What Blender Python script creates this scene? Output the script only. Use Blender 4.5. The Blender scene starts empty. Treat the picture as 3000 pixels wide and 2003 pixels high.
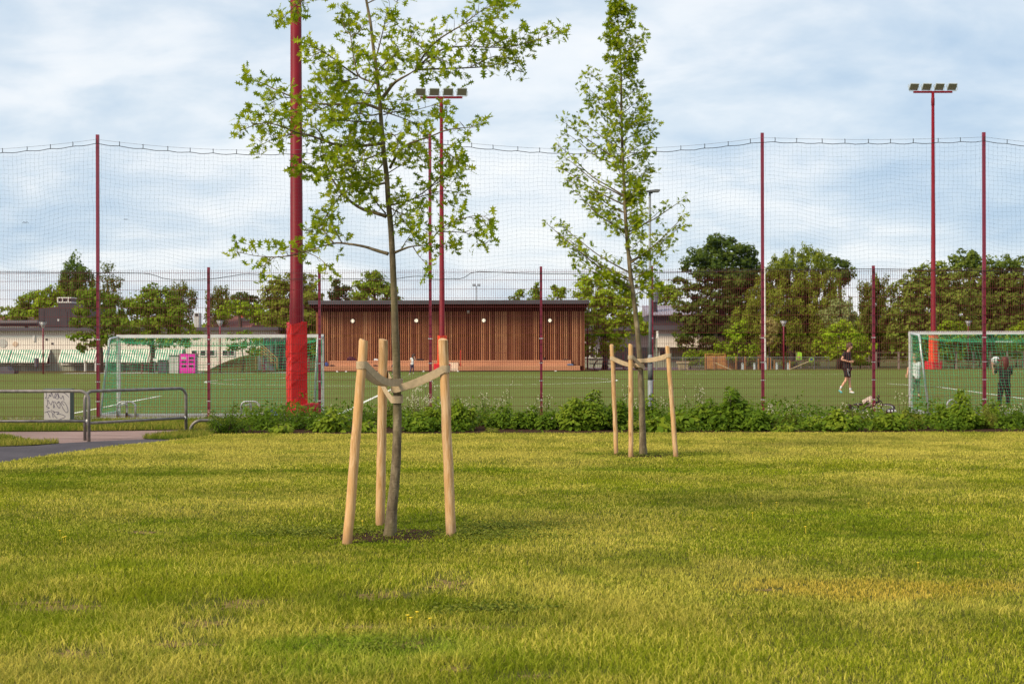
import bpy, math, random
import numpy as np
from mathutils import Vector, Matrix

random.seed(11)
R = math.radians
PI = math.pi
scene = bpy.context.scene
COL = scene.collection

# ------------------------------------------------------------------ camera
F, CX, HY, EYE = 4166.7, 1500.0, 1020.0, 1.6
ROLL = R(0.15)
cr, sr = math.cos(ROLL), math.sin(ROLL)


def uv(px, py):
    x, y = px - CX, py - HY
    return x * cr - y * sr, x * sr + y * cr


def P(px, py, d):
    u, v = uv(px, py)
    return Vector((u / F * d, d, EYE - v / F * d))


def D(px, py, d):                       # same, for coordinates read off the 2348 px wide view
    return P(px * 1.27768, py * 1.27768, d)


def G(px, py, z=0.0):                   # where the sight line meets the ground
    u, v = uv(px, py)
    d = F * (EYE - z) / v
    return Vector((u / F * d, d, z))


cam_data = bpy.data.cameras.new("camera")
cam = bpy.data.objects.new("camera", cam_data)
COL.objects.link(cam)
cam_data.lens = 50
cam_data.sensor_width = 36
cam_data.shift_y = (HY - 1001.5) / 3000
cam_data.clip_start = 0.1
cam_data.clip_end = 6000
cam.matrix_world = Matrix.Translation((0, 0, EYE)) @ Matrix.Rotation(R(90), 4, 'X') @ Matrix.Rotation(-ROLL, 4, 'Z')
cam_data.dof.use_dof = True
cam_data.dof.focus_distance = 16
cam_data.dof.aperture_fstop = 5.6
scene.camera = cam

# ------------------------------------------------------------------ light
SUN_EL, SUN_AZ = R(38), R(-128)         # azimuth clockwise from +Y: behind the camera, to its left
sd = Vector((math.sin(SUN_AZ) * math.cos(SUN_EL), math.cos(SUN_AZ) * math.cos(SUN_EL), math.sin(SUN_EL)))
sl = bpy.data.lights.new("sun", 'SUN')
sl.energy = 1.5
sl.angle = R(18)
sl.color = (1.0, 0.85, 0.62)
so = bpy.data.objects.new("sun", sl)
COL.objects.link(so)
so.location = (-30, -30, 40)
so.rotation_euler = sd.to_track_quat('Z', 'Y').to_euler()

scene.view_settings.view_transform = 'Standard'
scene.view_settings.look = 'None'
scene.view_settings.exposure = 1.6
scene.view_settings.gamma = 1


class NT:                                # tiny node helper
    def __init__(self, tree):
        self.t = tree
        tree.nodes.clear()

    def n(self, kind, **kw):
        nd = self.t.nodes.new(kind)
        ins = kw.pop('ins', {})
        for k, v in kw.items():
            setattr(nd, k, v)
        for k, v in ins.items():
            if hasattr(v, 'is_output') or hasattr(v, 'links'):
                self.t.links.new(v, nd.inputs[k])
            else:
                nd.inputs[k].default_value = v
        return nd

    def math(self, op, a, b=None, c=None, clamp=False):
        nd = self.t.nodes.new('ShaderNodeMath')
        nd.operation = op
        nd.use_clamp = clamp
        for i, v in enumerate((a, b, c)):
            if v is None:
                continue
            if isinstance(v, (int, float)):
                nd.inputs[i].default_value = v
            else:
                self.t.links.new(v, nd.inputs[i])
        return nd.outputs[0]

    def mix(self, fac, a, b, blend='MIX'):
        nd = self.t.nodes.new('ShaderNodeMix')
        nd.data_type = 'RGBA'
        nd.blend_type = blend
        for i, v in ((0, fac), (6, a), (7, b)):
            if isinstance(v, (int, float)):
                nd.inputs[i].default_value = v
            elif isinstance(v, tuple):
                nd.inputs[i].default_value = (v[0], v[1], v[2], 1)
            else:
                self.t.links.new(v, nd.inputs[i])
        return nd.outputs[2]

    def ramp(self, fac, stops):
        nd = self.t.nodes.new('ShaderNodeValToRGB')
        els = nd.color_ramp.elements
        while len(els) < len(stops):
            els.new(0.5)
        for e, (p, c) in zip(els, stops):
            e.position = p
            e.color = (c[0], c[1], c[2], 1) if isinstance(c, tuple) else (c, c, c, 1)
        self.t.links.new(fac, nd.inputs[0])
        return nd.outputs[0]

    def noise(self, vec, scale, detail=4, rough=0.55, dist=0.0):
        nd = self.n('ShaderNodeTexNoise', ins={'Scale': scale, 'Detail': detail, 'Roughness': rough, 'Distortion': dist})
        if vec is not None:
            self.t.links.new(vec, nd.inputs['Vector'])
        return nd.outputs['Fac']

    def link(self, a, b):
        self.t.links.new(a, b)


# world: clear-sky model behind broken stratus
world = bpy.data.worlds.new("World")
scene.world = world
world.use_nodes = True
w = NT(world.node_tree)
sky = w.n('ShaderNodeTexSky', sky_type='NISHITA', sun_disc=False, sun_elevation=SUN_EL, sun_rotation=SUN_AZ,
          altitude=100.0, air_density=1.0, dust_density=1.5, ozone_density=1.0)
tc = w.n('ShaderNodeTexCoord')
sep = w.n('ShaderNodeSeparateXYZ', ins={0: tc.outputs['Generated']})
zc = w.math('MAXIMUM', sep.outputs[2], 0.0)
den = w.math('ADD', zc, 0.28)
cu = w.math('DIVIDE', sep.outputs[0], den)
cv = w.math('DIVIDE', sep.outputs[1], den)
cmb = w.n('ShaderNodeCombineXYZ', ins={0: w.math('MULTIPLY', cu, 0.9), 1: cv, 2: 3.7})
big = w.noise(cmb.outputs[0], 1.5, 6, 0.52, 0.3)
cmb2 = w.n('ShaderNodeCombineXYZ', ins={0: w.math('MULTIPLY', cu, 1.3), 1: w.math('MULTIPLY', cv, 1.5), 2: 8.1})
fine = w.noise(cmb2.outputs[0], 3.0, 7, 0.54, 0.3)
cl = w.math('ADD', w.math('MULTIPLY', big, 0.60), w.math('MULTIPLY', fine, 0.40))
hor = w.math('MULTIPLY', w.math('SUBTRACT', 1.0, w.math('MULTIPLY', zc, 9.0), clamp=True), 0.13)
cl = w.math('ADD', cl, hor)
KS = 1.0
cloudc = w.ramp(cl, [(0.40, (3.3, 4.3, 5.45)), (0.465, (4.1, 4.95, 5.85)), (0.515, (4.9, 5.55, 6.2)), (0.57, (6.0, 6.35, 6.7)), (0.64, (6.8, 6.9, 6.95))])
nis = w.mix(1.0, sky.outputs[0], (1.0, 1.0, 1.0), 'MULTIPLY')
cloudy = w.mix(0.88, nis, cloudc)
bg = w.n('ShaderNodeBackground', ins={'Color': cloudy, 'Strength': 0.05})
wo = w.n('ShaderNodeOutputWorld', ins={'Surface': bg.outputs[0]})


# ------------------------------------------------------------------ materials
def material(name):
    m = bpy.data.materials.new(name)
    m.use_nodes = True
    return m, NT(m.node_tree)


def mat(name, col, rough=0.6, metal=0.0, var=0.0, vscale=6.0, bump=0.0, bscale=40.0, stretch=(1, 1, 1), spec=0.5, col2=None, detail=5):
    m, t = material(name)
    tc = t.n('ShaderNodeTexCoord')
    mp = t.n('ShaderNodeMapping', ins={0: tc.outputs['Object'], 3: stretch})
    base = None
    b = t.n('ShaderNodeBsdfPrincipled', ins={'Roughness': rough, 'Metallic': metal, 'Specular IOR Level': spec})
    if var > 0:
        nz = t.noise(mp.outputs[0], vscale, detail, 0.6)
        c2 = col2 or tuple(c * (1 - var) for c in col)
        c1 = col if col2 else tuple(min(1, c * (1 + var)) for c in col)
        t.link(t.ramp(nz, [(0.35, c2), (0.66, c1)]), b.inputs['Base Color'])
        rr = t.math('ADD', t.math('MULTIPLY', nz, 0.16), rough - 0.08)
        t.link(rr, b.inputs['Roughness'])
    else:
        b.inputs['Base Color'].default_value = (*col, 1)
    if bump > 0:
        bn = t.n('ShaderNodeBump', ins={'Strength': bump, 'Distance': 0.02, 'Height': t.noise(mp.outputs[0], bscale, 4, 0.6)})
        t.link(bn.outputs[0], b.inputs['Normal'])
    t.n('ShaderNodeOutputMaterial', ins={0: b.outputs[0]})
    return m


def leafmat(name, stops, trans=0.3, rough=0.6, spec=0.06):
    m, t = material(name)
    at = t.n('ShaderNodeAttribute', attribute_name='tint')
    c = t.ramp(at.outputs['Fac'], stops)
    b = t.n('ShaderNodeBsdfPrincipled', ins={'Base Color': c, 'Roughness': rough, 'Specular IOR Level': spec})
    tr = t.n('ShaderNodeBsdfTranslucent', ins={'Color': t.mix(1.0, c, (1.25, 1.15, 0.55), 'MULTIPLY')})
    mx = t.n('ShaderNodeMixShader', ins={0: trans, 1: b.outputs[0], 2: tr.outputs[0]})
    t.n('ShaderNodeOutputMaterial', ins={0: mx.outputs[0]})
    return m


def emit(name, col, s):
    m, t = material(name)
    e = t.n('ShaderNodeEmission', ins={'Color': (*col, 1), 'Strength': s})
    t.n('ShaderNodeOutputMaterial', ins={0: e.outputs[0]})
    return m


M = {}
M['maroon'] = mat('maroon_paint', (0.205, 0.014, 0.04), 0.45, var=0.12, vscale=3)
M['wire'] = mat('maroon_wire', (0.13, 0.014, 0.014), 0.5)
M['clip'] = mat('zinc_clip', (0.62, 0.58, 0.58), 0.4, metal=0.3)
M['redpole'] = mat('red_paint', (0.165, 0.0035, 0.012), 0.5, var=0.1, vscale=2, spec=0.2)
M['padred'] = mat('red_vinyl', (0.72, 0.012, 0.010), 0.45, var=0.1, vscale=5, bump=0.25, bscale=14)
M['padbase'] = mat('crimson_vinyl', (0.55, 0.012, 0.03), 0.5, var=0.15, vscale=6, bump=0.25, bscale=14)
M['padorange'] = mat('orange_vinyl', (0.72, 0.055, 0.02), 0.5, var=0.1, vscale=4, bump=0.2, bscale=8)
M['rope'] = mat('dark_rope', (0.012, 0.018, 0.018), 0.8)
M['cable'] = mat('steel_cable', (0.2, 0.2, 0.2), 0.5, metal=0.5)
M['ballnet'] = mat('dark_netting', (0.03, 0.06, 0.065), 0.8)
M['goalnet'] = mat('green_netting', (0.03, 0.42, 0.20), 0.7)
M['white_metal'] = mat('white_metal', (0.60, 0.59, 0.60), 0.35, var=0.08, vscale=8)
M['alu'] = mat('aluminium', (0.52, 0.55, 0.56), 0.4, metal=0.35, var=0.1, vscale=10)
M['galv'] = mat('galvanised_steel', (0.20, 0.217, 0.235), 0.55, metal=0.05, var=0.18, vscale=9)
M['galv_dark'] = mat('tarred_steel', (0.10, 0.105, 0.11), 0.7, var=0.35, vscale=12)
M['pipe'] = mat('weathered_pipe', (0.19, 0.17, 0.155), 0.5, metal=0.25, var=0.3, vscale=7, bump=0.15, bscale=60)
M['weld'] = mat('weld_white', (0.6, 0.58, 0.55), 0.7)
M['black'] = mat('black_plastic', (0.012, 0.012, 0.013), 0.45)
M['rubber'] = mat('rubber', (0.016, 0.016, 0.017), 0.8)
M['cabinet'] = mat('cabinet_face', (0.42, 0.385, 0.37), 0.5, var=0.07, vscale=5)
M['cabside'] = mat('cabinet_side', (0.085, 0.11, 0.10), 0.55, var=0.12, vscale=5)
M['spray'] = mat('spray_paint', (0.055, 0.045, 0.09), 0.7)
M['concrete'] = mat('concrete', (0.38, 0.36, 0.35), 0.85, var=0.2, vscale=5, bump=0.3, bscale=60)
M['stake'] = None
M['webbing'] = mat('webbing', (0.50, 0.375, 0.235), 0.9, var=0.12, vscale=25, bump=0.5, bscale=260)
M['soil'] = mat('soil', (0.05, 0.028, 0.018), 0.95, spec=0.03, var=0.45, vscale=14, bump=0.8, bscale=45)
M['bark'] = None
M['darkbark'] = mat('dark_bark', (0.06, 0.045, 0.032), 0.9, var=0.35, vscale=9, bump=0.5, bscale=30)
M['twig'] = mat('twig_bark', (0.075, 0.05, 0.038), 0.8, var=0.2, vscale=12)
M['white_wall'] = mat('cream_wall', (0.80, 0.72, 0.64), 0.8, var=0.05, vscale=1.2)
M['shade_wall'] = mat('shaded_cream_wall', (0.52, 0.45, 0.43), 0.8, var=0.06, vscale=1.2)  # cream wall with the shade of the recess put into its colour
M['sage_wall'] = None
M['fascia'] = mat('dark_fascia', (0.075, 0.07, 0.085), 0.5, var=0.1, vscale=1)
M['dark_metal'] = mat('dark_sheet_metal', (0.045, 0.036, 0.042), 0.5, var=0.12, vscale=1)
M['lightroof'] = mat('grey_ribbed_sheet', (0.26, 0.23, 0.28), 0.5, var=0.1, vscale=3)
M['glass'] = mat('window_glass', (0.03, 0.033, 0.036), 0.08, spec=0.6)
M['frame_white'] = mat('white_frame', (0.78, 0.74, 0.70), 0.5)
M['awn_white'] = mat('awning_white', (0.80, 0.76, 0.66), 0.8)
M['awn_green'] = mat('awning_green', (0.03, 0.26, 0.16), 0.8)
M['redtile'] = None
M['pink'] = mat('magenta_paint', (0.78, 0.015, 0.42), 0.45, var=0.05, vscale=2)
M['pinkdark'] = mat('grey_box_side', (0.28, 0.24, 0.27), 0.5)
M['greybox'] = mat('pale_grey_box', (0.50, 0.49, 0.46), 0.6, var=0.08, vscale=2)
M['slate'] = mat('slate_box', (0.085, 0.085, 0.10), 0.5, var=0.1, vscale=2)
M['greenshed'] = mat('dark_green_boards', (0.025, 0.045, 0.03), 0.7, var=0.2, vscale=3)
M['yellowrail'] = mat('ochre_rail', (0.45, 0.30, 0.10), 0.6)
M['orangewood'] = mat('fresh_wood', (0.46, 0.20, 0.06), 0.75, var=0.2, vscale=4, stretch=(6, 6, 0.6))
M['greywood'] = mat('grey_wood', (0.22, 0.17, 0.14), 0.85, var=0.2, vscale=4, stretch=(4, 4, 1))
M['planter'] = mat('planter_wood', (0.42, 0.33, 0.20), 0.8, var=0.15, vscale=5)
M['lime'] = mat('lime_plastic', (0.32, 0.62, 0.04), 0.5)
M['blue'] = mat('blue_cloth', (0.03, 0.06, 0.22), 0.8, var=0.25, vscale=12)
M['denimpale'] = mat('pale_blue_plastic', (0.10, 0.16, 0.28), 0.5, var=0.4, vscale=10)
M['skin'] = mat('skin', (0.62, 0.33, 0.22), 0.55, spec=0.3)
M['hair_brown'] = mat('hair_brown', (0.085, 0.04, 0.02), 0.6, var=0.35, vscale=30)
M['hair_dark'] = mat('hair_dark', (0.022, 0.011, 0.008), 0.6, var=0.3, vscale=30)
M['hair_red'] = mat('hair_auburn', (0.10, 0.022, 0.012), 0.6, var=0.35, vscale=30)
M['hair_blond'] = mat('hair_blond', (0.28, 0.18, 0.09), 0.6, var=0.25, vscale=30)
M['cloth_black'] = mat('black_cloth', (0.011, 0.010, 0.012), 0.9, var=0.2, vscale=8)
M['cloth_white'] = mat('white_cloth', (0.70, 0.70, 0.72), 0.9, var=0.06, vscale=8)
M['cloth_cream'] = mat('cream_cloth', (0.66, 0.50, 0.38), 0.9, var=0.1, vscale=8)
M['cloth_navy'] = mat('navy_denim', (0.02, 0.03, 0.075), 0.9, var=0.2, vscale=8)
M['cloth_olive'] = mat('olive_cloth', (0.10, 0.10, 0.075), 0.9, var=0.2, vscale=8)
M['cloth_wine'] = mat('wine_cloth', (0.05, 0.008, 0.025), 0.9, var=0.3, vscale=8)
M['cyan'] = mat('cyan_shoe', (0.10, 0.45, 0.50), 0.5)
M['yellowflower'] = mat('yellow_petal', (0.75, 0.55, 0.02), 0.7)
M['whiteflower'] = mat('white_petal', (0.72, 0.66, 0.50), 0.8)
M['dirt'] = mat('dry_dirt', (0.20, 0.14, 0.06), 0.95, spec=0.03, var=0.3, vscale=16, bump=0.8, bscale=60)
M['pitch_white'] = mat('pitch_white', (0.72, 0.74, 0.66), 0.85, var=0.1, vscale=3)
M['pitch_yellow'] = mat('pitch_yellow', (0.42, 0.42, 0.12), 0.85, var=0.1, vscale=3)
M['globe'] = emit('lit_globe', (1.0, 0.86, 0.62), 0.42)
M['lampglass'] = mat('lamp_glass', (0.30, 0.30, 0.32), 0.25)
M['floodglass'] = mat('flood_glass', (0.24, 0.20, 0.165), 0.4, var=0.1, vscale=3)
M['water'] = mat('puddle_water', (0.05, 0.05, 0.05), 0.03, spec=0.8)

# peeled wood with long grain and knots
m, t = material('peeled_wood')
tc = t.n('ShaderNodeTexCoord')
oi = t.n('ShaderNodeObjectInfo')
off = t.n('ShaderNodeVectorMath', operation='ADD', ins={0: tc.outputs['Object'], 1: oi.outputs['Location']})
mp = t.n('ShaderNodeMapping', ins={0: off.outputs[0], 3: (34, 34, 2.4)})
g1 = t.noise(mp.outputs[0], 1.6, 6, 0.6, 1.2)
mp2 = t.n('ShaderNodeMapping', ins={0: off.outputs[0], 3: (5, 5, 2.2)})
g2 = t.noise(mp2.outputs[0], 1.3, 3, 0.5)
vo = t.n('ShaderNodeTexVoronoi', ins={'Vector': mp2.outputs[0], 'Scale': 1.1})
knot = t.ramp(vo.outputs['Distance'], [(0.05, 1.0), (0.12, 0.0)])
c = t.ramp(g1, [(0.34, (0.34, 0.18, 0.07)), (0.5, (0.55, 0.35, 0.185)), (0.66, (0.68, 0.49, 0.31))])
c = t.mix(t.math('ADD', t.ramp(g2, [(0.4, 0.0), (0.66, 0.65)]), t.math('MULTIPLY', t.math('SUBTRACT', oi.outputs['Random'], .35, clamp=True), .6), clamp=True), c, (0.58, 0.32, 0.12))
c = t.mix(t.math('MULTIPLY', knot, 0.7), c, (0.20, 0.09, 0.04))
c = t.mix(t.ramp(t.math('SUBTRACT', tc.outputs['Object'] if False else t.n('ShaderNodeSeparateXYZ', ins={0: tc.outputs['Object']}).outputs[2], 0.0), [(0.0, 0.55), (0.16, 0.0)]), c, (0.16, 0.085, 0.05))
b = t.n('ShaderNodeBsdfPrincipled', ins={'Base Color': c, 'Roughness': 0.75, 'Specular IOR Level': 0.25})
bn = t.n('ShaderNodeBump', ins={'Strength': 0.25, 'Distance': 0.01, 'Height': g1})
t.link(bn.outputs[0], b.inputs['Normal'])
t.n('ShaderNodeOutputMaterial', ins={0: b.outputs[0]})
M['stake'] = m

# young oak bark: grey olive, mossy blotches, fine cross ridges
m, t = material('young_bark')
tc = t.n('ShaderNodeTexCoord')
mp = t.n('ShaderNodeMapping', ins={0: tc.outputs['Object'], 3: (14, 14, 5)})
n1 = t.noise(mp.outputs[0], 1.2, 6, 0.65)
mp2 = t.n('ShaderNodeMapping', ins={0: tc.outputs['Object'], 3: (16, 16, 60)})
n2 = t.noise(mp2.outputs[0], 1.0, 3, 0.6)
mp3 = t.n('ShaderNodeMapping', ins={0: tc.outputs['Object'], 3: (5, 5, 2.2)})
n3 = t.noise(mp3.outputs[0], 1.0, 3, 0.6)
c = t.ramp(n1, [(0.3, (0.07, 0.05, 0.032)), (0.5, (0.16, 0.122, 0.078)), (0.7, (0.31, 0.25, 0.165))])
c = t.mix(t.ramp(n3, [(0.46, 0.0), (0.62, 0.7)]), c, (0.12, 0.105, 0.045))
b = t.n('ShaderNodeBsdfPrincipled', ins={'Base Color': c, 'Roughness': 0.85, 'Specular IOR Level': 0.2})
bn = t.n('ShaderNodeBump', ins={'Strength': 0.6, 'Distance': 0.01, 'Height': t.math('ADD', n1, n2)})
t.link(bn.outputs[0], b.inputs['Normal'])
t.n('ShaderNodeOutputMaterial', ins={0: b.outputs[0]})
M['bark'] = m

# sage vertical boarding and red tiled roof
m, t = material('sage_boarding')
tc = t.n('ShaderNodeTexCoord')
wv = t.n('ShaderNodeTexWave', wave_type='BANDS', bands_direction='X', ins={'Vector': tc.outputs['Object'], 'Scale': 1.6, 'Distortion': 0.0})
c = t.ramp(wv.outputs['Fac'], [(0.0, (0.16, 0.18, 0.14)), (0.3, (0.34, 0.35, 0.28))])
b = t.n('ShaderNodeBsdfPrincipled', ins={'Base Color': c, 'Roughness': 0.8})
t.n('ShaderNodeOutputMaterial', ins={0: b.outputs[0]})
M['sage_wall'] = m
m, t = material('red_roof_tiles')
tc = t.n('ShaderNodeTexCoord')
wv = t.n('ShaderNodeTexWave', wave_type='BANDS', bands_direction='Z', ins={'Vector': tc.outputs['Object'], 'Scale': 1.3, 'Distortion': 0.6})
nz = t.noise(tc.outputs['Object'], 3, 4)
c = t.mix(nz, t.ramp(wv.outputs['Fac'], [(0.0, (0.09, 0.03, 0.025)), (0.5, (0.19, 0.07, 0.05))]), (0.16, 0.06, 0.045))
b = t.n('ShaderNodeBsdfPrincipled', ins={'Base Color': c, 'Roughness': 0.85})
t.n('ShaderNodeOutputMaterial', ins={0: b.outputs[0]})
M['redtile'] = m

# timber battens, tint per batten
def woodtint(name, stops, stretch=(3, 3, 0.5), sc=2.0, weather=0.3):
    m, t = material(name)
    at = t.n('ShaderNodeAttribute', attribute_name='tint')
    tc = t.n('ShaderNodeTexCoord')
    mp = t.n('ShaderNodeMapping', ins={0: tc.outputs['Object'], 3: stretch})
    nz = t.noise(mp.outputs[0], sc, 5, 0.6)
    f = t.math('ADD', t.math('MULTIPLY', at.outputs['Fac'], 1 - weather), t.math('MULTIPLY', nz, weather))
    c = t.ramp(f, stops)
    b = t.n('ShaderNodeBsdfPrincipled', ins={'Base Color': c, 'Roughness': 0.75, 'Specular IOR Level': 0.3})
    t.n('ShaderNodeOutputMaterial', ins={0: b.outputs[0]})
    return m
M['batten'] = woodtint('larch_battens', [(0.0, (0.05, 0.015, 0.007)), (0.28, (0.16, 0.05, 0.022)), (0.55, (0.34, 0.13, 0.058)), (1.0, (0.60, 0.32, 0.175))])
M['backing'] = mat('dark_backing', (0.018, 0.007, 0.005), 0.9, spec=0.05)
M['deck'] = woodtint('larch_deck', [(0.0, (0.36, 0.15, 0.075)), (0.5, (0.52, 0.24, 0.13)), (1.0, (0.66, 0.36, 0.22))], stretch=(0.4, 3, 3), weather=0.4)

# asphalt and artificial turf
def ground_mat(name, stops, sc=1.2, fine=60, finew=0.35, rough=0.95, bump=0.4, yst=1.0):
    m, t = material(name)
    g = t.n('ShaderNodeNewGeometry')
    mp = t.n('ShaderNodeMapping', ins={0: g.outputs['Position'], 3: (1, yst, 1)})
    a = t.noise(mp.outputs[0], sc, 5, 0.6)
    f = t.noise(g.outputs['Position'], fine, 3, 0.7)
    v = t.math('ADD', t.math('MULTIPLY', a, 1 - finew), t.math('MULTIPLY', f, finew))
    c = t.ramp(v, stops)
    b = t.n('ShaderNodeBsdfPrincipled', ins={'Base Color': c, 'Roughness': rough, 'Specular IOR Level': 0.03})
    bn = t.n('ShaderNodeBump', ins={'Strength': bump, 'Distance': 0.01, 'Height': f})
    t.link(bn.outputs[0], b.inputs['Normal'])
    t.n('ShaderNodeOutputMaterial', ins={0: b.outputs[0]})
    return m
M['asphalt'] = ground_mat('asphalt', [(0.3, (0.05, 0.047, 0.056)), (0.7, (0.115, 0.105, 0.12))], 0.9, 90)
M['redpath'] = ground_mat('reddish_asphalt', [(0.3, (0.16, 0.115, 0.105)), (0.52, (0.27, 0.19, 0.175)), (0.75, (0.36, 0.265, 0.24))], 0.8, 70, yst=2.5)
M['yard'] = ground_mat('yard_asphalt', [(0.3, (0.12, 0.085, 0.09)), (0.7, (0.22, 0.165, 0.17))], 0.3, 8)
M['turf'] = ground_mat('artificial_turf', [(0.3, (0.078, 0.108, 0.022)), (0.5, (0.112, 0.145, 0.034)), (0.7, (0.155, 0.185, 0.055))], 0.22, 22, 0.34, yst=3.5)
M['ground'] = ground_mat('rough_ground', [(0.3, (0.05, 0.06, 0.018)), (0.5, (0.085, 0.085, 0.03)), (0.7, (0.12, 0.09, 0.05))], 0.2, 6)
M['lawnbase'] = ground_mat('lawn_base', [(0.3, (0.05, 0.055, 0.014)), (0.55, (0.09, 0.09, 0.024)), (0.72, (0.13, 0.10, 0.045))], 1.6, 55, 0.5)
M['bankgrass'] = ground_mat('bank_grass', [(0.3, (0.055, 0.06, 0.015)), (0.6, (0.10, 0.095, 0.03)), (0.75, (0.14, 0.11, 0.05))], 0.5, 6)

# grass blades carry their own colour
m, t = material('grass_blades')
at = t.n('ShaderNodeAttribute', attribute_name='col')
b = t.n('ShaderNodeBsdfPrincipled', ins={'Base Color': at.outputs['Color'], 'Roughness': 0.7, 'Specular IOR Level': 0.02})
tr = t.n('ShaderNodeBsdfTranslucent', ins={'Color': at.outputs['Color']})
mx = t.n('ShaderNodeMixShader', ins={0: 0.35, 1: b.outputs[0], 2: tr.outputs[0]})
t.n('ShaderNodeOutputMaterial', ins={0: mx.outputs[0]})
M['grass'] = m

M['oakleaf'] = leafmat('oak_leaves', [(0.0, (0.10, 0.175, 0.006)), (0.4, (0.225, 0.31, 0.012)), (0.8, (0.37, 0.43, 0.026)), (1.0, (0.47, 0.49, 0.05))], 0.5)
M['bedleaf'] = leafmat('bed_leaves', [(0.0, (0.04, 0.085, 0.007)), (0.5, (0.115, 0.19, 0.014)), (1.0, (0.26, 0.32, 0.03))], 0.36)
M['bedolive'] = leafmat('olive_leaves', [(0.0, (0.05, 0.075, 0.008)), (0.5, (0.13, 0.165, 0.016)), (1.0, (0.26, 0.275, 0.045))], 0.36)
def TL(name, a, b_, c_, tr=0.36):
    g = lambda c: (c[0] * 1.98, c[1] * 2.2, c[2] * 1.3)
    M[name] = leafmat(name + '_leaves', [(0.0, g(a)), (0.5, g(b_)), (1.0, g(c_))], tr)
TL('maple', (0.045, 0.075, 0.010), (0.085, 0.12, 0.015), (0.16, 0.18, 0.03))
TL('lime_tree', (0.07, 0.105, 0.008), (0.135, 0.17, 0.014), (0.22, 0.22, 0.03), 0.3)
TL('darkoak', (0.022, 0.034, 0.010), (0.046, 0.062, 0.017), (0.085, 0.095, 0.032))
TL('willow', (0.06, 0.075, 0.012), (0.105, 0.115, 0.022), (0.17, 0.165, 0.045))
TL('browngreen', (0.045, 0.052, 0.014), (0.08, 0.088, 0.022), (0.13, 0.13, 0.04))
TL('deep', (0.018, 0.03, 0.010), (0.036, 0.05, 0.015), (0.07, 0.08, 0.028))
TL('birch', (0.035, 0.058, 0.014), (0.065, 0.088, 0.024), (0.12, 0.135, 0.05))
TL('greyleaf', (0.08, 0.09, 0.055), (0.15, 0.155, 0.10), (0.24, 0.235, 0.17))
TL('straw', (0.14, 0.11, 0.06), (0.20, 0.155, 0.10), (0.26, 0.205, 0.15))
TL('roundtree', (0.045, 0.06, 0.014), (0.085, 0.10, 0.026), (0.15, 0.155, 0.05))

# ------------------------------------------------------------------ mesh building
def world_loc(o):
    p = Vector((0, 0, 0))
    while o is not None:
        p = p + o.location
        o = o.parent
    return p


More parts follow.
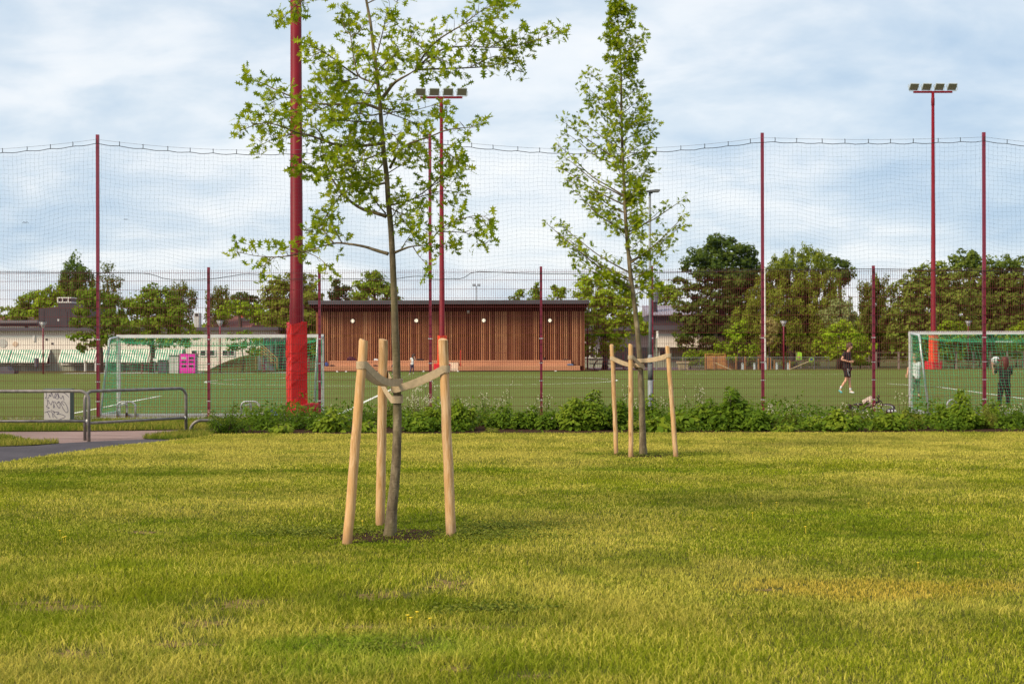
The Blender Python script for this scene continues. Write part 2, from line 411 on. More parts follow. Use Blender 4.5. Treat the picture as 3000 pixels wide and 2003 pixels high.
class MB:
    def __init__(self):
        self.v, self.f, self.mi, self.ti = [], [], [], []

    def add(self, vs, fs, m=0, tint=0.5):
        o = len(self.v)
        self.v.extend([tuple(p) for p in vs])
        for f in fs:
            self.f.append([i + o for i in f])
            self.mi.append(m)
            self.ti.append(tint)
        return self

    def box(self, x0, x1, y0, y1, z0, z1, m=0, tint=0.5, sides='all'):
        vs = [(x0, y0, z0), (x1, y0, z0), (x1, y1, z0), (x0, y1, z0), (x0, y0, z1), (x1, y0, z1), (x1, y1, z1), (x0, y1, z1)]
        fs = [(0, 3, 2, 1), (4, 5, 6, 7), (0, 1, 5, 4), (1, 2, 6, 5), (2, 3, 7, 6), (3, 0, 4, 7)]
        return self.add(vs, fs, m, tint)

    def obox(self, c, half, mtx=None, m=0, tint=0.5):
        mtx = mtx or Matrix.Identity(3)
        c = Vector(c)
        vs = [c + mtx @ Vector((sx * half[0], sy * half[1], sz * half[2])) for sz in (-1, 1) for sx, sy in ((-1, -1), (1, -1), (1, 1), (-1, 1))]
        fs = [(0, 3, 2, 1), (4, 5, 6, 7), (0, 1, 5, 4), (1, 2, 6, 5), (2, 3, 7, 6), (3, 0, 4, 7)]
        return self.add(vs, fs, m, tint)

    def bar(self, a, b, wx, wy, m=0, tint=0.5, up=(0, 0, 1)):
        a, b = Vector(a), Vector(b)
        z = (b - a).normalized()
        u = Vector(up)
        if abs(z.dot(u)) > 0.98:
            u = Vector((0, 1, 0))
        x = u.cross(z).normalized()
        y = z.cross(x)
        vs = [p + x * sx * wx / 2 + y * sy * wy / 2 for p in (a, b) for sx, sy in ((-1, -1), (1, -1), (1, 1), (-1, 1))]
        fs = [(0, 3, 2, 1), (4, 5, 6, 7), (0, 1, 5, 4), (1, 2, 6, 5), (2, 3, 7, 6), (3, 0, 4, 7)]
        return self.add(vs, fs, m, tint)

    def tube(self, pts, rad, n=8, caps=True, m=0, tint=0.5, wob=0.0):
        pts = [Vector(p) for p in pts]
        k = len(pts)
        if isinstance(rad, (int, float)):
            rad = [rad] * k
        vs, fs = [], []
        ref = None
        for i, p in enumerate(pts):
            t = (pts[min(i + 1, k - 1)] - pts[max(i - 1, 0)])
            if t.length < 1e-9:
                t = Vector((0, 0, 1))
            t.normalize()
            if ref is None:
                ref = Vector((1, 0, 0)) if abs(t.x) < 0.8 else Vector((0, 1, 0))
            x = (ref - t * ref.dot(t)).normalized()
            ref = x
            y = t.cross(x)
            for j in range(n):
                a = 2 * PI * j / n
                r = rad[i] * (1 + (random.uniform(-wob, wob) if wob else 0))
                vs.append(p + x * math.cos(a) * r + y * math.sin(a) * r)
        for i in range(k - 1):
            for j in range(n):
                j2 = (j + 1) % n
                fs.append((i * n + j, i * n + j2, (i + 1) * n + j2, (i + 1) * n + j))
        if caps:
            fs.append(tuple(range(n))[::-1])
            fs.append(tuple((k - 1) * n + j for j in range(n)))
        return self.add(vs, fs, m, tint)

    def ribbon(self, pts, wd, width, thick, m=0, closed=False):
        pts = [Vector(p) for p in pts]
        k = len(pts)
        vs = []
        for i, p in enumerate(pts):
            if closed:
                t = pts[(i + 1) % k] - pts[(i - 1) % k]
            else:
                t = pts[min(i + 1, k - 1)] - pts[max(i - 1, 0)]
            t.normalize()
            wv = Vector(wd[i])
            wv = (wv - t * wv.dot(t)).normalized()
            nn = t.cross(wv)
            for sx, sy in ((-1, -1), (1, -1), (1, 1), (-1, 1)):
                vs.append(p + wv * sx * width / 2 + nn * sy * thick / 2)
        fs = []
        for i in range(k if closed else k - 1):
            i2 = (i + 1) % k
            for j in range(4):
                j2 = (j + 1) % 4
                fs.append((i * 4 + j, i * 4 + j2, i2 * 4 + j2, i2 * 4 + j))
        if not closed:
            fs += [(3, 2, 1, 0), tuple((k - 1) * 4 + j for j in range(4))]
        return self.add(vs, fs, m)

    def lathe(self, prof, c=(0, 0, 0), n=16, m=0, caps=True, axis=None, tint=0.5):
        c = Vector(c)
        q = Matrix.Identity(3) if axis is None else Vector((0, 0, 1)).rotation_difference(Vector(axis)).to_matrix()
        vs = [c + q @ Vector((r * math.cos(2 * PI * j / n), r * math.sin(2 * PI * j / n), z)) for r, z in prof for j in range(n)]
        fs = []
        for i in range(len(prof) - 1):
            for j in range(n):
                j2 = (j + 1) % n
                fs.append((i * n + j, i * n + j2, (i + 1) * n + j2, (i + 1) * n + j))
        if caps:
            fs.append(tuple(range(n))[::-1])
            fs.append(tuple((len(prof) - 1) * n + j for j in range(n)))
        return self.add(vs, fs, m, tint)

    def ball(self, c, r, nu=12, nv=8, m=0, rough=0.0, tint=0.5):
        r = r if isinstance(r, tuple) else (r, r, r)
        c = Vector(c)
        vs, fs = [], []
        for i in range(nv + 1):
            th = PI * i / nv
            for j in range(nu):
                ph = 2 * PI * j / nu
                s = 1 + (random.uniform(-rough, rough) if rough else 0)
                vs.append(c + Vector((r[0] * math.sin(th) * math.cos(ph) * s, r[1] * math.sin(th) * math.sin(ph) * s, r[2] * math.cos(th) * s)))
        for i in range(nv):
            for j in range(nu):
                j2 = (j + 1) % nu
                fs.append((i * nu + j, (i + 1) * nu + j, (i + 1) * nu + j2, i * nu + j2))
        return self.add(vs, fs, m, tint)

    def prism(self, poly, axis, a, b, m=0, tint=0.5):
        """poly in the two other axes, extruded along axis ('x' or 'y' or 'z') from a to b"""
        def pt(p, q):
            return {'x': (q, p[0], p[1]), 'y': (p[0], q, p[1]), 'z': (p[0], p[1], q)}[axis]
        n = len(poly)
        vs = [pt(p, a) for p in poly] + [pt(p, b) for p in poly]
        fs = [tuple(range(n)), tuple(range(n, 2 * n))[::-1]] + [(i, (i + 1) % n, n + (i + 1) % n, n + i) for i in range(n)]
        return self.add(vs, fs, m, tint)

    def mesh(self, name, mats, off=(0, 0, 0), smooth=False):
        me = bpy.data.meshes.new(name)
        ox, oy, oz = off
        me.from_pydata([(x - ox, y - oy, z - oz) for x, y, z in self.v], [], self.f)
        for mm in (mats if isinstance(mats, (list, tuple)) else [mats]):
            me.materials.append(mm)
        nf = len(me.polygons)
        if any(self.mi):
            me.polygons.foreach_set('material_index', self.mi)
        if len(set(self.ti)) > 1:
            at = me.attributes.new('tint', 'FLOAT', 'FACE')
            at.data.foreach_set('value', self.ti)
        if smooth:
            me.polygons.foreach_set('use_smooth', [True] * nf)
        me.update()
        return me

    def build(self, name, mats, parent=None, origin=None, smooth=False):
        """vertices are world coordinates; the object's origin is the parent's, or `origin`"""
        off = world_loc(parent) if parent is not None else Vector(origin or (0, 0, 0))
        o = bpy.data.objects.new(name, self.mesh(name, mats, off, smooth))
        COL.objects.link(o)
        if parent is not None:
            o.parent = parent
        else:
            o.location = off
        return o

    def local(self, name, mats, parent, smooth=False):
        """vertices are in the parent's own space"""
        o = bpy.data.objects.new(name, self.mesh(name, mats, (0, 0, 0), smooth))
        COL.objects.link(o)
        o.parent = parent
        return o


def recalc(o):
    import bmesh
    bm = bmesh.new()
    bm.from_mesh(o.data)
    bmesh.ops.recalc_face_normals(bm, faces=bm.faces)
    bm.to_mesh(o.data)
    bm.free()
    return o


def tag(o, label=None, cat=None, group=None, kind=None):
    if label:
        o['label'] = label
    if cat:
        o['category'] = cat
    if group:
        o['group'] = group
    if kind:
        o['kind'] = kind
    return o


def thing(name, label, cat, loc=(0, 0, 0), rz=0.0, group=None):
    o = bpy.data.objects.new(name, None)
    o.empty_display_size = 0.2
    COL.objects.link(o)
    o.location = loc
    o.rotation_euler = (0, 0, rz)
    return tag(o, label, cat, group)


def dup(root, loc, rz=None, label=None):
    def cp(o, par):
        c = o.copy()
        COL.objects.link(c)
        c.parent = par
        for ch in list(o.children):
            cp(ch, c)
        return c
    r = cp(root, None)
    r.location = loc
    if rz is not None:
        r.rotation_euler = (0, 0, rz)
    if label:
        r['label'] = label
    return r


def structure(name, mb, m, smooth=False):
    return tag(mb.build(name, m, smooth=smooth), kind='structure')


_TAB = {}


def vnoise(x, y, scale, seed=0):
    if seed not in _TAB:
        _TAB[seed] = np.random.RandomState(seed).rand(256, 256)
    tab = _TAB[seed]
    x, y = np.asarray(x) / scale, np.asarray(y) / scale
    xi, yi = np.floor(x).astype(int), np.floor(y).astype(int)
    fx, fy = x - xi, y - yi
    fx, fy = fx * fx * (3 - 2 * fx), fy * fy * (3 - 2 * fy)
    a = tab[xi % 256, yi % 256]; b = tab[(xi + 1) % 256, yi % 256]
    c = tab[xi % 256, (yi + 1) % 256]; d = tab[(xi + 1) % 256, (yi + 1) % 256]
    return (a * (1 - fx) + b * fx) * (1 - fy) + (c * (1 - fx) + d * fx) * fy


def fbm(x, y, scale, seed=0):
    return 0.5 * vnoise(x, y, scale, seed) + 0.3 * vnoise(x, y, scale / 2.3, seed + 1) + 0.2 * vnoise(x, y, scale / 5.1, seed + 2)


def fast_mesh(name, V, loops, sizes, mats, face_tint=None, vcol=None):
    me = bpy.data.meshes.new(name)
    me.vertices.add(len(V))
    me.vertices.foreach_set('co', np.ascontiguousarray(V, dtype=np.float32).ravel())
    me.loops.add(len(loops))
    me.loops.foreach_set('vertex_index', np.ascontiguousarray(loops, dtype=np.int32))
    nf = len(sizes)
    me.polygons.add(nf)
    st = np.concatenate(([0], np.cumsum(sizes)[:-1])).astype(np.int32)
    me.polygons.foreach_set('loop_start', st)
    for mm in (mats if isinstance(mats, (list, tuple)) else [mats]):
        me.materials.append(mm)
    if face_tint is not None:
        at = me.attributes.new('tint', 'FLOAT', 'FACE')
        at.data.foreach_set('value', np.ascontiguousarray(face_tint, dtype=np.float32))
    if vcol is not None:
        at = me.attributes.new('col', 'FLOAT_COLOR', 'POINT')
        at.data.foreach_set('color', np.ascontiguousarray(vcol, dtype=np.float32).ravel())
    me.update(calc_edges=True)
    return me


def leaf_mesh(name, pos, nrm, up, size, tint, shape, mats, off, fold=0.15, mat_idx=None):
    """one polygon per leaf: shape is an (k,2) outline, stem at 0, tip at y=1"""
    pos, nrm, up = np.asarray(pos), np.asarray(nrm), np.asarray(up)
    nrm = nrm / (np.linalg.norm(nrm, axis=1, keepdims=True) + 1e-9)
    up = up - nrm * np.sum(up * nrm, axis=1, keepdims=True)
    up = up / (np.linalg.norm(up, axis=1, keepdims=True) + 1e-9)
    sx = np.cross(up, nrm)
    sh = np.asarray(shape)
    n, k = len(pos), len(sh)
    s = np.asarray(size)[:, None, None]
    V = pos[:, None, :] + s * (sx[:, None, :] * sh[None, :, 0:1] + up[:, None, :] * sh[None, :, 1:2] + nrm[:, None, :] * (fold * np.abs(sh[None, :, 0:1])))
    V = V.reshape(-1, 3) - np.asarray(off)
    me = fast_mesh(name, V, np.arange(n * k), np.full(n, k), mats, tint)
    if mat_idx is not None:
        me.polygons.foreach_set('material_index', np.asarray(mat_idx, dtype=np.int32))
    return me


def link_mesh(name, me, parent=None, loc=None):
    o = bpy.data.objects.new(name, me)
    COL.objects.link(o)
    if parent is not None:
        o.parent = parent
    if loc is not None:
        o.location = loc
    return o


rng = np.random.RandomState(5)


def rand_dirs(n):
    v = rng.normal(size=(n, 3))
    return v / np.linalg.norm(v, axis=1, keepdims=True)


# ------------------------------------------------------------------ ground, paths, pitch
def sheet(name, pts, z, m):
    mb = MB()
    mb.add([(p[0], p[1], z) for p in pts], [tuple(range(len(pts)))])
    o = structure(name, mb, m)
    if o.data.polygons[0].normal.z < 0:
        o.data.flip_normals()
    return o


sheet('ground', [(-1800, -300), (1800, -300), (1800, 2500), (-1800, 2500)], -0.05, M['ground'])


def smooth_poly(pts, it=2):
    for _ in range(it):
        q = []
        for i in range(len(pts)):
            a, b = Vector(pts[i]), Vector(pts[(i + 1) % len(pts)])
            q += [a * 0.75 + b * 0.25, a * 0.25 + b * 0.75]
        pts = q
    return pts


BED_Y0, BED_Y1, FENCE_Y = 26.55, 31.72, 32.0
# lawn edge against the asphalt, left to right
lawn_edge = [G(x, y) for x, y in ((-700, 1500), (-300, 1412), (0, 1356), (103, 1340), (230, 1323), (345, 1306), (460, 1296), (544, 1287), (600, 1279), (622, 1270))]
bx = G(622, 1268).x
lawn_pts = [(-12, 2.0), (12, 2.0), (20, 2.0), (20, BED_Y0 + 0.12), (bx, BED_Y0 + 0.12)] + [(p.x, p.y) for p in reversed(lawn_edge)]
sheet('lawn', lawn_pts, 0.0, M['lawnbase'])
asph = [(p.x - 0.15, p.y - 0.25) for p in lawn_edge] + [(p.x, p.y) for p in (G(560, 1283), G(430, 1284), G(330, 1288), G(200, 1294), G(100, 1303), G(0, 1306), G(-300, 1310), G(-700, 1318))]
sheet('asphalt_path', asph, -0.012, M['asphalt'])
redp = [(p.x, p.y) for p in (G(-900, 1262), G(0, 1257), G(300, 1256), G(500, 1252.5), G(640, 1250))] + [(p.x, p.y) for p in (G(640, 1262), G(560, 1269), G(470, 1277), G(430, 1287), G(300, 1295), G(100, 1305), G(0, 1309), G(-900, 1330))]
sheet('red_path', redp, -0.02, M['redpath'])
verge = [(p.x, p.y) for p in (G(-900, 1268), G(0, 1262), G(300, 1260), G(500, 1257), G(640, 1254))] + [(bx + 0.6, FENCE_Y - 0.1), (-22, FENCE_Y - 0.1)]
sheet('grass_verge', verge, -0.016 + 0.012, M['lawnbase'])
sheet('planting_bed', [(bx - 0.1, BED_Y0), (20, BED_Y0), (20, BED_Y1 + 0.1), (bx + 0.05, BED_Y1 + 0.1)], 0.006, M['soil'])
mb = MB()
mb.box(-24, 24, FENCE_Y - 0.06, FENCE_Y + 0.1, -0.04, 0.065)
structure('kerb', mb, M['concrete'])
pl = G(-3200, 1112), G(700, 1096)
far_edge = [(-64, 92), (-14.6, 94.0), (-14.4, 98.4), (6.0, 98.4), (6.2, 102.5), (40, 106), (70, 108)]
sheet('artificial_pitch', [(-64, FENCE_Y + 0.1), (70, FENCE_Y + 0.1)] + far_edge[::-1], 0.0, M['turf'])
puddle = smooth_poly([(p.x, p.y) for p in (G(50, 1291), G(75, 1287.5), G(104, 1288), G(112, 1291), G(80, 1293))])
sheet('puddle', puddle, -0.008, M['water'])
tuft = smooth_poly([(p.x, p.y) for p in (G(-700, 1290), G(0, 1276), G(40, 1281), G(90, 1294), G(165, 1292), G(180, 1297), G(60, 1304), G(0, 1306), G(-700, 1330))])
sheet('grass_island', tuft, -0.004, M['lawnbase'])
tuft2 = smooth_poly([(p.x, p.y) for p in (G(408, 1283), G(440, 1275), G(500, 1270), G(545, 1264), G(630, 1262), G(630, 1275), G(560, 1284), G(480, 1286))])
sheet('grass_island', tuft2, -0.004, M['lawnbase'])
yard = [(6.1, 98.6), (6.1, 118), (14.2, 118), (14.2, 103.0)]
sheet('schoolyard', yard, -0.004, M['yard'])
yard2 = [(-30, 94.3), (-14.8, 94.5), (-14.5, 100), (-19, 100.5), (-30, 96)]
sheet('schoolyard', yard2, 0.004, M['concrete'])


def line(pts, wd, m, z=0.006):
    pts = [Vector((p[0], p[1], z)) for p in pts]
    mb = MB()
    vs = []
    for i, p in enumerate(pts):
        t = (pts[min(i + 1, len(pts) - 1)] - pts[max(i - 1, 0)]).normalized()
        n = Vector((-t.y, t.x, 0))
        vs += [p + n * wd / 2, p - n * wd / 2]
    mb.add(vs, [(2 * i + 1, 2 * i + 3, 2 * i + 2, 2 * i) for i in range(len(pts) - 1)])
    o = mb.build('pitch_line', m)
    tag(o, kind='structure')
    return o


cc = Vector((-4.96, 71.0))
line([(cc.x + 10.15 * math.cos(a * PI / 48), cc.y + 10.15 * math.sin(a * PI / 48)) for a in range(97)], 0.12, M['pitch_white'])
line([(-60, 82.5), (60, 86)], 0.10, M['pitch_yellow'])
line([(-60, 64.0), (25, 62.0)], 0.09, M['pitch_yellow'])
line([G(985, 1218), G(1060, 1181), G(1160, 1134.5)], 0.11, M['pitch_white'])
line([G(2600, 1124), G(2744, 1133), G(3000, 1168), G(3200, 1196)], 0.11, M['pitch_white'], 0.008)
line([G(200, 1214), G(276, 1199), G(398, 1174), G(470, 1160)], 0.11, M['pitch_white'], 0.008)
line([G(2960, 1089), G(3300, 1089)], 0.16, M['pitch_white'])
line([G(120, 1220), G(280, 1220), G(520, 1219)], 0.09, M['pitch_white'])
line([G(2000, 1094), G(2500, 1097)], 0.12, M['pitch_white'])

# a bank of grass beside the school
gb = MB()
nx, ny = 24, 8
bl, br, bf, bbk = G(560, 1094).x, P(860, 1094, 98).x, 95.0, 108.0
for j in range(ny + 1):
    for i in range(nx + 1):
        s, t_ = i / nx, j / ny
        hgt = 1.25 * (0.5 - 0.5 * math.cos(PI * min(1, t_ * 1.3))) * math.sin(PI * min(1, 0.12 + s * 0.95)) ** 0.7 if s < 1 else 0
        gb.v.append((bl + (br - bl) * s, bf + (bbk - bf) * t_, max(-0.02, hgt - 0.01)))
for j in range(ny):
    for i in range(nx):
        a = j * (nx + 1) + i
        gb.f.append([a, a + 1, a + nx + 2, a + nx + 1]); gb.mi.append(0); gb.ti.append(0.5)
structure('grass_bank', gb, M['bankgrass'], smooth=True)

# ------------------------------------------------------------------ lawn grass
SOIL = [(a, b, c, d) for a, b, c, d in (
    (1040, 1841, .42, .16), (1410, 1840, .55, .15), (1210, 1892, .22, .22), (1312, 1712, .30, .5), (1120, 1746, .30, .32),
    (1360, 1790, .30, .16), (1335, 1962, .16, .14), (90, 1770, .45, .2), (180, 1783, .55, .3), (696, 1768, .35, .35), (600, 1830, .30, .3),
    (530, 1888, .40, .2), (228, 1916, .28, .22), (1000, 1846, .25, .14), (430, 1560, .25, .2), (2250, 1730, .15, .1), (1560, 1985, .2, .12))]
CLOVER = [(1120, 1585, 1.1, 1.2, .75), (1000, 1555, 1.5, 1.0, .8), (1240, 1540, 1.2, 1.1, .7), (300, 1555, 1.9, 1.2, .7), (560, 1540, 1.5, 1.0, .45),
          (2560, 1580, 1.2, 2.0, .75), (2400, 1500, 1.3, 1.7, .6), (2650, 1680, 1.0, .8, .5), (2160, 1590, .9, .9, .5), (1500, 1470, 2.2, 1.0, .35), (1880, 1336, 1.7, .9, .7), (1200, 1425, 1.6, 1.3, .55),
          (2000, 1450, 2.0, 1.2, .4), (1780, 1640, .9, .5, .35), (130, 1400, 2.5, 1.6, .6), (1290, 1780, .9, .6, .4), (2230, 1760, .8, .5, .5), (1880, 1690, 0.9, 0.5, .4)]


for e in SOIL:
    g = G(e[0], e[1])
    pts = []
    for i in range(26):
        a = 2 * PI * i / 26
        q = .42 * (.35 + 1.2 * rng.rand())
        pts.append((g.x + e[2] * q * math.cos(a), g.y + e[3] * q * math.sin(a)))
    sheet('bare_soil', pts, 0.004, M['dirt'])


def inside(px, py, poly):
    res = np.zeros(len(px), bool)
    j = len(poly) - 1
    for i in range(len(poly)):
        xi, yi = poly[i][0], poly[i][1]
        xj, yj = poly[j][0], poly[j][1]
        c = ((yi > py) != (yj > py)) & (px < (xj - xi) * (py - yi) / (yj - yi + 1e-12) + xi)
        res ^= c
        j = i
    return res


def sstep(a, b, x):
    t = np.clip((x - a) / (b - a), 0, 1)
    return t * t * (3 - 2 * t)


def ell(x, y, lst):
    out = np.zeros(len(x))
    for e in lst:
        g = G(e[0], e[1])
        r = np.sqrt(((x - g.x) / e[2]) ** 2 + ((y - g.y) / e[3]) ** 2)
        k = e[4] if len(e) > 4 else 1.0
        out = np.maximum(out, k * (1 - sstep(0.45, 1.25, r + 0.45 * (fbm(x, y, 0.35, 31) - 0.5) * 2)))
    return out


def mixc(c, col, f):
    return c * (1 - f[:, None]) + np.array(col)[None, :] * f[:, None]


def lawn_colour(x, y):
    n = len(x)
    big = fbm(x + 40, y * 0.85 + 40, 1.7, 3)
    sml = fbm(x + 90, y + 90, 0.4, 9)
    rnd = rng.rand(n)
    straw = sstep(0.40, 0.64, big * 0.55 + sml * 0.15 + rnd * 0.32)
    far_straw = sstep(19.2, 21.0, y + 0.5 * (big - .5)) * 0.55
    straw = np.clip(straw + far_straw * (0.35 + sml), 0, 1)
    # mower swathes running along the bed and curving towards the viewer
    sw = np.sin((y + 0.012 * (x - 2) ** 2 + 0.25 * x) * 2 * PI / 2.3 + 2.0 * (big - .5))
    c = np.tile(np.array([[0.165, 0.205, 0.010]]), (n, 1))
    c = mixc(c, (0.27, 0.285, 0.024), sstep(0.35, 0.65, sml * .5 + rnd * .5))
    c = mixc(c, (0.50, 0.415, 0.105), straw * 0.68)
    band = np.exp(-((y + 0.25 * (vnoise(x, y, 1.5, 77) - .5) - 18.6 - 0.02 * x) / 0.5) ** 2) * (x < 3.5)
    cl = np.clip(ell(x, y, CLOVER) + band * 0.75, 0, 1)
    c = mixc(c, (0.115, 0.165, 0.010), np.clip(cl * .72 + .45 * sstep(.56, .68, fbm(x + 11, y + 5, .55, 91)), 0, 1) * 0.9)
    c = mixc(c, (0.12, 0.235, 0.012), ell(x, y, [(1070, 1905, .7, .4, .7), (1000, 1960, .5, .3, .5)]) * 0.7)
    c = mixc(c, (0.45, 0.28, 0.05), ell(x, y, [(2570, 1730, .9, .5, .7), (2740, 1735, .5, .4, .5), (2920, 1720, .4, .3, .5)]) * (0.3 + rnd * .5))
    c = c * (0.98 + 0.09 * sw)[:, None] * (0.74 + 0.50 * rnd)[:, None] * np.array([[1.36, 1.35, 1.2]])
    return c, cl, straw


def blades(x, y, h, wd, col, lean, tall_mid=True):
    n = len(x)
    yaw = rng.rand(n) * 2 * PI
    la = rng.rand(n) * 2 * PI
    dx, dy = np.cos(yaw) * wd / 2, np.sin(yaw) * wd / 2
    lx, ly = np.cos(la) * lean * h, np.sin(la) * lean * h
    z0 = -0.004
    V = np.empty((n, 5, 3), dtype=np.float32)
    V[:, 0] = np.stack([x - dx, y - dy, np.full(n, z0)], 1)
    V[:, 1] = np.stack([x + dx, y + dy, np.full(n, z0)], 1)
    V[:, 2] = np.stack([x + dx * .8 + lx * .35, y + dy * .8 + ly * .35, h * .6], 1)
    V[:, 3] = np.stack([x - dx * .8 + lx * .35, y - dy * .8 + ly * .35, h * .6], 1)
    V[:, 4] = np.stack([x + lx, y + ly, h * np.sqrt(np.clip(1 - (lean * .6) ** 2, .3, 1))], 1)
    base = (np.arange(n) * 5)[:, None]
    loops = (base + np.array([0, 1, 2, 3, 3, 2, 4])[None, :]).ravel()
    sizes = np.tile([4, 3], n)
    C = np.ones((n, 5, 4), dtype=np.float32)
    C[:, :, :3] = col[:, None, :]
    return V.reshape(-1, 3), loops, sizes, C.reshape(-1, 4)


def scatter(d0, d1, dens, half=0.43, xmin=-99, xmax=99):
    wmax = .375 * d1 + 3.0                 # a margin of three metres beyond the picture
    n = int(dens * 2 * wmax * (d1 - d0))
    y = d0 + rng.rand(n) * (d1 - d0)
    x = (rng.rand(n) * 2 - 1) * wmax
    k = np.abs(x) < .375 * y + 3.0
    x, y = x[k], y[k]
    k = (x > xmin) & (x < xmax)
    return x[k], y[k]


edge_poly = [(p[0], p[1]) for p in lawn_pts]
Vs, Ls, Ss, Cs, nv = [], [], [], [], 0


def push(r):
    global nv
    Vs.append(r[0]); Ls.append(r[1] + nv); Ss.append(r[2]); Cs.append(r[3]); nv += len(r[0])


T1, T2 = G(1144, 1569), G(1884.6, 1334.8)
for d0, d1, dens, wm in ((4.6, 9, 6200, 1.0), (9, 13, 4600, 1.15), (13, 18, 3000, 1.5), (18, 27.3, 1900, 2.1)):
    x, y = scatter(d0, d1, dens)
    k = inside(x + rng.normal(size=len(x)) * .05, y + rng.normal(size=len(x)) * .05 - .5 * (fbm(x + 60, y + 60, .8, 23) - .42), edge_poly)
    x, y = x[k], y[k]
    soil = ell(x, y, SOIL)
    for T in (T1, T2):
        rr = np.hypot((x - T.x), (y - T.y) * 1.0)
        soil = np.maximum(soil, 1.15 * (1 - sstep(0.25, 0.62, rr + 0.3 * (fbm(x, y, 0.3, 12) - .5))))
    k = rng.rand(len(x)) > soil * 0.76
    x, y = x[k], y[k]
    c, cl, straw = lawn_colour(x, y)
    near = 1 - sstep(8.0, 11.5, y + 0.25 * x)
    lump = fbm(x + 7, y + 3, 0.28, 55)
    h = (0.014 + 0.010 * rng.rand(len(x)) + 0.014 * lump) * (1 + 0.7 * near * (x < 1.2) + .2 * near) * (1 - 0.3 * cl)
    h = h * np.where(rng.rand(len(x)) < 0.06, 1.6, 1.0)
    lean = 0.2 + 0.65 * rng.rand(len(x)) + 0.2 * near
    push(blades(x, y, h, (0.0030 + 0.0022 * rng.rand(len(x)) + 0.004 * cl) * wm, c, np.clip(lean, 0, 1.25)))
# longer grass on the verge below the fence, on the two islands and along the asphalt edge
for poly, dens, hh, tint in ((verge, 900, 0.11, 0), (tuft, 1200, 0.08, 1), (tuft2, 1300, 0.08, 2)):
    xs = [p[0] for p in poly]; ys = [p[1] for p in poly]
    n = int(dens * (min(max(xs), 3) - max(min(xs), -15)) * (max(ys) - min(ys)))
    x = max(min(xs), -15) + rng.rand(n) * (min(max(xs), 3) - max(min(xs), -15)); y = min(ys) + rng.rand(n) * (max(ys) - min(ys))
    k = inside(x, y, [(p[0], p[1]) for p in poly])
    x, y = x[k], y[k]
    rnd = rng.rand(len(x)); nz = fbm(x, y, 0.9, 19)
    c = np.tile(np.array([[0.13, 0.19, 0.018]]), (len(x), 1))
    c = mixc(c, (0.40, 0.34, 0.07), sstep(.4, .62, nz * .6 + rnd * .4) * .8)
    if tint == 2:
        c = mixc(c, (0.33, 0.22, 0.10), sstep(-5.6, -5.2, x) * (rnd > .35) * .8)
    push(blades(x, y, hh * (.5 + .7 * rng.rand(len(x))), 0.010 + 0 * x, c, 0.2 + .6 * rng.rand(len(x))))
gm = fast_mesh('lawn_grass', np.concatenate(Vs), np.concatenate(Ls), np.concatenate(Ss), M['grass'], vcol=np.concatenate(Cs))
tag(link_mesh('lawn_grass', gm), kind='stuff', label='mown grass of the lawn and the longer verge grass')
print('blades', nv // 5)

# small weeds round the trunk, and yellow dots of hawkbit
LEAF = [(0, 0), (.16, .18), (.24, .42), (.17, .72), (0, 1.0), (-.17, .72), (-.24, .42), (-.16, .18)]
def weeds(name, spots, n, size, m, label):
    pos, nr, up, sz, ti = [], [], [], [], []
    for cx, cy, rx, ry, wgt in spots:
        q = int(n * wgt)
        a = rng.rand(q) * 2 * PI; r = np.sqrt(rng.rand(q)) * (.6 + .45 * np.sin(a * 3 + cx) * np.sin(a * 2 + cy) + .25 * rng.normal(size=q))
        for i in range(q):
            x, y = cx + rx * r[i] * math.cos(a[i]), cy + ry * r[i] * math.sin(a[i])
            pos.append((x, y, 0.010 + 0.028 * rng.rand())); nr.append((rng.normal() * .5, rng.normal() * .5 - .2, 1.0))
            b_ = rng.rand() * 2 * PI
            up.append((math.cos(b_), math.sin(b_), .3)); sz.append(size * (.6 + .8 * rng.rand())); ti.append(rng.rand())
    me = leaf_mesh(name, pos, nr, up, sz, ti, LEAF, m, (0, 0, 0))
    return tag(link_mesh(name, me), kind='stuff', label=label)
g2 = G(1070, 1905)
weeds('clover', [(T1.x + .75, T1.y - .05, .8, .5, .32), (T1.x - .7, T1.y + .1, .9, .6, .35), (T1.x - .35, T1.y + .25, .4, .25, .06), (T1.x + .9, T1.y + .5, .9, .5, .25), (g2.x, g2.y, .62, .34, .12), (G(1440, 1795).x, G(1440, 1795).y, .5, .25, .2), (T2.x, T2.y + .1, 1.3, .5, .3)],
      6500, 0.024, M['bedolive'], 'low clover and weeds spreading round the trees')
mb = MB()
for px, py in ((1195, 1840), (1204, 1848), (1222, 1830), (192, 1600), (186, 1602), (176, 1582), (190, 1483), (2275, 1496), (2545, 1498), (2205, 1528), (2360, 1570), (1062, 1553), (2690, 1680), (2185, 1470), (1260, 1850), (2230, 1498)):
    g = G(px, py - 6)
    c = Vector((g.x, g.y, 0.06))
    mb.lathe([(0.003, 0), (0.010, 0.004), (0.011, 0.008), (0.003, 0.010)], c, 8)
    mb.tube([(g.x, g.y, 0), c], 0.0015, 4, False)
tag(mb.build('hawkbit_flowers', M['yellowflower']), kind='stuff', label='tiny yellow hawkbit flowers dotted over the lawn')
for T, r, nm in ((T1, .52, 0), (T2, .60, 1)):
    pts = []
    for i in range(40):
        a = 2 * PI * i / 40
        rr = r * (0.8 + 0.35 * rng.rand())
        pts.append((T.x + rr * math.cos(a) * (1.25 if nm else 1.1), T.y + rr * math.sin(a) * 0.9))
    sheet('soil_patch', pts, 0.005, M['soil'])

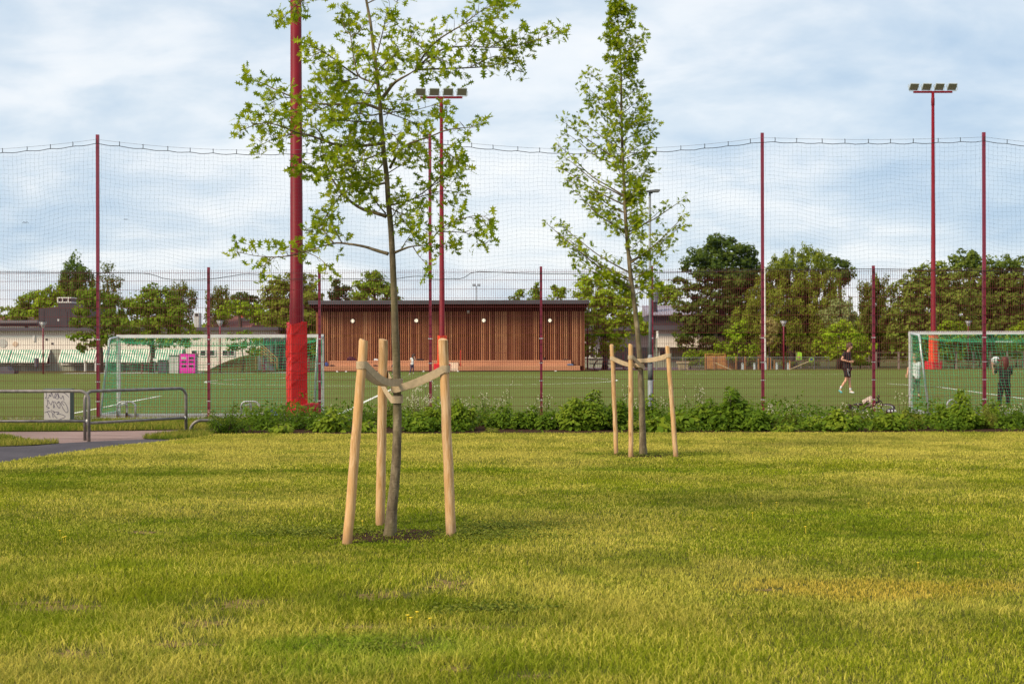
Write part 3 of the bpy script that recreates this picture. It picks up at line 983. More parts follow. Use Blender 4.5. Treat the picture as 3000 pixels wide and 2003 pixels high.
# ------------------------------------------------------------------ young oaks
OAK = [(0, 0), (.03, .0), (.05, .16), (.29, .09), (.10, .32), (.14, .36), (.43, .42), (.13, .55), (.13, .60), (.34, .82), (.09, .77), (0, 1.0),
       (-.09, .77), (-.34, .82), (-.13, .60), (-.13, .55), (-.43, .42), (-.14, .36), (-.10, .32), (-.29, .09), (-.05, .16), (-.03, 0)]


def resample(pts, step):
    out = [pts[0]]
    for a, b in zip(pts[:-1], pts[1:]):
        n = max(1, int((b - a).length / step))
        for i in range(1, n + 1):
            out.append(a.lerp(b, i / n))
    return out


def smooth_line(pts, it=2):
    for _ in range(it):
        q = [pts[0]]
        for a, b in zip(pts[:-1], pts[1:]):
            q += [a.lerp(b, .25), a.lerp(b, .75)]
        q.append(pts[-1])
        pts = q
    return pts


def young_oak(name, label, base, trunk_pts, r0, limbs, leaf, dens, start=.16, twig=1.0, seed=1):
    rs = np.random.RandomState(seed)
    root = thing(name, label, 'tree', base, 0, 'young oaks held between stakes')
    tp = smooth_line([Vector(p) for p in trunk_pts], 2)
    L = len(tp)
    ztop = tp[-1].z
    rad = []
    for p in tp:
        t = max(0, (p.z - base[2]) / (ztop - base[2]))
        rad.append(max(0.006, r0 * (1 - 0.86 * t ** 0.85) * (1 + 0.28 * math.exp(-p.z / 0.14))))
    mb = MB()
    mb.tube(tp, rad, 14, wob=0.02)
    br = MB()
    tw = MB()
    pos, nr, up, sz, ti = [], [], [], [], []

    def put_leaves(p, d, q):
        for _ in range(q):
            o = rs.normal(size=3)
            dd = np.array(d) * .6 + o * .75 + np.array((0, 0, -.12))
            dd /= np.linalg.norm(dd)
            n_ = rs.normal(size=3) * .8 + np.array((0, -.25, .75))
            pos.append(np.array(p) + dd * leaf * .22 + rs.normal(size=3) * .012)
            nr.append(n_); up.append(dd); sz.append(leaf * (.62 + .62 * rs.rand()))
            ti.append(np.clip(.16 + .68 * rs.rand() + .2 * (shade[0] - .5), 0, 1))
    shade = [.5]
    for lb in limbs:
        pts = smooth_line([Vector(p) for p in lb['pts']], 2)
        ln = sum((b - a).length for a, b in zip(pts[:-1], pts[1:]))
        rr = lb.get('r', 0.011 + 0.006 * ln)
        k = len(pts)
        br.tube(pts, [max(.0022, rr * (1 - .85 * i / (k - 1))) for i in range(k)], 7, wob=.06)
        fine_pts = resample(pts, 0.045 / dens)
        m_ = len(fine_pts)
        s0 = lb.get('start', start)
        for i, p in enumerate(fine_pts):
            t = i / max(1, m_ - 1)
            if t < s0 or rs.rand() > lb.get('fill', 1.0):
                continue
            shade[0] = rs.rand()
            d = (fine_pts[min(i + 1, m_ - 1)] - fine_pts[max(i - 1, 0)]).normalized()
            side = Vector(rs.normal(size=3))
            side = (side - d * side.dot(d)).normalized()
            tl = twig * (0.10 + 0.24 * rs.rand()) * (1 - .45 * t) * lb.get('tw', 1.0)
            td = (d * (.35 + .5 * rs.rand()) + side + Vector((0, 0, .15))).normalized()
            mid = p + td * tl * .5 + Vector(rs.normal(size=3)) * .015
            end = p + td * tl + Vector((0, 0, -.02 * tl))
            tw.tube([p, mid, end], [.0028, .0022, .0012], 3, False)
            q = max(3, int(round(2.6 + 2.5 * rs.rand())))
            put_leaves(end, td, q)
            if tl > .13:
                put_leaves(mid, td, 2)
            if tl > .22:
                put_leaves(p.lerp(end, .75), td, 2)
        put_leaves(fine_pts[-1], (fine_pts[-1] - fine_pts[-3]).normalized(), 6)
    mb.build('trunk', M['bark'], root, smooth=True)
    br.build('limbs', M['bark'], root, smooth=True)
    tw.build('twigs', M['twig'], root)
    me = leaf_mesh('crown', pos, nr, up, sz, ti, OAK, M['oakleaf'], base, .22)
    link_mesh('crown', me, root)
    print(name, 'leaves', len(pos))
    return root


def Z6(x, y, d):                         # coordinates read off the crop of the near crown
    return P(650 + x * .5102, y * .5102, d)


def Z7(x, y, d):
    return P(1550 + x * .5741, y * .5741, d)


d1 = T1.y
tr1 = [T1 + Vector((-.03, 0, -.06)), T1] + [D(x, y, d1) for x, y in ((898, 1170), (907, 1090), (911, 1000), (911, 920), (910, 860), (906, 760), (904, 690), (901, 610))] + \
      [Z6(x, y, d1) for x, y in ((970, 1290), (955, 1160), (948, 1020), (930, 880), (915, 700), (905, 560), (888, 400), (866, 250), (855, 130), (828, 0), (806, -140), (798, -290), (802, -420))]
LB = []
def limb(pts, off, **kw):
    k = len(pts)
    LB.append(dict(pts=[Z6(x, y, d1 + off * (i / (k - 1)) ** 1.1) for i, (x, y) in enumerate(pts)], **kw))
limb([(955, 1458), (880, 1436), (820, 1415), (740, 1402), (650, 1392), (560, 1420), (480, 1445)], .25, start=.45, fill=.7, r=.017)
limb([(480, 1445), (390, 1470), (300, 1478), (190, 1470), (85, 1445)], .1, start=0, r=.008)
limb([(640, 1392), (600, 1340), (550, 1300), (500, 1330)], .3, start=.1, r=.006)
limb([(690, 1395), (640, 1300), (620, 1240)], -.2, start=.2, r=.006, fill=.8)
limb([(480, 1445), (560, 1480), (610, 1530)], -.1, start=.4, r=.005, fill=.6)
limb([(300, 1478), (240, 1520), (230, 1570)], -.1, start=.3, r=.005, fill=.7)
limb([(988, 1452), (1040, 1430), (1090, 1413), (1175, 1410)], -.2, start=.85, r=.014, fill=.5)
limb([(1030, 1432), (1060, 1380), (1090, 1340)], .1, start=.4, r=.006, fill=.7)
limb([(1175, 1410), (1240, 1330), (1300, 1280), (1400, 1250), (1480, 1232), (1545, 1262)], -.2, start=.25, r=.007)
limb([(1240, 1330), (1330, 1330), (1430, 1340), (1510, 1400)], .1, start=.2, r=.006)
limb([(1175, 1410), (1250, 1420), (1320, 1410)], -.1, start=.3, r=.005, fill=.8)
limb([(1100, 1420), (1130, 1470), (1180, 1520)], -.2, start=.4, r=.005, fill=.8)
limb([(942, 1242), (880, 1222), (810, 1205), (740, 1160), (690, 1110), (640, 1040), (612, 990), (585, 900), (560, 820)], .5, start=.3, r=.018, fill=.9)
limb([(690, 1110), (640, 1180), (600, 1240), (560, 1290)], .3, start=.4, r=.006, fill=.7)
limb([(940, 1225), (900, 1180), (860, 1120), (840, 1060)], -.4, start=.2, r=.008)
limb([(945, 1048), (880, 1066), (830, 1045), (780, 990), (720, 930), (650, 900)], -.5, start=.2, r=.011)
limb([(780, 990), (720, 1020), (650, 1040), (540, 1000), (450, 960)], -.2, start=.1, r=.007)
limb([(780, 1000), (740, 1060), (700, 1120), (640, 1130)], -.4, start=.0, r=.006)
limb([(965, 965), (985, 925), (1010, 880), (1060, 830), (1130, 806), (1210, 780), (1290, 745), (1380, 735), (1480, 728)], -.4, start=.28, r=.014)
limb([(1210, 780), (1260, 850), (1320, 900), (1380, 940)], -.2, start=.1, r=.006)
limb([(1060, 830), (1110, 880), (1150, 920)], .3, start=.2, r=.006)
limb([(960, 1180), (1030, 1165), (1110, 1140), (1190, 1080), (1270, 1030), (1350, 1010)], .5, start=.15, r=.010)
limb([(1110, 1140), (1200, 1110), (1290, 1090), (1360, 1110)], .2, start=.1, r=.006)
limb([(1190, 1080), (1270, 1000), (1320, 950), (1350, 900)], .1, start=.1, r=.006)
limb([(965, 1190), (1010, 1220), (1080, 1240), (1150, 1220)], -.5, start=.1, r=.007)
limb([(975, 1300), (1030, 1270), (1100, 1290), (1170, 1330)], -.4, start=.15, r=.006, fill=.8)
limb([(975, 1250), (1010, 1200), (1020, 1130)], -.3, start=.2, r=.006, fill=.8)
limb([(918, 635), (870, 612), (800, 592), (720, 600), (620, 600), (520, 595), (420, 565), (300, 512), (220, 470), (155, 465)], .3, start=.25, r=.016)
limb([(720, 600), (660, 560), (590, 530), (500, 540)], .4, start=.05, r=.007)
limb([(620, 600), (560, 640), (480, 620), (420, 640)], -.3, start=.05, r=.007)
limb([(420, 565), (340, 560), (290, 590)], -.1, start=.1, r=.005)
limb([(925, 825), (860, 832), (780, 842), (680, 842), (590, 810), (500, 775), (430, 765), (330, 720), (230, 700), (110, 750)], -.5, start=.22, r=.016)
limb([(430, 765), (360, 780), (290, 800), (230, 830)], -.2, start=.05, r=.006)
limb([(590, 810), (560, 750), (500, 710), (420, 690), (330, 660), (190, 660)], -.3, start=.15, r=.007)
limb([(680, 842), (620, 870), (560, 900), (470, 960)], -.2, start=.1, r=.006, fill=.9)
limb([(915, 712), (860, 700), (780, 700), (700, 690), (620, 700)], -.6, start=.2, r=.010)
limb([(780, 700), (740, 760), (700, 820), (720, 880)], -.3, start=.1, r=.006)
limb([(915, 720), (880, 770), (840, 830), (800, 900), (820, 960)], -.5, start=.2, r=.007)
limb([(925, 790), (960, 760), (1000, 780), (1010, 830)], -.4, start=.2, r=.006)
limb([(918, 570), (950, 525), (985, 480), (1022, 455), (1070, 430), (1112, 402)], -.2, start=.9, r=.020)
limb([(1112, 402), (1160, 315), (1220, 245), (1300, 190), (1390, 140), (1450, 90), (1510, 50), (1580, 20)], -.2, start=.1, r=.010)
limb([(1390, 140), (1460, 120), (1540, 110)], .1, start=.1, r=.005)
limb([(1510, 50), (1580, 60), (1600, 30)], .1, start=.1, r=.004)
limb([(1112, 402), (1200, 398), (1300, 395), (1420, 390), (1520, 385), (1610, 360), (1700, 378)], .3, start=.08, r=.010)
limb([(1420, 390), (1500, 350), (1570, 320), (1640, 330)], .2, start=.1, r=.006)
limb([(1112, 402), (1190, 325), (1260, 285), (1330, 270), (1430, 265), (1540, 275), (1650, 272), (1740, 250)], .1, start=.15, r=.010)
limb([(1740, 250), (1810, 232), (1870, 200), (1930, 185)], .0, start=.35, r=.005)
limb([(1540, 275), (1600, 230), (1680, 215), (1740, 230)], .2, start=.1, r=.005)
limb([(1430, 265), (1480, 210), (1560, 190)], -.2, start=.1, r=.005)
limb([(1190, 325), (1130, 260), (1080, 200), (1090, 190)], .2, start=.2, r=.006, fill=.8)
limb([(1112, 402), (1180, 350), (1230, 340), (1290, 350)], -.4, start=.1, r=.006)
limb([(888, 480), (830, 462), (780, 440), (765, 370), (750, 290), (738, 200), (728, 120), (722, 60)], .3, start=.2, r=.010)
limb([(738, 200), (700, 170), (690, 90)], .1, start=.2, r=.005, fill=.8)
limb([(740, 210), (800, 180), (830, 110)], .1, start=.2, r=.005, fill=.8)
limb([(780, 440), (700, 385), (640, 335), (570, 290), (500, 262)], -.3, start=.15, r=.009)
limb([(700, 385), (640, 390), (580, 360), (520, 320)], .1, start=.1, r=.006)
limb([(780, 450), (700, 470), (620, 490), (590, 450)], -.4, start=.1, r=.007)
limb([(878, 350), (900, 280), (920, 200), (935, 130), (945, 80)], -.3, start=.15, r=.008)
limb([(890, 420), (930, 370), (980, 330), (1020, 290), (1000, 260)], -.5, start=.15, r=.008)
limb([(890, 430), (930, 450), (970, 420), (1010, 400)], -.5, start=.1, r=.007)
limb([(885, 400), (850, 370), (820, 310)], -.5, start=.2, r=.006)
limb([(925, 620), (980, 635), (1030, 590), (1040, 555)], .4, start=.2, r=.006, fill=.9)
limb([(928, 640), (1000, 665), (1070, 690), (1140, 720)], .3, start=.2, r=.007, fill=.9)
limb([(928, 660), (1000, 640), (1080, 640), (1160, 620), (1230, 600), (1290, 630)], .5, start=.35, r=.006, fill=.75)
limb([(945, 1000), (1010, 960), (1060, 930), (1050, 900)], -.3, start=.3, r=.006, fill=.8)
limb([(920, 650), (850, 668), (780, 650), (700, 640), (640, 660)], -.5, start=.15, r=.008)
limb([(928, 870), (860, 905), (770, 925), (690, 950), (640, 990)], -.6, start=.15, r=.009)
limb([(905, 520), (840, 545), (770, 520), (700, 545), (640, 520)], .4, start=.15, r=.008)
limb([(935, 930), (890, 980), (850, 1060), (800, 1100)], .4, start=.1, r=.007)
limb([(920, 760), (870, 760), (800, 790), (740, 810)], .5, start=.1, r=.007)
limb([(895, 450), (860, 500), (820, 560), (800, 640)], -.4, start=.2, r=.006)
limb([(815, -60), (720, -70), (600, -40), (480, -10), (400, 50), (350, 110)], .4, start=.2, r=.011)
limb([(480, -10), (430, 20), (420, 80)], .2, start=.1, r=.005)
limb([(835, 20), (900, -10), (960, -20), (1010, 20)], -.4, start=.2, r=.006, fill=.8)
limb([(812, -120), (900, -180), (1000, -260), (1100, -330)], .3, start=.2, r=.010)
limb([(805, -200), (700, -280), (600, -330)], -.2, start=.2, r=.009)
limb([(800, -300), (860, -380), (900, -460)], .2, start=.2, r=.008)
limb([(800, -320), (740, -420), (720, -500)], .2, start=.2, r=.008)
limb([(802, -420), (800, -500), (805, -560)], .0, start=.0, r=.008)
young_oak('young_oak', 'young oak in the middle of the lawn, taller than the picture, with wide side branches', T1, tr1, .047, LB, .074, 1.0, twig=.56, seed=4)

# second oak: narrow pyramid
d2 = T2.y
tr2 = [T2 + Vector((0, 0, -.06)), T2] + [D(x, y, d2) for x, y in ((1473, 980), (1471, 900), (1467, 820), (1460, 740), (1454, 690))] + \
      [Z7(x, y, d2) for x, y in ((528, 1480), (515, 1380), (505, 1270), (493, 1130), (485, 950), (475, 750), (471, 560), (470, 350), (456, 150), (450, 20))]
def trunk2(y):
    pts = ((1480, 528), (1380, 515), (1270, 505), (1130, 493), (950, 485), (750, 475), (560, 471), (350, 470), (150, 456), (20, 450))
    for (ya, xa), (yb, xb) in zip(pts[:-1], pts[1:]):
        if y >= yb:
            return xa + (xb - xa) * (ya - y) / (ya - yb)
    return 450
LB = []
rs2 = np.random.RandomState(8)
PROF = [(30, 432, 470), (60, 430, 520), (120, 420, 510), (185, 398, 585), (230, 430, 560), (300, 405, 545), (370, 305, 530), (440, 288, 560), (500, 310, 580), (560, 330, 585),
        (600, 250, 590), (625, 178, 610), (680, 190, 635), (740, 148, 600), (800, 180, 600), (860, 170, 610), (920, 200, 590), (960, 215, 560), (1000, 330, 570), (1050, 320, 700),
        (1010, 500, 800), (1100, 360, 795), (1140, 88, 560), (1160, 170, 770), (1200, 170, 715), (1250, 200, 710), (1300, 230, 600), (1350, 240, 640), (1400, 380, 600), (1440, 420, 640), (1470, 500, 640)]
for y, xl, xr in PROF:
    for side, xe in ((-1, xl), (1, xr)):
        xt = trunk2(y)
        w_ = abs(xe - xt)
        if w_ < 12:
            continue
        y0 = min(1470, y + w_ * (.55 + .3 * rs2.rand()))
        x0 = trunk2(y0)
        off = rs2.uniform(-.5, .5) * w_ / 300
        mid = (x0 + (xe - x0) * .5, y0 + (y - y0) * .42 + rs2.uniform(-15, 15))
        pts = [(x0, y0), (x0 + (xe - x0) * .25, y0 + (y - y0) * .2), mid, (x0 + (xe - x0) * .8, y0 + (y - y0) * .78), (xe, y)]
        LB.append(dict(pts=[Z7(px, py, d2 + off * (i / 4)) for i, (px, py) in enumerate(pts)], r=.004 + .00003 * w_, tw=.5 if w_ < 90 else 1.0, start=.16, fill=(.42 if side > 0 and xe > 620 else .85) if w_ > 120 else 1.0))
for y in range(180, 1250, 62):           # limbs toward and away from the viewer
    x0 = trunk2(y + 60)
    w_ = 40 + 110 * min(1, (y - 100) / 600)
    for s in (-1, 1):
        e = rs2.uniform(-.6, .6) * w_
        pts = [(x0, y + 60), (x0 + e * .5, y + 20), (x0 + e, y - 25)]
        LB.append(dict(pts=[Z7(px, py, d2 + s * (w_ / 300) * .9 * (i / 2)) for i, (px, py) in enumerate(pts)], r=.005, tw=.5 if y < 420 else .9, start=.2, fill=.9))
LB.append(dict(pts=[Z7(px, py, d2) for px, py in ((456, 150), (452, 80), (450, 20), (452, -5))], r=.006, start=0))
LB.append(dict(pts=[Z7(px, py, d2) for px, py in ((545, 1500), (575, 1488), (600, 1440), (590, 1400))], r=.009, start=.6))
LB.append(dict(pts=[Z7(px, py, d2 + .1) for px, py in ((508, 1290), (540, 1355), (600, 1340), (630, 1290), (690, 1230))], r=.010, start=.5, fill=.8))
young_oak('young_oak', 'slim pyramid shaped young oak farther back, in front of the grey lamp post', T2, tr2, .052, LB, .084, .85, twig=.66, start=.08, seed=9)

# ------------------------------------------------------------------ stakes and ties
def stake(base, top, r, label):
    base, top = Vector(base), Vector(top)
    a = (top - base).normalized()
    mb = MB()
    pts, rad = [], []
    for i in range(15):
        t = i / 14
        pts.append(base.lerp(top, t) + Vector((random.uniform(-.003, .003), random.uniform(-.003, .003), 0)))
        rad.append(r * (1.06 - .08 * t + random.uniform(-.02, .02)))
    pts[0] = pts[0] - a * .08
    pts.append(top + a * .006); rad.append(r * .88)
    mb.tube(pts, rad, 16, tint=.5)
    o = mb.build('tree_stake', M['stake'], origin=base, smooth=True)
    md = o.modifiers.new('e', 'EDGE_SPLIT'); md.split_angle = R(50)
    return tag(o, label, 'stake', 'peeled wooden tree stakes')


def on(a, b, z):
    t = (z - a.z) / (b.z - a.z)
    return a.lerp(b, t)


def belt(sa, sb, zs, rs_, tc_, rt, zt, width, sag, label, twist=0.0):
    """closed webbing belt round a stake (centre sa at height zs) and the trunk (tc_ at zt)"""
    A = Vector((sa.x, sa.y, zs)); B = Vector((tc_.x, tc_.y, zt))
    dxy = Vector((B.x - A.x, B.y - A.y, 0)); Ld = dxy.length
    e = dxy / Ld
    n = Vector((-e.y, e.x, 0))
    ra, rb = rs_ + .006, rt + .006
    al = math.asin((ra - rb) / Ld)
    pts, wd = [], []
    def zf(s):
        return zs + (zt - zs) * s - sag * math.sin(PI * min(1, max(0, s)))
    up = Vector((0, 0, 1))
    slope = (zt - zs) / Ld
    for i in range(13):                  # round the stake, far side
        th = PI / 2 - al + (PI + 2 * al) * i / 12
        p = A + (e * math.cos(th) + n * math.sin(th)) * ra
        pts.append(Vector((p.x, p.y, zs - slope * .0))); wd.append(up)
    s0 = pts[-1].copy()
    q = B + (e * math.cos(-(PI / 2 - al)) + n * math.sin(-(PI / 2 - al))) * rb
    for i in range(1, 12):
        t = i / 12
        p = s0.lerp(q, t); p.z = zf(t)
        pts.append(p); wd.append(up)
    for i in range(13):
        th = -(PI / 2 - al) + (PI - 2 * al) * i / 12
        p = B + (e * math.cos(th) + n * math.sin(th)) * rb
        pts.append(Vector((p.x, p.y, zt))); wd.append(up)
    q0 = pts[-1].copy(); q1 = pts[0]
    for i in range(1, 12):
        t = i / 12
        p = q0.lerp(q1, t); p.z = zf(1 - t) - twist * math.sin(PI * t)
        pts.append(p); wd.append(up)
    mb = MB()
    mb.ribbon(pts, wd, width, .004, closed=True)
    o = mb.build('tree_tie', M['webbing'], origin=A)
    return tag(recalc(o), label, 'tree tie', 'webbing ties between stake and trunk')


def trunk_at(tr, z):
    pts = smooth_line([Vector(p) for p in tr], 2)
    for a, b in zip(pts[:-1], pts[1:]):
        if a.z <= z <= b.z:
            return on(a, b, z)
    return pts[0]


def gtop(base, px, py, dd):
    return P(px, py, base.y + dd)


def ST(xb, yb, xt, yt, dd=0.0):          # display coordinates of foot and head
    b_ = G(xb * 1.27768, yb * 1.27768)
    return b_, D(xt, yt, b_.y + dd)


b1, t1 = ST(796.5, 1248, 834, 781, .12)
b2, t2 = ST(872, 1205, 879, 780, -.1)
b3, t3 = ST(1034.5, 1230, 1016, 780, .0)
stake(b1, t1, .039, 'peeled stake leaning right, left of the near oak')
stake(b2, t2, .041, 'orange toned peeled stake just behind the trunk of the near oak')
stake(b3, t3, .041, 'peeled stake with a long crack, right of the near oak')
rt1 = .042
belt(on(b1, t1, 1.47), None, 1.465, .039, trunk_at(tr1, 1.32), rt1, 1.315, .062, .06, 'sagging beige webbing tie from the left stake to the near oak')
belt(on(b3, t3, 1.42), None, 1.425, .041, trunk_at(tr1, 1.26), rt1 + .005, 1.255, .062, .015, 'taut beige webbing tie from the right stake to the near oak')
belt(on(b2, t2, 1.36), None, 1.365, .041, trunk_at(tr1, 1.17), rt1 + .001, 1.165, .062, .02, 'beige webbing tie from the rear stake, lowest on the near oak')

def Z8(x, y, d):
    return P(1600 + x * .2554, 1000 + y * .2554, d)
def ST2(xb, yb, xt, yt, dd=0.0):
    b_ = G(1600 + xb * .2554, 1000 + yb * .2554)
    return b_, Z8(xt, yt, b_.y + dd)
c1, e1 = ST2(806, 1302, 755, 45, -.05)
c2, e2 = ST2(973, 1330, 970, 40, .05)
c3, e3 = ST2(1489, 1328, 1393, 65, 0)
stake(c1, e1, .032, 'peeled stake at the left of the far oak')
stake(c2, e2, .034, 'peeled stake standing in front of the trunk of the far oak')
stake(c3, e3, .034, 'shortest peeled stake, leaning left at the right of the far oak')
rt2 = .047
def zz(y, d):
    return EYE - (1000 + y * .2554 - 1020 + 1) / F * d
belt(on(c1, e1, 1.42), None, zz(190, 21.2), .032, trunk_at(tr2, 1.3), rt2, zz(275, 21.1), .058, .035, 'beige webbing tie from the left stake to the far oak')
belt(on(c3, e3, 1.42), None, zz(160, 20.8), .034, trunk_at(tr2, 1.38), rt2 + .005, zz(222, 21.1), .058, .02, 'beige webbing tie from the right stake to the far oak')
belt(on(c2, e2, 1.42), None, zz(180, 20.8), .034, trunk_at(tr2, 1.3), rt2 + .01, zz(300, 21.1), .058, .01, 'short beige webbing tie from the front stake to the far oak')

# ------------------------------------------------------------------ fence and ball-stop net
KX = (1586 - 1260.5) / F * FENCE_Y / 1.0
SP = 324.9 / F * FENCE_Y
def fx(i):
    return uv(286 + 324.9 * i, 1020)[0] / F * FENCE_Y
FI0, FI1 = -2, 10
TALL = (0, 3, 6, 8)
fence = thing('wire_fence', 'maroon welded wire fence running the whole width in front of the pitch', 'fence', (fx(4), FENCE_Y, 0))
ZC = (1.82, 1.27, .87, .43)
for i in range(FI0, FI1 + 1):
    X = fx(i)
    h = 6.43 if i in TALL else 3.44
    pw = .066 if i in TALL else .058
    mb = MB()
    mb.box(X - pw / 2, X + pw / 2, FENCE_Y + .035 - pw / 2, FENCE_Y + .035 + pw / 2, .02, h)
    p = mb.build('post', M['maroon'], fence)
    if i in TALL:
        p['label'] = 'tall post that carries the ball net'
    for z in ZC:
        mb = MB()
        mb.box(X - pw / 2 - .014, X + pw / 2 + .014, FENCE_Y - .008 + .035 - pw / 2, FENCE_Y + .04, z - .011, z + .011)
        mb.build('clamp', M['clip'], p)
pm = MB()
wr = .0060
for j in range(50):
    x = .025 + .05 * j * (SP - .0) / 2.5
    for z0, z1 in ((.07, 1.86), (1.93, 3.38)):
        pm.box(x - wr / 2, x + wr / 2, -wr / 2, wr / 2, z0, z1)
zs_ = [.1 + .2 * k for k in range(9)] + [1.935, 2.13, 2.33, 2.53, 2.73, 2.93, 3.13, 3.31]
for z in zs_:
    for yy in (-.009, .009):
        pm.box(0, SP, yy - wr / 2, yy + wr / 2, z - wr / 2 - .0002, z + wr / 2 + .0002)
pmesh = pm.mesh('mesh_panel', M['wire'])
for i in range(FI0, FI1):
    o = link_mesh('mesh_panel', pmesh, fence)
    o.location = (fx(i) - fx(4), -.012, 0)

# netting
NY = FENCE_Y - .035
def ztop(x):
    ii = (x - fx(0)) / SP
    knots = [-3, 0, 3, 6, 8, 11]
    for a, b in zip(knots[:-1], knots[1:]):
        if a <= ii <= b:
            t = (ii - a) / (b - a)
            sag = .255 if b - a == 3 else .06
            if (a, b) == (6, 8):
                sag = .05
            return 6.315 - sag * 4 * t * (1 - t)
    return 6.3
X0, X1 = fx(FI0), fx(FI1)
nu = int((X1 - X0) / .1)
nvv = 31
xs = np.linspace(X0, X1, nu + 1)
grid = np.zeros((nu + 1, nvv + 1, 3))
rn = np.random.RandomState(3)
for i, x in enumerate(xs):
    zt_ = ztop(x) - .085
    sc = abs(math.sin((x - fx(0)) / .525 * PI))
    zt_ -= .022 * sc
    zb = 3.25 + .06 * math.sin(x * 1.3) + .05 * math.sin(x * 3.1 + 1)
    for j in range(nvv + 1):
        t = j / nvv
        z = zt_ + (zb - zt_) * t
        wx = .05 * math.sin(z * 2.1 + x * .7) * t + .008 * math.sin(x * 2.3 + z * 4.0) + .008 * math.sin(z * 9 + x)
        wz = .05 * math.sin(x * 1.7 + z * 1.1) * math.sin(PI * t) + .02 * math.sin(x * 5 + z * 3) * math.sin(PI * t)
        grid[i, j] = (x + wx * math.sin(PI * min(1, t * 1.4 + .05)) + rn.normal() * .002, NY + .05 * math.sin(x * .8 + z * 2) * math.sin(PI * t) - .02, z + wz + rn.normal() * .002)


def net_threads(grid, r, name, m, parent):
    a, b = [], []
    nu_, nv_ = grid.shape[0], grid.shape[1]
    segs = []
    for i in range(nu_):
        segs.append((grid[i, :-1], grid[i, 1:]))
    for j in range(nv_):
        segs.append((grid[:-1, j], grid[1:, j]))
    A = np.concatenate([s[0] for s in segs]); B = np.concatenate([s[1] for s in segs])
    k = np.linalg.norm(B - A, axis=1) > 1e-6
    A, B = A[k], B[k]
    d = B - A
    d /= np.linalg.norm(d, axis=1, keepdims=True)
    ref = np.where(np.abs(d[:, 1:2]) > .9, np.array([[1.0, 0, 0]]), np.array([[0, 1.0, 0]]))
    x = np.cross(d, ref); x /= np.linalg.norm(x, axis=1, keepdims=True)
    y = np.cross(d, x)
    ring = [x * math.cos(t) * r + y * math.sin(t) * r for t in (0, 2 * PI / 3, 4 * PI / 3)]
    V = np.stack([A + ring[0], A + ring[1], A + ring[2], B + ring[0], B + ring[1], B + ring[2]], 1).reshape(-1, 3)
    base = (np.arange(len(A)) * 6)[:, None]
    F_ = (base + np.array([0, 1, 4, 3, 1, 2, 5, 4, 2, 0, 3, 5])[None, :]).ravel()
    off = np.array(world_loc(parent))
    me = fast_mesh(name, V - off, F_, np.full(len(A) * 3, 4), m)
    return link_mesh(name, me, parent)


net = thing('ball_net', 'fine dark ball net strung between the tall maroon posts above the fence', 'net', (fx(4), NY, 3.2))
net_threads(grid, .0013, 'netting', M['ballnet'], net)
mb = MB(); mb.tube([grid[i, 0] for i in range(nu + 1)], .0075, 5, False); mb.build('top_rope', M['rope'], net)
mb = MB(); mb.tube([Vector((x, NY - .0, ztop(x) + .0)) for x in xs], .003, 4, False); mb.build('support_cable', M['cable'], net)
# bottom rope: mostly straight, with slack loops as in the photo (view coordinates)
br_ = [(-200, 624), (0, 624), (180, 625), (225, 625), (320, 626), (350, 629), (380, 641), (440, 641), (485, 640), (530, 633), (560, 628), (590, 629), (620, 634), (640, 641), (690, 640),
       (735, 640), (800, 639), (860, 640), (905, 640), (940, 634), (968, 633), (985, 638), (996, 641), (1030, 639), (1060, 640), (1085, 622), (1140, 624), (1200, 627), (1260, 628), (1400, 627), (1560, 625), (1745, 617), (1850, 619), (2000, 616), (2150, 620), (2348, 622), (2600, 622)]
mb = MB(); mb.tube(smooth_line([D(x, y, NY - .03) for x, y in br_], 1), .0075, 5, False); mb.build('bottom_rope', M['rope'], net)
hk = MB(); hk.tube([(0, 0, .0), (.004, 0, -.045), (0, 0, -.1)], .008, 5); hkm = hk.mesh('hook', M['rope'])
x = fx(0) - 6 * .525
while x < X1:
    if x > X0:
        o = link_mesh('hook', hkm, net)
        o.location = Vector((x + random.uniform(-.03, .03), NY - .01, ztop(x) + .012)) - net.location
    x += .525

# ------------------------------------------------------------------ floodlight masts
def flood_head(root, c, n=4, pitch=.93):
    mb = MB()
    L_ = pitch * (n - 1) + .05
    mb.bar(c + Vector((-L_ / 2, 0, 0)), c + Vector((L_ / 2, 0, 0)), .12, .14)
    mb.build('cross_arm', M['redpole'], root)
    for i in range(n):
        x = (i - (n - 1) / 2) * pitch
        q = c + Vector((x, -.05, .38))
        rot = (Matrix.Rotation(R(8), 3, 'Z') @ Matrix.Rotation(R(-52), 3, 'X'))
        mb = MB()
        mb.obox(q, (.33, .27, .05), rot)
        mb.obox(q + rot @ Vector((0, .02, .11)), (.24, .17, .06), rot)
        f_ = mb.build('floodlight', M['alu'], root)
        mb = MB(); mb.obox(q + rot @ Vector((0, 0, -.056)), (.295, .235, .004), rot)
        mb.build('glass', M['floodglass'], f_)
        mb = MB()
        for s in (-1, 1):
            mb.tube([q + Vector((s * .37, .0, .02)), q + Vector((s * .38, 0, -.18)), q + Vector((s * .33, .03, -.30)), q + Vector((0, .04, -.31))], .022, 6)
        mb.tube([q + Vector((-.30, .08, .10)), q + Vector((-.40, .05, .18)), q + Vector((-.44, 0, .06)), q + Vector((-.38, 0, -.06))], .02, 6)
        mb.build('bracket', M['alu'], f_)


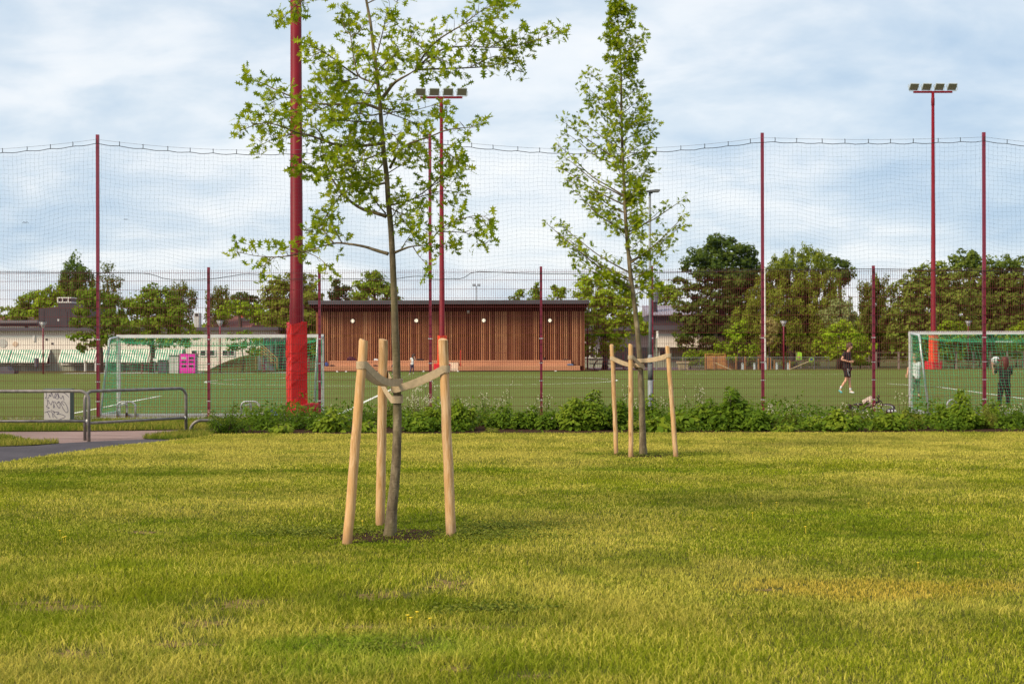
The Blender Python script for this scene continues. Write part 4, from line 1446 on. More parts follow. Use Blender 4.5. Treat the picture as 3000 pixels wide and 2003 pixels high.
def mast(px, d, ztop_, r0, r1, label, sleeve=None, head=True, nseg=12):
    X = uv(px, 1020)[0] / F * d
    root = thing('floodlight_mast', label, 'floodlight mast', (X, d, 0), 0, 'red floodlight masts round the pitch')
    mb = MB()
    mb.lathe([(r0, 0), (r0, 2.6), (r0 * .93, 2.62), (r1, ztop_)], (X, d, 0), nseg)
    mb.build('pole', M['redpole'], root, smooth=nseg > 12)
    if sleeve:
        mb = MB(); mb.lathe([(r1 * 1.08, sleeve[0]), (r1 * 1.22, sleeve[0] + .03), (r1 * 1.22, sleeve[1]), (r1 * 1.08, sleeve[1] + .03)], (X, d, 0), 14)
        mb.build('sleeve', M['redpole'], root, smooth=True)
    if head:
        flood_head(root, Vector((X, d, ztop_)))
    return root, X


def hexpad(c, r, z0, z1, n=4, seg=60, rot=-.314, folds=22, seed=2, sub=16):
    """creased vinyl wrap: square column with soft corners, dents and diagonal folds"""
    rs = np.random.RandomState(seed)
    mb = MB()
    N = n * sub
    FD = [(rs.uniform(z0 + .15, z1 - .1), rs.uniform(0, 2 * PI), rs.uniform(.10, .30), rs.uniform(.5, 1.3), rs.uniform(.014, .026), rs.uniform(.014, .026)) for _ in range(folds)]
    vs, fs = [], []
    for i in range(seg + 1):
        z = z0 + (z1 - z0) * i / seg
        for j in range(N):
            a = 2 * PI * j / N
            k = (a * n / (2 * PI)) % 1
            flat = math.cos(PI / n) / math.cos((k - .5) * 2 * PI / n)
            rr = r * (.16 * .87 + .84 * flat)
            for fz, fa, sl_, ln, am, wd in FD:
                da = (a - fa + PI) % (2 * PI) - PI
                e = math.exp(-(da / ln) ** 2 * 2)
                if e > .03:
                    rr += am * e * math.exp(-((z - fz - sl_ * da) / wd) ** 2)
            rr += r * .07 * (vnoise(np.array([a * 1.5 + 20]), np.array([z * 3 + 20]), 1.0, seed)[0] - .5)
            tp_ = 0.0
            if i == seg:
                tp_ = .03 * math.sin(a * 2 + 2) + rs.normal() * .006
            vs.append((c[0] + rr * math.cos(a + rot), c[1] + rr * math.sin(a + rot), z + tp_))
    for i in range(seg):
        for j in range(N):
            j2 = (j + 1) % N
            fs.append((i * N + j, i * N + j2, (i + 1) * N + j2, (i + 1) * N + j))
    m_ = len(vs)
    vs.append((c[0], c[1], z1 - .01))
    for j in range(N):
        fs.append((seg * N + j, seg * N + (j + 1) % N, m_))
    mb.add(vs, fs)
    return mb


dm = 32.62
root, X = mast(869.5, dm, 20.5, .163, .085, 'red mast nearest the camera, its foot wrapped in bright red padding behind the fence', nseg=14)
pad = hexpad((X, dm), .272, .26, EYE - (947 - 1021.5) / F * dm, seed=3).build('pad', M['padred'], root, smooth=True)
md = pad.modifiers.new('e', 'EDGE_SPLIT'); md.split_angle = R(60)
# rope wound round the padding
def RR(a):
    k = ((a + .314) * 4 / (2 * PI)) % 1
    return .272 * (.16 * .87 + .84 * math.cos(PI / 4) / math.cos((k - .5) * PI / 2)) + .008


mb = MB()
pts = []
for i in range(60):
    t = i / 59
    a = -2.6 + t * 2 * PI * 1.15
    z = .95 + .55 * t + .05 * math.sin(a * 2)
    pts.append((X + math.cos(a) * RR(a), dm + math.sin(a) * RR(a), z))
mb.tube(pts, .006, 5)
pts = [(X + RR(-2.7 + t * 2.6) * math.cos(-2.7 + t * 2.6), dm + RR(-2.7 + t * 2.6) * math.sin(-2.7 + t * 2.6), 1.42 - .22 * t + .08 * math.sin(t * 5)) for t in np.linspace(0, 1, 24)]
mb.tube(pts, .006, 5)
mb.build('rope', M['padred'], pad, smooth=True)
mb = MB()
mb.tube([(X - .20, dm - .14, 2.13), (X - .235, dm - .1, 2.05), (X - .25, dm - .08, 1.9), (X - .235, dm - .09, 1.78), (X - .25, dm - .06, 1.6)], .007, 5)
mb.build('lacing', M['rope'], pad)
xb0 = P(837, 1200, dm).x; xb1 = P(935, 1200, dm).x
pbx = (xb0 + xb1) / 2
hexpad((pbx, dm + .08), .44, .01, .34, seg=10, folds=3, rot=-.25, seed=5).build('pad_base', M['padbase'], root, smooth=True)

def far_mast(px, d, py_top, label, slv):
    zt_ = EYE - (uv(px, py_top)[1]) / F * d
    root, X = mast(px, d, zt_, .20, .105, label, sleeve=(zt_ - slv[0], zt_ - slv[1]), nseg=16)
    hexpad((X, d), .35, .5, 2.45, seg=14, folds=2, seed=8, sub=6).build('pad', M['padorange'], root)
    hexpad((X, d), .62, .0, .55, seg=6, folds=1, seed=9, sub=6).build('pad_base', M['padbase'], root)
    return root
far_mast(2735, 104.0, 270, 'red floodlight mast at the far right, padded orange at its foot behind the right goal', (1.0, .45))
far_mast(1295, 96.0, 286, 'red floodlight mast at the far side in front of the timber building', (1.0, .45))

# ------------------------------------------------------------------ grey path lamp by the fence
dl = 30.6
X = uv(1905, 1020)[0] / F * dl
lamp = thing('path_lamp', 'slender grey galvanised lamp post with a flat head, behind the far oak', 'lamp post', (X, dl, 0))
zt_ = EYE - uv(1902, 566)[1] / F * dl
zs1 = EYE - uv(1902, 1052)[1] / F * dl
zs0 = EYE - uv(1902, 1113)[1] / F * dl
zsd = EYE - uv(1902, 1066)[1] / F * dl
mb = MB(); mb.lathe([(.034, zs1), (.031, 2.6), (.025, zt_)], (X, dl, 0), 16); mb.build('pole', M['galv'], lamp, smooth=True)
mb = MB(); mb.lathe([(.055, zs0), (.0545, zsd)], (X, dl, 0), 20); mb.build('dark_band', M['galv_dark'], lamp, smooth=True)
mb = MB(); mb.lathe([(.054, zsd), (.053, zs1 - .06), (.062, zs1 - .05), (.064, zs1), (.040, zs1 + .09), (.034, zs1 + .1)], (X, dl, 0), 20); mb.build('sleeve', M['galv'], lamp, smooth=True)
mb = MB(); mb.lathe([(.054, 0), (.054, zs0)], (X, dl, 0), 20); mb.build('base', M['galv'], lamp, smooth=True)
mb = MB()
mb.prism([(-.13, 0.03), (-.12, .055), (.12, .085), (.19, .08), (.19, .045), (.16, .03)], 'y', -.09, .09)
mb.lathe([(.04, 0), (.05, .03)], (0, 0, 0), 12)
hd = mb.local('lamp_head', M['galv_dark'], lamp); hd.location = (.02, 0, zt_ - .01)

# ------------------------------------------------------------------ goals
def goal(xl, dfront, w_, h, label):
    root = thing('football_goal', label, 'goal', (xl + w_ / 2, dfront, 0), 0, 'football goals with green nets against the fence')
    xr = xl + w_
    y0, yt, yb = dfront, dfront - .8, dfront - 1.55
    r = .05
    mb = MB(); mb.box(xl - .04, xr + .04, y0 - .04, y0 + .04, h - .08, h); mb.build('crossbar', M['white_metal'], root)
    for x in (xl, xr):
        mb = MB(); mb.box(x - .04, x + .04, y0 - .04, y0 + .04, 0, h - .08); mb.build('goalpost', M['white_metal'] if x == xl or True else M['alu'], root)
        mb = MB()
        mb.tube([(x, y0 - .05, h - .06), (x, yt + .08, h - .1), (x, yt, h - .14), (x, yt - .05, h - .3), (x, yb, .05)], .028, 8, tint=.5)
        mb.build('net_bracket', M['alu'], root, smooth=True)
        mb = MB(); mb.box(x - .04, x + .04, yb, y0 - .05, .01, .09); mb.build('ground_bar', M['alu'], root)
    mb = MB(); mb.box(xl + .04, xr - .04, yb - .03, yb + .05, .01, .09); mb.build('rear_bar', M['alu'], root)
    # netting: top, back, two sides
    g1 = np.zeros((int(w_ / .1) + 1, 33, 3))
    n1 = g1.shape[0]
    for i in range(n1):
        s = i / (n1 - 1)
        for j in range(33):
            t = j / 32
            if t < .28:
                u = t / .28
                y, z = y0 - .06 + (yt - y0) * u, h - .1 - .06 * u - .16 * math.sin(PI * u) * math.sin(PI * s) ** .5
            else:
                u = (t - .28) / .72
                y, z = yt + (yb - yt) * u ** .9 + .12 * math.sin(PI * u) * math.sin(PI * s), h - .16 - (h - .24) * u
                z -= .18 * math.sin(PI * s) ** .6 * (1 - u)
            lean = .09 * (1 if s > .0 else 0) * math.sin(PI * s) * (t - .3)
            g1[i, j] = (xl + w_ * s + lean + .02 * math.sin(z * 6 + i), y + .01 * math.sin(i * 2.1 + j), z)
    net_threads(g1, .0037, 'net', M['goalnet'], root)
    for x in (xl, xr):
        g2_ = np.zeros((14, 22, 3))
        for i in range(14):
            s = i / 13
            for j in range(22):
                t = j / 21
                z = h - .12 - (h - .16) * t
                depth = .78 + (1.5 - .78) * t
                g2_[i, j] = (x + .04 * math.sin(PI * s) * math.sin(j * .7), y0 - .06 - depth * s, z - .05 * math.sin(PI * s) * (1 - t))
        net_threads(g2_, .0042, 'side_net', M['goalnet'], root)
    hk_ = MB()
    for i in range(18):
        x = xl + w_ * (i + .5) / 18
        hk_.box(x - .014, x + .014, y0 - .062, y0 - .05, h - .11, h - .085)
    hk_.build('net_clips', M['pitch_yellow'], root)
    for q in (.125, .705):                # folding transport wheel frames at the rear
        x0 = xl + w_ * q
        fr = MB()
        hw, hh = .215, .37
        arc = [(x0 - hw, yb - .06, .0), (x0 - hw, yb - .06, hh - .12)] + [(x0 - hw + .12 - .12 * math.cos(a), yb - .06, hh - .12 + .12 * math.sin(a)) for a in np.linspace(.2, PI / 2, 5)] + \
              [(x0 + hw - .12 + .12 * math.sin(a), yb - .06, hh - .12 + .12 * math.cos(a)) for a in np.linspace(0, PI / 2 - .2, 5)] + [(x0 + hw, yb - .06, hh - .12), (x0 + hw, yb - .06, 0)]
        fr.tube(arc, .021, 8)
        wf = fr.build('wheel_frame', M['alu'], root, smooth=True)
        st = MB(); st.bar((x0, yb - .05, hh), (x0 + .01, yb - .02, .12), .045, .03); st.bar((x0 - .02, yb - .08, hh - .05), (x0 - .12, yb - .10, hh - .09), .025, .025)
        st.build('strut', M['alu'], wf)
        wh = MB(); wh.lathe([(.02, -.025), (.055, -.025), (.062, -.012), (.062, .012), (.055, .025), (.02, .025)], (x0 + .01, yb - .09, .065), 14, axis=(1, .3, 0))
        wh.build('wheel', M['rubber'], wf, smooth=True)
    return root


gd = 34.9
goal(uv(347, 1020)[0] / F * gd, gd, 5.0, 1.955, 'white goal with green net at the left, partly behind the red padded mast')
goal(uv(2667, 1020)[0] / F * gd, gd, 5.0, 1.99, 'white goal with green net at the right edge, the goalkeeper inside')

# ------------------------------------------------------------------ steel pipe barriers
def barrier(x0, x1, y, zt_, zl, r, label, y1=None, legs=(True, True), bend=.16):
    y1 = y if y1 is None else y1
    root = thing('pipe_barrier', label, 'barrier', (x0, y, 0), 0, 'grey pipe barriers along the path')
    a, b = Vector((x0, y, 0)), Vector((x1, y1, 0))
    e = (b - a).normalized()
    pts = []
    if legs[0]:
        pts.append(a + Vector((0, 0, -.05))); pts.append(a + Vector((0, 0, zt_ - bend)))
        for k in range(1, 7):
            an = PI / 2 * k / 6
            pts.append(a + e * bend * (1 - math.cos(an)) + Vector((0, 0, zt_ - bend + bend * math.sin(an))))
    else:
        pts.append(a + Vector((0, 0, zt_)))
    if legs[1]:
        for k in range(0, 7):
            an = PI / 2 * k / 6
            pts.append(b - e * bend * (1 - math.sin(an)) + Vector((0, 0, zt_ - bend + bend * math.cos(an))))
        pts.append(b + Vector((0, 0, -.05)))
    else:
        pts.append(b + Vector((0, 0, zt_)))
    mb = MB(); mb.tube(pts, r, 14); mb.build('hoop', M['pipe'], root, smooth=True)
    if zl:
        mb = MB(); mb.tube([a + e * r + Vector((0, 0, zl)), b - e * (r * .7) + Vector((0, 0, zl))], r * .88, 12); mb.build('lower_rail', M['pipe'], root, smooth=True)
        for q, on_ in ((a + e * r, legs[0]), (b - e * r, legs[1])):
            if on_:
                mb = MB(); mb.lathe([(r * .9, -.018), (r * 1.12, 0), (r * .9, .018)], q + Vector((0, 0, zl)), 10, axis=e); mb.build('weld', M['weld'], root, smooth=True)
    return root


bp1 = G(260.5, 1290); bp0 = G(249, 1286.5)
k1 = F / bp1.y
zT = EYE - uv(200, 1145.5)[1] / F * bp1.y; zL = EYE - uv(200, 1233)[1] / F * bp1.y
barrier(bp1.x - 3.2, bp1.x, bp1.y, zT, zL, .029, 'grey steel pipe barrier cut by the left edge of the picture')
bp2 = G(545, 1267)
zT2 = EYE - uv(400, 1146)[1] / F * bp0.y
barrier(bp0.x, bp2.x, bp0.y, zT2, EYE - uv(400, 1232)[1] / F * 26.2, .029, 'grey steel pipe barrier in front of the left goal', y1=bp2.y)
bp3 = G(557, 1265)
zz3 = EYE - uv(600, 1231)[1] / F * bp3.y
barrier(bp3.x, bp3.x + .62, bp3.y, zz3, None, .03, 'low grey pipe hoop that disappears into the shrubs', legs=(True, True), bend=.22)

# ------------------------------------------------------------------ graffiti cabinet
dc = 30.75
cl_ = P(129, 1200, dc); cr_ = P(206, 1200, dc)
czt = EYE - uv(170, 1141)[1] / F * dc
cab = thing('utility_cabinet', 'pale utility cabinet with purple graffiti, behind the left barrier', 'cabinet', (cl_.x, dc, 0))
mb = MB(); mb.box(cl_.x, cr_.x, dc, dc + .26, .0, czt); mb.build('body', M['cabside'], cab)
mb = MB(); mb.box(cl_.x + .004, cr_.x - .004, dc - .012, dc - .001, .015, czt - .01); dr = mb.build('door', M['cabinet'], cab)
mb = MB(); mb.box(cl_.x - .01, cr_.x + .01, dc - .02, dc + .27, czt, czt + .018); mb.build('lid', M['cabside'], cab)
ST_ = [[(205, 150), (235, 250), (190, 290), (265, 290), (275, 200), (300, 280), (312, 160)], [(312, 160), (335, 240), (365, 300), (385, 180), (412, 240), (370, 285), (450, 300), (420, 200)],
       [(425, 160), (440, 250), (495, 310), (520, 215), (540, 325)], [(470, 175), (560, 190), (630, 265)],
       [(235, 310), (255, 400), (205, 440), (290, 455), (240, 475)], [(250, 315), (310, 430), (330, 315), (366, 392), (340, 462), (378, 450), (350, 400)],
       [(370, 340), (470, 510), (465, 320), (410, 400), (440, 340)], [(545, 415), (500, 370), (495, 340), (545, 345), (600, 440), (617, 520), (590, 555), (535, 500), (490, 400), (480, 370)],
       [(190, 545), (275, 512)], [(235, 522), (290, 640)], [(268, 530), (320, 520), (345, 640)], [(300, 500), (380, 530), (340, 580), (420, 650)], [(340, 535), (480, 535), (390, 580), (480, 570), (575, 610), (540, 640), (460, 665)]]
mb = MB()
for s in ST_:
    pts = [Vector((0, 0, 0))] * 0
    for x, y in s:
        p = P(100 + x * .1618, 1120 + y * .1618, dc - .016)
        pts.append(Vector((min(cr_.x - .015, max(cl_.x + .015, p.x)), dc - .0135, min(czt - .03, max(.02, p.z)))))
    pts = smooth_line(pts, 2)
    mb.ribbon(pts, [Vector((0, 0, 1)) if abs((pts[min(i + 1, len(pts) - 1)] - pts[max(i - 1, 0)]).normalized().z) < .75 else Vector((1, 0, 0)) for i in range(len(pts))], .011, .002)
mb.build('graffiti', M['spray'], dr)

# ------------------------------------------------------------------ plants in the bed
OVAL = [(0, 0), (.14, .15), (.21, .38), (.15, .68), (0, 1.0), (-.15, .68), (-.21, .38), (-.14, .15)]
BROAD = [(0, 0), (.18, .10), (.30, .32), (.26, .55), (.14, .8), (0, 1.0), (-.14, .8), (-.26, .55), (-.30, .32), (-.18, .10)]
THISTLE = [(0, 0), (.05, .05), (.20, .18), (.09, .26), (.26, .42), (.10, .5), (.22, .66), (.08, .72), (0, 1.0), (-.08, .72), (-.22, .66), (-.10, .5), (-.26, .42), (-.09, .26), (-.20, .18), (-.05, .05)]
NARROW = [(0, 0), (.06, .2), (.07, .5), (0, 1.0), (-.07, .5), (-.06, .2)]


def shrub(name, label, cat, group, c, rx, ry, h, n, leaf, shape, m, tone=.5, spires=(), seed=0, flowers=0, stems=14):
    """many stems rising from the base, leaves along them; spires are taller stems"""
    rs = np.random.RandomState(seed)
    root = thing(name, label, cat, c, 0, group)
    pos, nr, up, sz, ti = [], [], [], [], []
    st = MB()
    fl = MB()
    tips = []
    lst = []
    for i in range(stems):
        a = rs.rand() * 2 * PI; q = math.sqrt(rs.rand())
        hh = h * (1.02 - .38 * q * q) * (.72 + .36 * rs.rand())
        lst.append((q * math.cos(a) * rx, q * math.sin(a) * ry, hh, 1.0))
    for dx, hh in spires:
        lst.append((dx, rs.uniform(-.4, .4) * ry, hh, .55))
    per = max(6, int(n / len(lst)))
    for dx, dy, hh, wid in lst:
        b_ = Vector(c) + Vector((dx * .35, dy * .35, 0))
        e_ = Vector(c) + Vector((dx, dy, hh))
        mid = b_.lerp(e_, .5) + Vector((dx * .18, dy * .18, hh * .06))
        st.tube([b_, mid, e_], [.006, .005, .003], 4, False)
        tips.append(e_)
        tone_s = rs.rand()
        for k in range(per):
            t = rs.rand() ** .75
            p = b_.lerp(mid, t * 2) if t < .5 else mid.lerp(e_, t * 2 - 1)
            th = rs.rand() * 2 * PI
            rr = (rx * .42 * wid + leaf * .5) * (1.05 - .75 * t) * rs.rand() ** .5
            d_ = np.array((math.cos(th), math.sin(th), .25 - .5 * rs.rand()))
            pos.append(np.array(p) + d_ * rr + rs.normal(size=3) * .01)
            nr.append(np.array((math.cos(th) * .5, math.sin(th) * .5 - .15, .75)) + rs.normal(size=3) * .35)
            up.append(d_ + rs.normal(size=3) * .3 + np.array((0, 0, -.1)))
            sz.append(leaf * (.55 + .7 * rs.rand()) * (1.1 - .5 * t))
            ti.append(np.clip(tone + .34 * (rs.rand() - .5) + .22 * (tone_s - .5) + .22 * (t - .5), 0, 1))
    st.build('stems', M['bedolive'] if False else M['twig'], root)
    me = leaf_mesh('foliage', pos, nr, up, sz, ti, shape, m, c, .2)
    link_mesh('foliage', me, root)
    if flowers:
        for i in range(flowers):
            e_ = tips[rs.randint(len(tips))] + Vector((rs.normal() * .06, rs.normal() * .05, rs.rand() * .1 - .02))
            for q in range(3):
                o = Vector(rs.normal(size=3)) * .012
                fl.ball(e_ + o, .007, 5, 3)
        fl.build('flowers', M['whiteflower'], root)['kind'] = 'stuff'
    return root


def flower_stalk(c, h, seed, label, rich=1.0):
    rs = np.random.RandomState(seed)
    root = thing('flowering_weed', label, 'weed', c, 0, 'white flowering weed stalks in the bed')
    st, fl = MB(), MB()
    pos, nr, up, sz, ti = [], [], [], [], []
    for s in range(rs.randint(2, 5)):
        lean = Vector((rs.normal() * .07, rs.normal() * .05, 0))
        hh = h * (.8 + .25 * rs.rand())
        e_ = Vector(c) + lean * 1.4 + Vector((0, 0, hh))
        st.tube([Vector(c) + lean * .2, Vector(c) + lean * .7 + Vector((0, 0, hh * .5)), e_], [.005, .004, .002], 4, False)
        for k in range(int(6 * rich)):
            t = .55 + .47 * rs.rand()
            a = rs.rand() * 2 * PI
            b_ = (Vector(c) + lean * 1.4 * t + Vector((0, 0, hh * t)))
            p = b_ + Vector((math.cos(a) * .055, math.sin(a) * .055, .02 + .03 * rs.rand()))
            st.tube([b_, p], [.0022, .0015], 3, False)
            for q in range(2):
                fl.ball(p + Vector(rs.normal(size=3)) * .009, .0068, 5, 3)
        for k in range(40):
            t = rs.rand() * .95
            th = rs.rand() * 2 * PI
            d_ = np.array((math.cos(th), math.sin(th), .3))
            pos.append(np.array(Vector(c) + lean * 1.4 * t + Vector((0, 0, hh * t)))); nr.append((rs.normal() * .4, rs.normal() * .4, 1)); up.append(d_)
            sz.append(.085 * (1.05 - .6 * t)); ti.append(.35 + .5 * rs.rand())
    st.build('stems', M['bedolive'], root)
    link_mesh('foliage', leaf_mesh('foliage', pos, nr, up, sz, ti, NARROW, M['bedolive'], c, .2), root)
    fl.build('flowers', M['whiteflower'], root)['kind'] = 'stuff'
    return root


def bedpt(px, d):
    return Vector((uv(px, 1020)[0] / F * d, d, .006))


def hpx(py, d):
    return EYE - (uv(1500, py)[1]) / F * d

def Z71(x):
    return 600 + x * .3831
def Z82(x):
    return 1600 + x * .2554
def Z61(x):
    return 2100 + x * .3831

SH = 'shrubs and weeds along the fence'
# (name, label, centre px, half width px, top py, depth, leaf, shape, material, tone, n, spires[(dpx, top py)], flowers)
PL = [
 ('shrub', 'dark small leaved shrub at the left end of the bed', 668, 56, 1203, 26.95, .045, OVAL, 'bedleaf', .22, 1500, [(18, 1172), (-40, 1196), (-48, 1200)], 0),
 ('shrub', 'low dark shrub in front of the left goal wheel hoop', 770, 42, 1207, 28.2, .045, OVAL, 'bedleaf', .28, 1100, [(-5, 1192)], 3),
 ('shrub', 'fine leaved shrub with russet tips in front of the red padded mast', 857, 54, 1203, 28.3, .042, OVAL, 'bedleaf', .26, 1500, [(18, 1172), (-30, 1186), (38, 1184)], 0),
 ('thistle', 'pale broad thistle rosette at the foot of the fine leaved shrub', 826, 22, 1238, 27.1, .15, THISTLE, 'bedleaf', .75, 70, [], 0),
 ('shrub', 'small dark shrub between the padded mast and the broad thistle', 925, 30, 1207, 28.3, .045, OVAL, 'bedleaf', .25, 700, [], 2),
 ('thistle', 'broad leaved thistle with a white bloom left of the near stakes', 975, 42, 1208, 27.4, .17, THISTLE, 'bedleaf', .68, 260, [(-2, 1190)], 5),
 ('shrub', 'dark shrub half hidden by the left stake of the near oak', 1072, 30, 1200, 28.5, .05, OVAL, 'bedleaf', .3, 700, [(-18, 1178)], 0),
 ('thistle', 'single thistle rosette between the left and middle stakes', 1085, 22, 1228, 27.2, .15, THISTLE, 'bedleaf', .7, 60, [], 0),
 ('shrub', 'dark olive shrub behind the trunk of the near oak', 1128, 42, 1182, 29.2, .045, OVAL, 'bedolive', .35, 1200, [(12, 1170)], 2),
 ('cow_parsley', 'tall cloud of white cow parsley right of the near oak', 1232, 55, 1150, 29.2, .04, NARROW, 'bedolive', .6, 1500, [(-20, 1145), (15, 1132), (35, 1140)], 110),
 ('shrub', 'broad leaved bush at the foot of the cow parsley', 1222, 48, 1205, 27.5, .13, BROAD, 'bedleaf', .5, 420, [], 0),
 ('shrub', 'fresh green nettle clump left of the right stake', 1272, 32, 1175, 27.8, .09, BROAD, 'bedleaf', .62, 520, [(5, 1165)], 0),
 ('shrub', 'bright green bushy nettle right of the right stake', 1345, 42, 1178, 27.6, .09, BROAD, 'bedleaf', .66, 760, [(-12, 1163)], 0),
 ('shrub', 'loose olive shrub with pale stalks behind the soil gap', 1412, 38, 1203, 29.5, .05, OVAL, 'bedolive', .5, 500, [(10, 1180)], 0),
 ('shrub', 'shrub at the middle of the bed, left of the biggest bush', 1462, 40, 1200, 28.4, .08, BROAD, 'bedleaf', .42, 760, [(10, 1188), (28, 1180)], 2),
 ('shrub', 'weedy clump at the front edge of the soil gap', 1440, 20, 1252, 27.0, .05, OVAL, 'bedolive', .7, 130, [], 0),
 ('shrub', 'low green shrub under the middle fence post', 1540, 42, 1204, 28.2, .08, BROAD, 'bedleaf', .40, 850, [(25, 1185)], 0),
 ('shrub', 'small shrub to the left of the big nettle bush', 1600, 34, 1208, 28.0, .08, BROAD, 'bedleaf', .36, 700, [], 2),
 ('shrub', 'biggest bright nettle bush left of the far oak stakes', 1700, 68, 1172, 27.8, .10, BROAD, 'bedleaf', .58, 2100, [(48, 1142), (28, 1152), (-10, 1165)], 3),
 ('shrub', 'dark green bush between the stakes of the far oak', 1800, 40, 1180, 28.0, .10, BROAD, 'bedleaf', .40, 1100, [(20, 1165)], 2),
 ('nettle', 'tall nettle in front of the grey lamp post', 1900, 30, 1190, 28.8, .09, BROAD, 'bedleaf', .55, 600, [(4, 1152), (-10, 1166), (14, 1170)], 0),
 ('thistle', 'broad burdock leaves under the right stake of the far oak', 1925, 45, 1222, 27.2, .2, BROAD, 'bedleaf', .66, 190, [], 0),
 ('shrub', 'low yellow green herb patch right of the far oak trunk', 1870, 28, 1225, 27.2, .07, OVAL, 'bedolive', .7, 260, [], 0),
 ('burdock', 'spreading burdock right of the far oak stakes', 1992, 40, 1205, 27.6, .19, BROAD, 'bedleaf', .6, 260, [], 0),
 ('shrub', 'leafy bush right of the burdock with drooping leaves', 2060, 48, 1180, 28.0, .13, THISTLE, 'bedleaf', .45, 850, [(20, 1170)], 0),
 ('thistle', 'tall dark thistle bush with a spire, left of the tall post', 2150, 66, 1176, 27.6, .16, THISTLE, 'bedleaf', .36, 1250, [(-5, 1132), (2, 1140), (-14, 1146), (22, 1168)], 0),
 ('shrub', 'dark broad leaved bush right below the tall post', 2222, 42, 1205, 27.4, .12, BROAD, 'bedleaf', .36, 800, [], 0),
 ('shrub', 'olive flowering shrub right of the tall post', 2310, 44, 1205, 28.3, .05, OVAL, 'bedolive', .45, 1000, [(10, 1190)], 6),
 ('thistle', 'small pale thistle at the front of the olive shrub', 2300, 24, 1245, 27.0, .14, THISTLE, 'bedleaf', .7, 110, [], 0),
 ('shrub', 'low herb patch at the kerb left of the lying bicycle', 2385, 36, 1222, 27.4, .10, THISTLE, 'bedleaf', .6, 380, [], 0),
 ('shrub', 'light green broad leaved plant below the lying bicycle', 2462, 40, 1212, 27.3, .16, BROAD, 'bedleaf', .66, 380, [(-10, 1200)], 2),
 ('shrub', 'olive shrub dotted with white blooms under the lying bicycle', 2510, 52, 1206, 28.6, .05, OVAL, 'bedolive', .5, 1100, [(-30, 1196), (20, 1190)], 14),
 ('shrub', 'pale lobed plant left of the right goalpost', 2602, 44, 1213, 27.4, .16, THISTLE, 'bedleaf', .64, 420, [], 0),
 ('shrub', 'mid green shrub at the foot of the right goalpost', 2668, 44, 1212, 28.0, .08, BROAD, 'bedolive', .55, 850, [(-15, 1200)], 2),
 ('nettle', 'tall nettle bush with a spire in front of the right goal', 2795, 72, 1192, 27.9, .10, BROAD, 'bedleaf', .5, 2000, [(28, 1145), (20, 1158), (36, 1162), (-45, 1188)], 0),
 ('shrub', 'feathery light green plant below the right goal wheel hoop', 2885, 34, 1204, 28.0, .07, NARROW, 'bedolive', .8, 1500, [(6, 1186), (-8, 1196)], 0),
 ('shrub', 'nettle clump beside the right tall post', 2905, 24, 1196, 29.2, .08, BROAD, 'bedleaf', .62, 420, [(0, 1176), (8, 1186)], 0),
 ('shrub', 'dark flowering shrub at the right edge of the picture', 2962, 56, 1206, 28.2, .055, OVAL, 'bedleaf', .28, 1600, [(-20, 1196), (30, 1192)], 14),
 ('shrub', 'dark bush just past the right edge of the picture', 3050, 50, 1206, 28.0, .06, OVAL, 'bedleaf', .3, 900, [], 0),
]
for i, (nm, lab, px, hw, top, d, leaf, shp, m_, tone, n, sp, fl) in enumerate(PL):
    c = bedpt(px, d)
    k = F / d
    rx = hw / k
    cat = {'shrub': 'shrub', 'thistle': 'thistle', 'burdock': 'burdock', 'nettle': 'nettle', 'cow_parsley': 'wild flower'}[nm]
    shrub(nm, lab, cat, SH, c, rx, min(.7, max(.25, rx * .95)), hpx(top, d), int(n * 2.0), leaf * 1.15, shp, M[m_], tone, [(dx / k, hpx(ty, d)) for dx, ty in sp], seed=100 + i, flowers=fl, stems=max(8, int(10 + rx * 26)))
# dense low undergrowth that closes the bed as one mass
rs = np.random.RandomState(77)
n_ = 30000
x = bx + .2 + rs.rand(n_) * (14.5 - bx); y = 26.85 + rs.rand(n_) * 4.5
nzv = fbm(x, y, .9, 40)
k = nzv > np.where(y < 27.8, np.where(x > 2.0, .44, .56), .36)
x, y, nzv = x[k], y[k], nzv[k]
n_ = len(x)
hgt = .03 + (.10 + .55 * np.clip(nzv - .35, 0, 1) * 2) * rs.rand(n_) * np.clip((y - 26.5) / 1.6, .25, 1)
pos = np.stack([x, y, hgt], 1); nr = rs.normal(size=(n_, 3)) * .5 + np.array((0, -.2, .8)); up = rs.normal(size=(n_, 3)) + np.array((0, 0, .3)); sz = .05 + .06 * rs.rand(n_); ti = np.clip(.05 + .5 * rs.rand(n_) + .5 * (fbm(x, y, .5, 44) - .4), 0, 1)
tag(link_mesh('undergrowth', leaf_mesh('undergrowth', pos, nr, up, sz, ti, OVAL, M['bedleaf'], (0, 0, 0))), kind='stuff', label='low leafy undergrowth covering the bed along the fence')
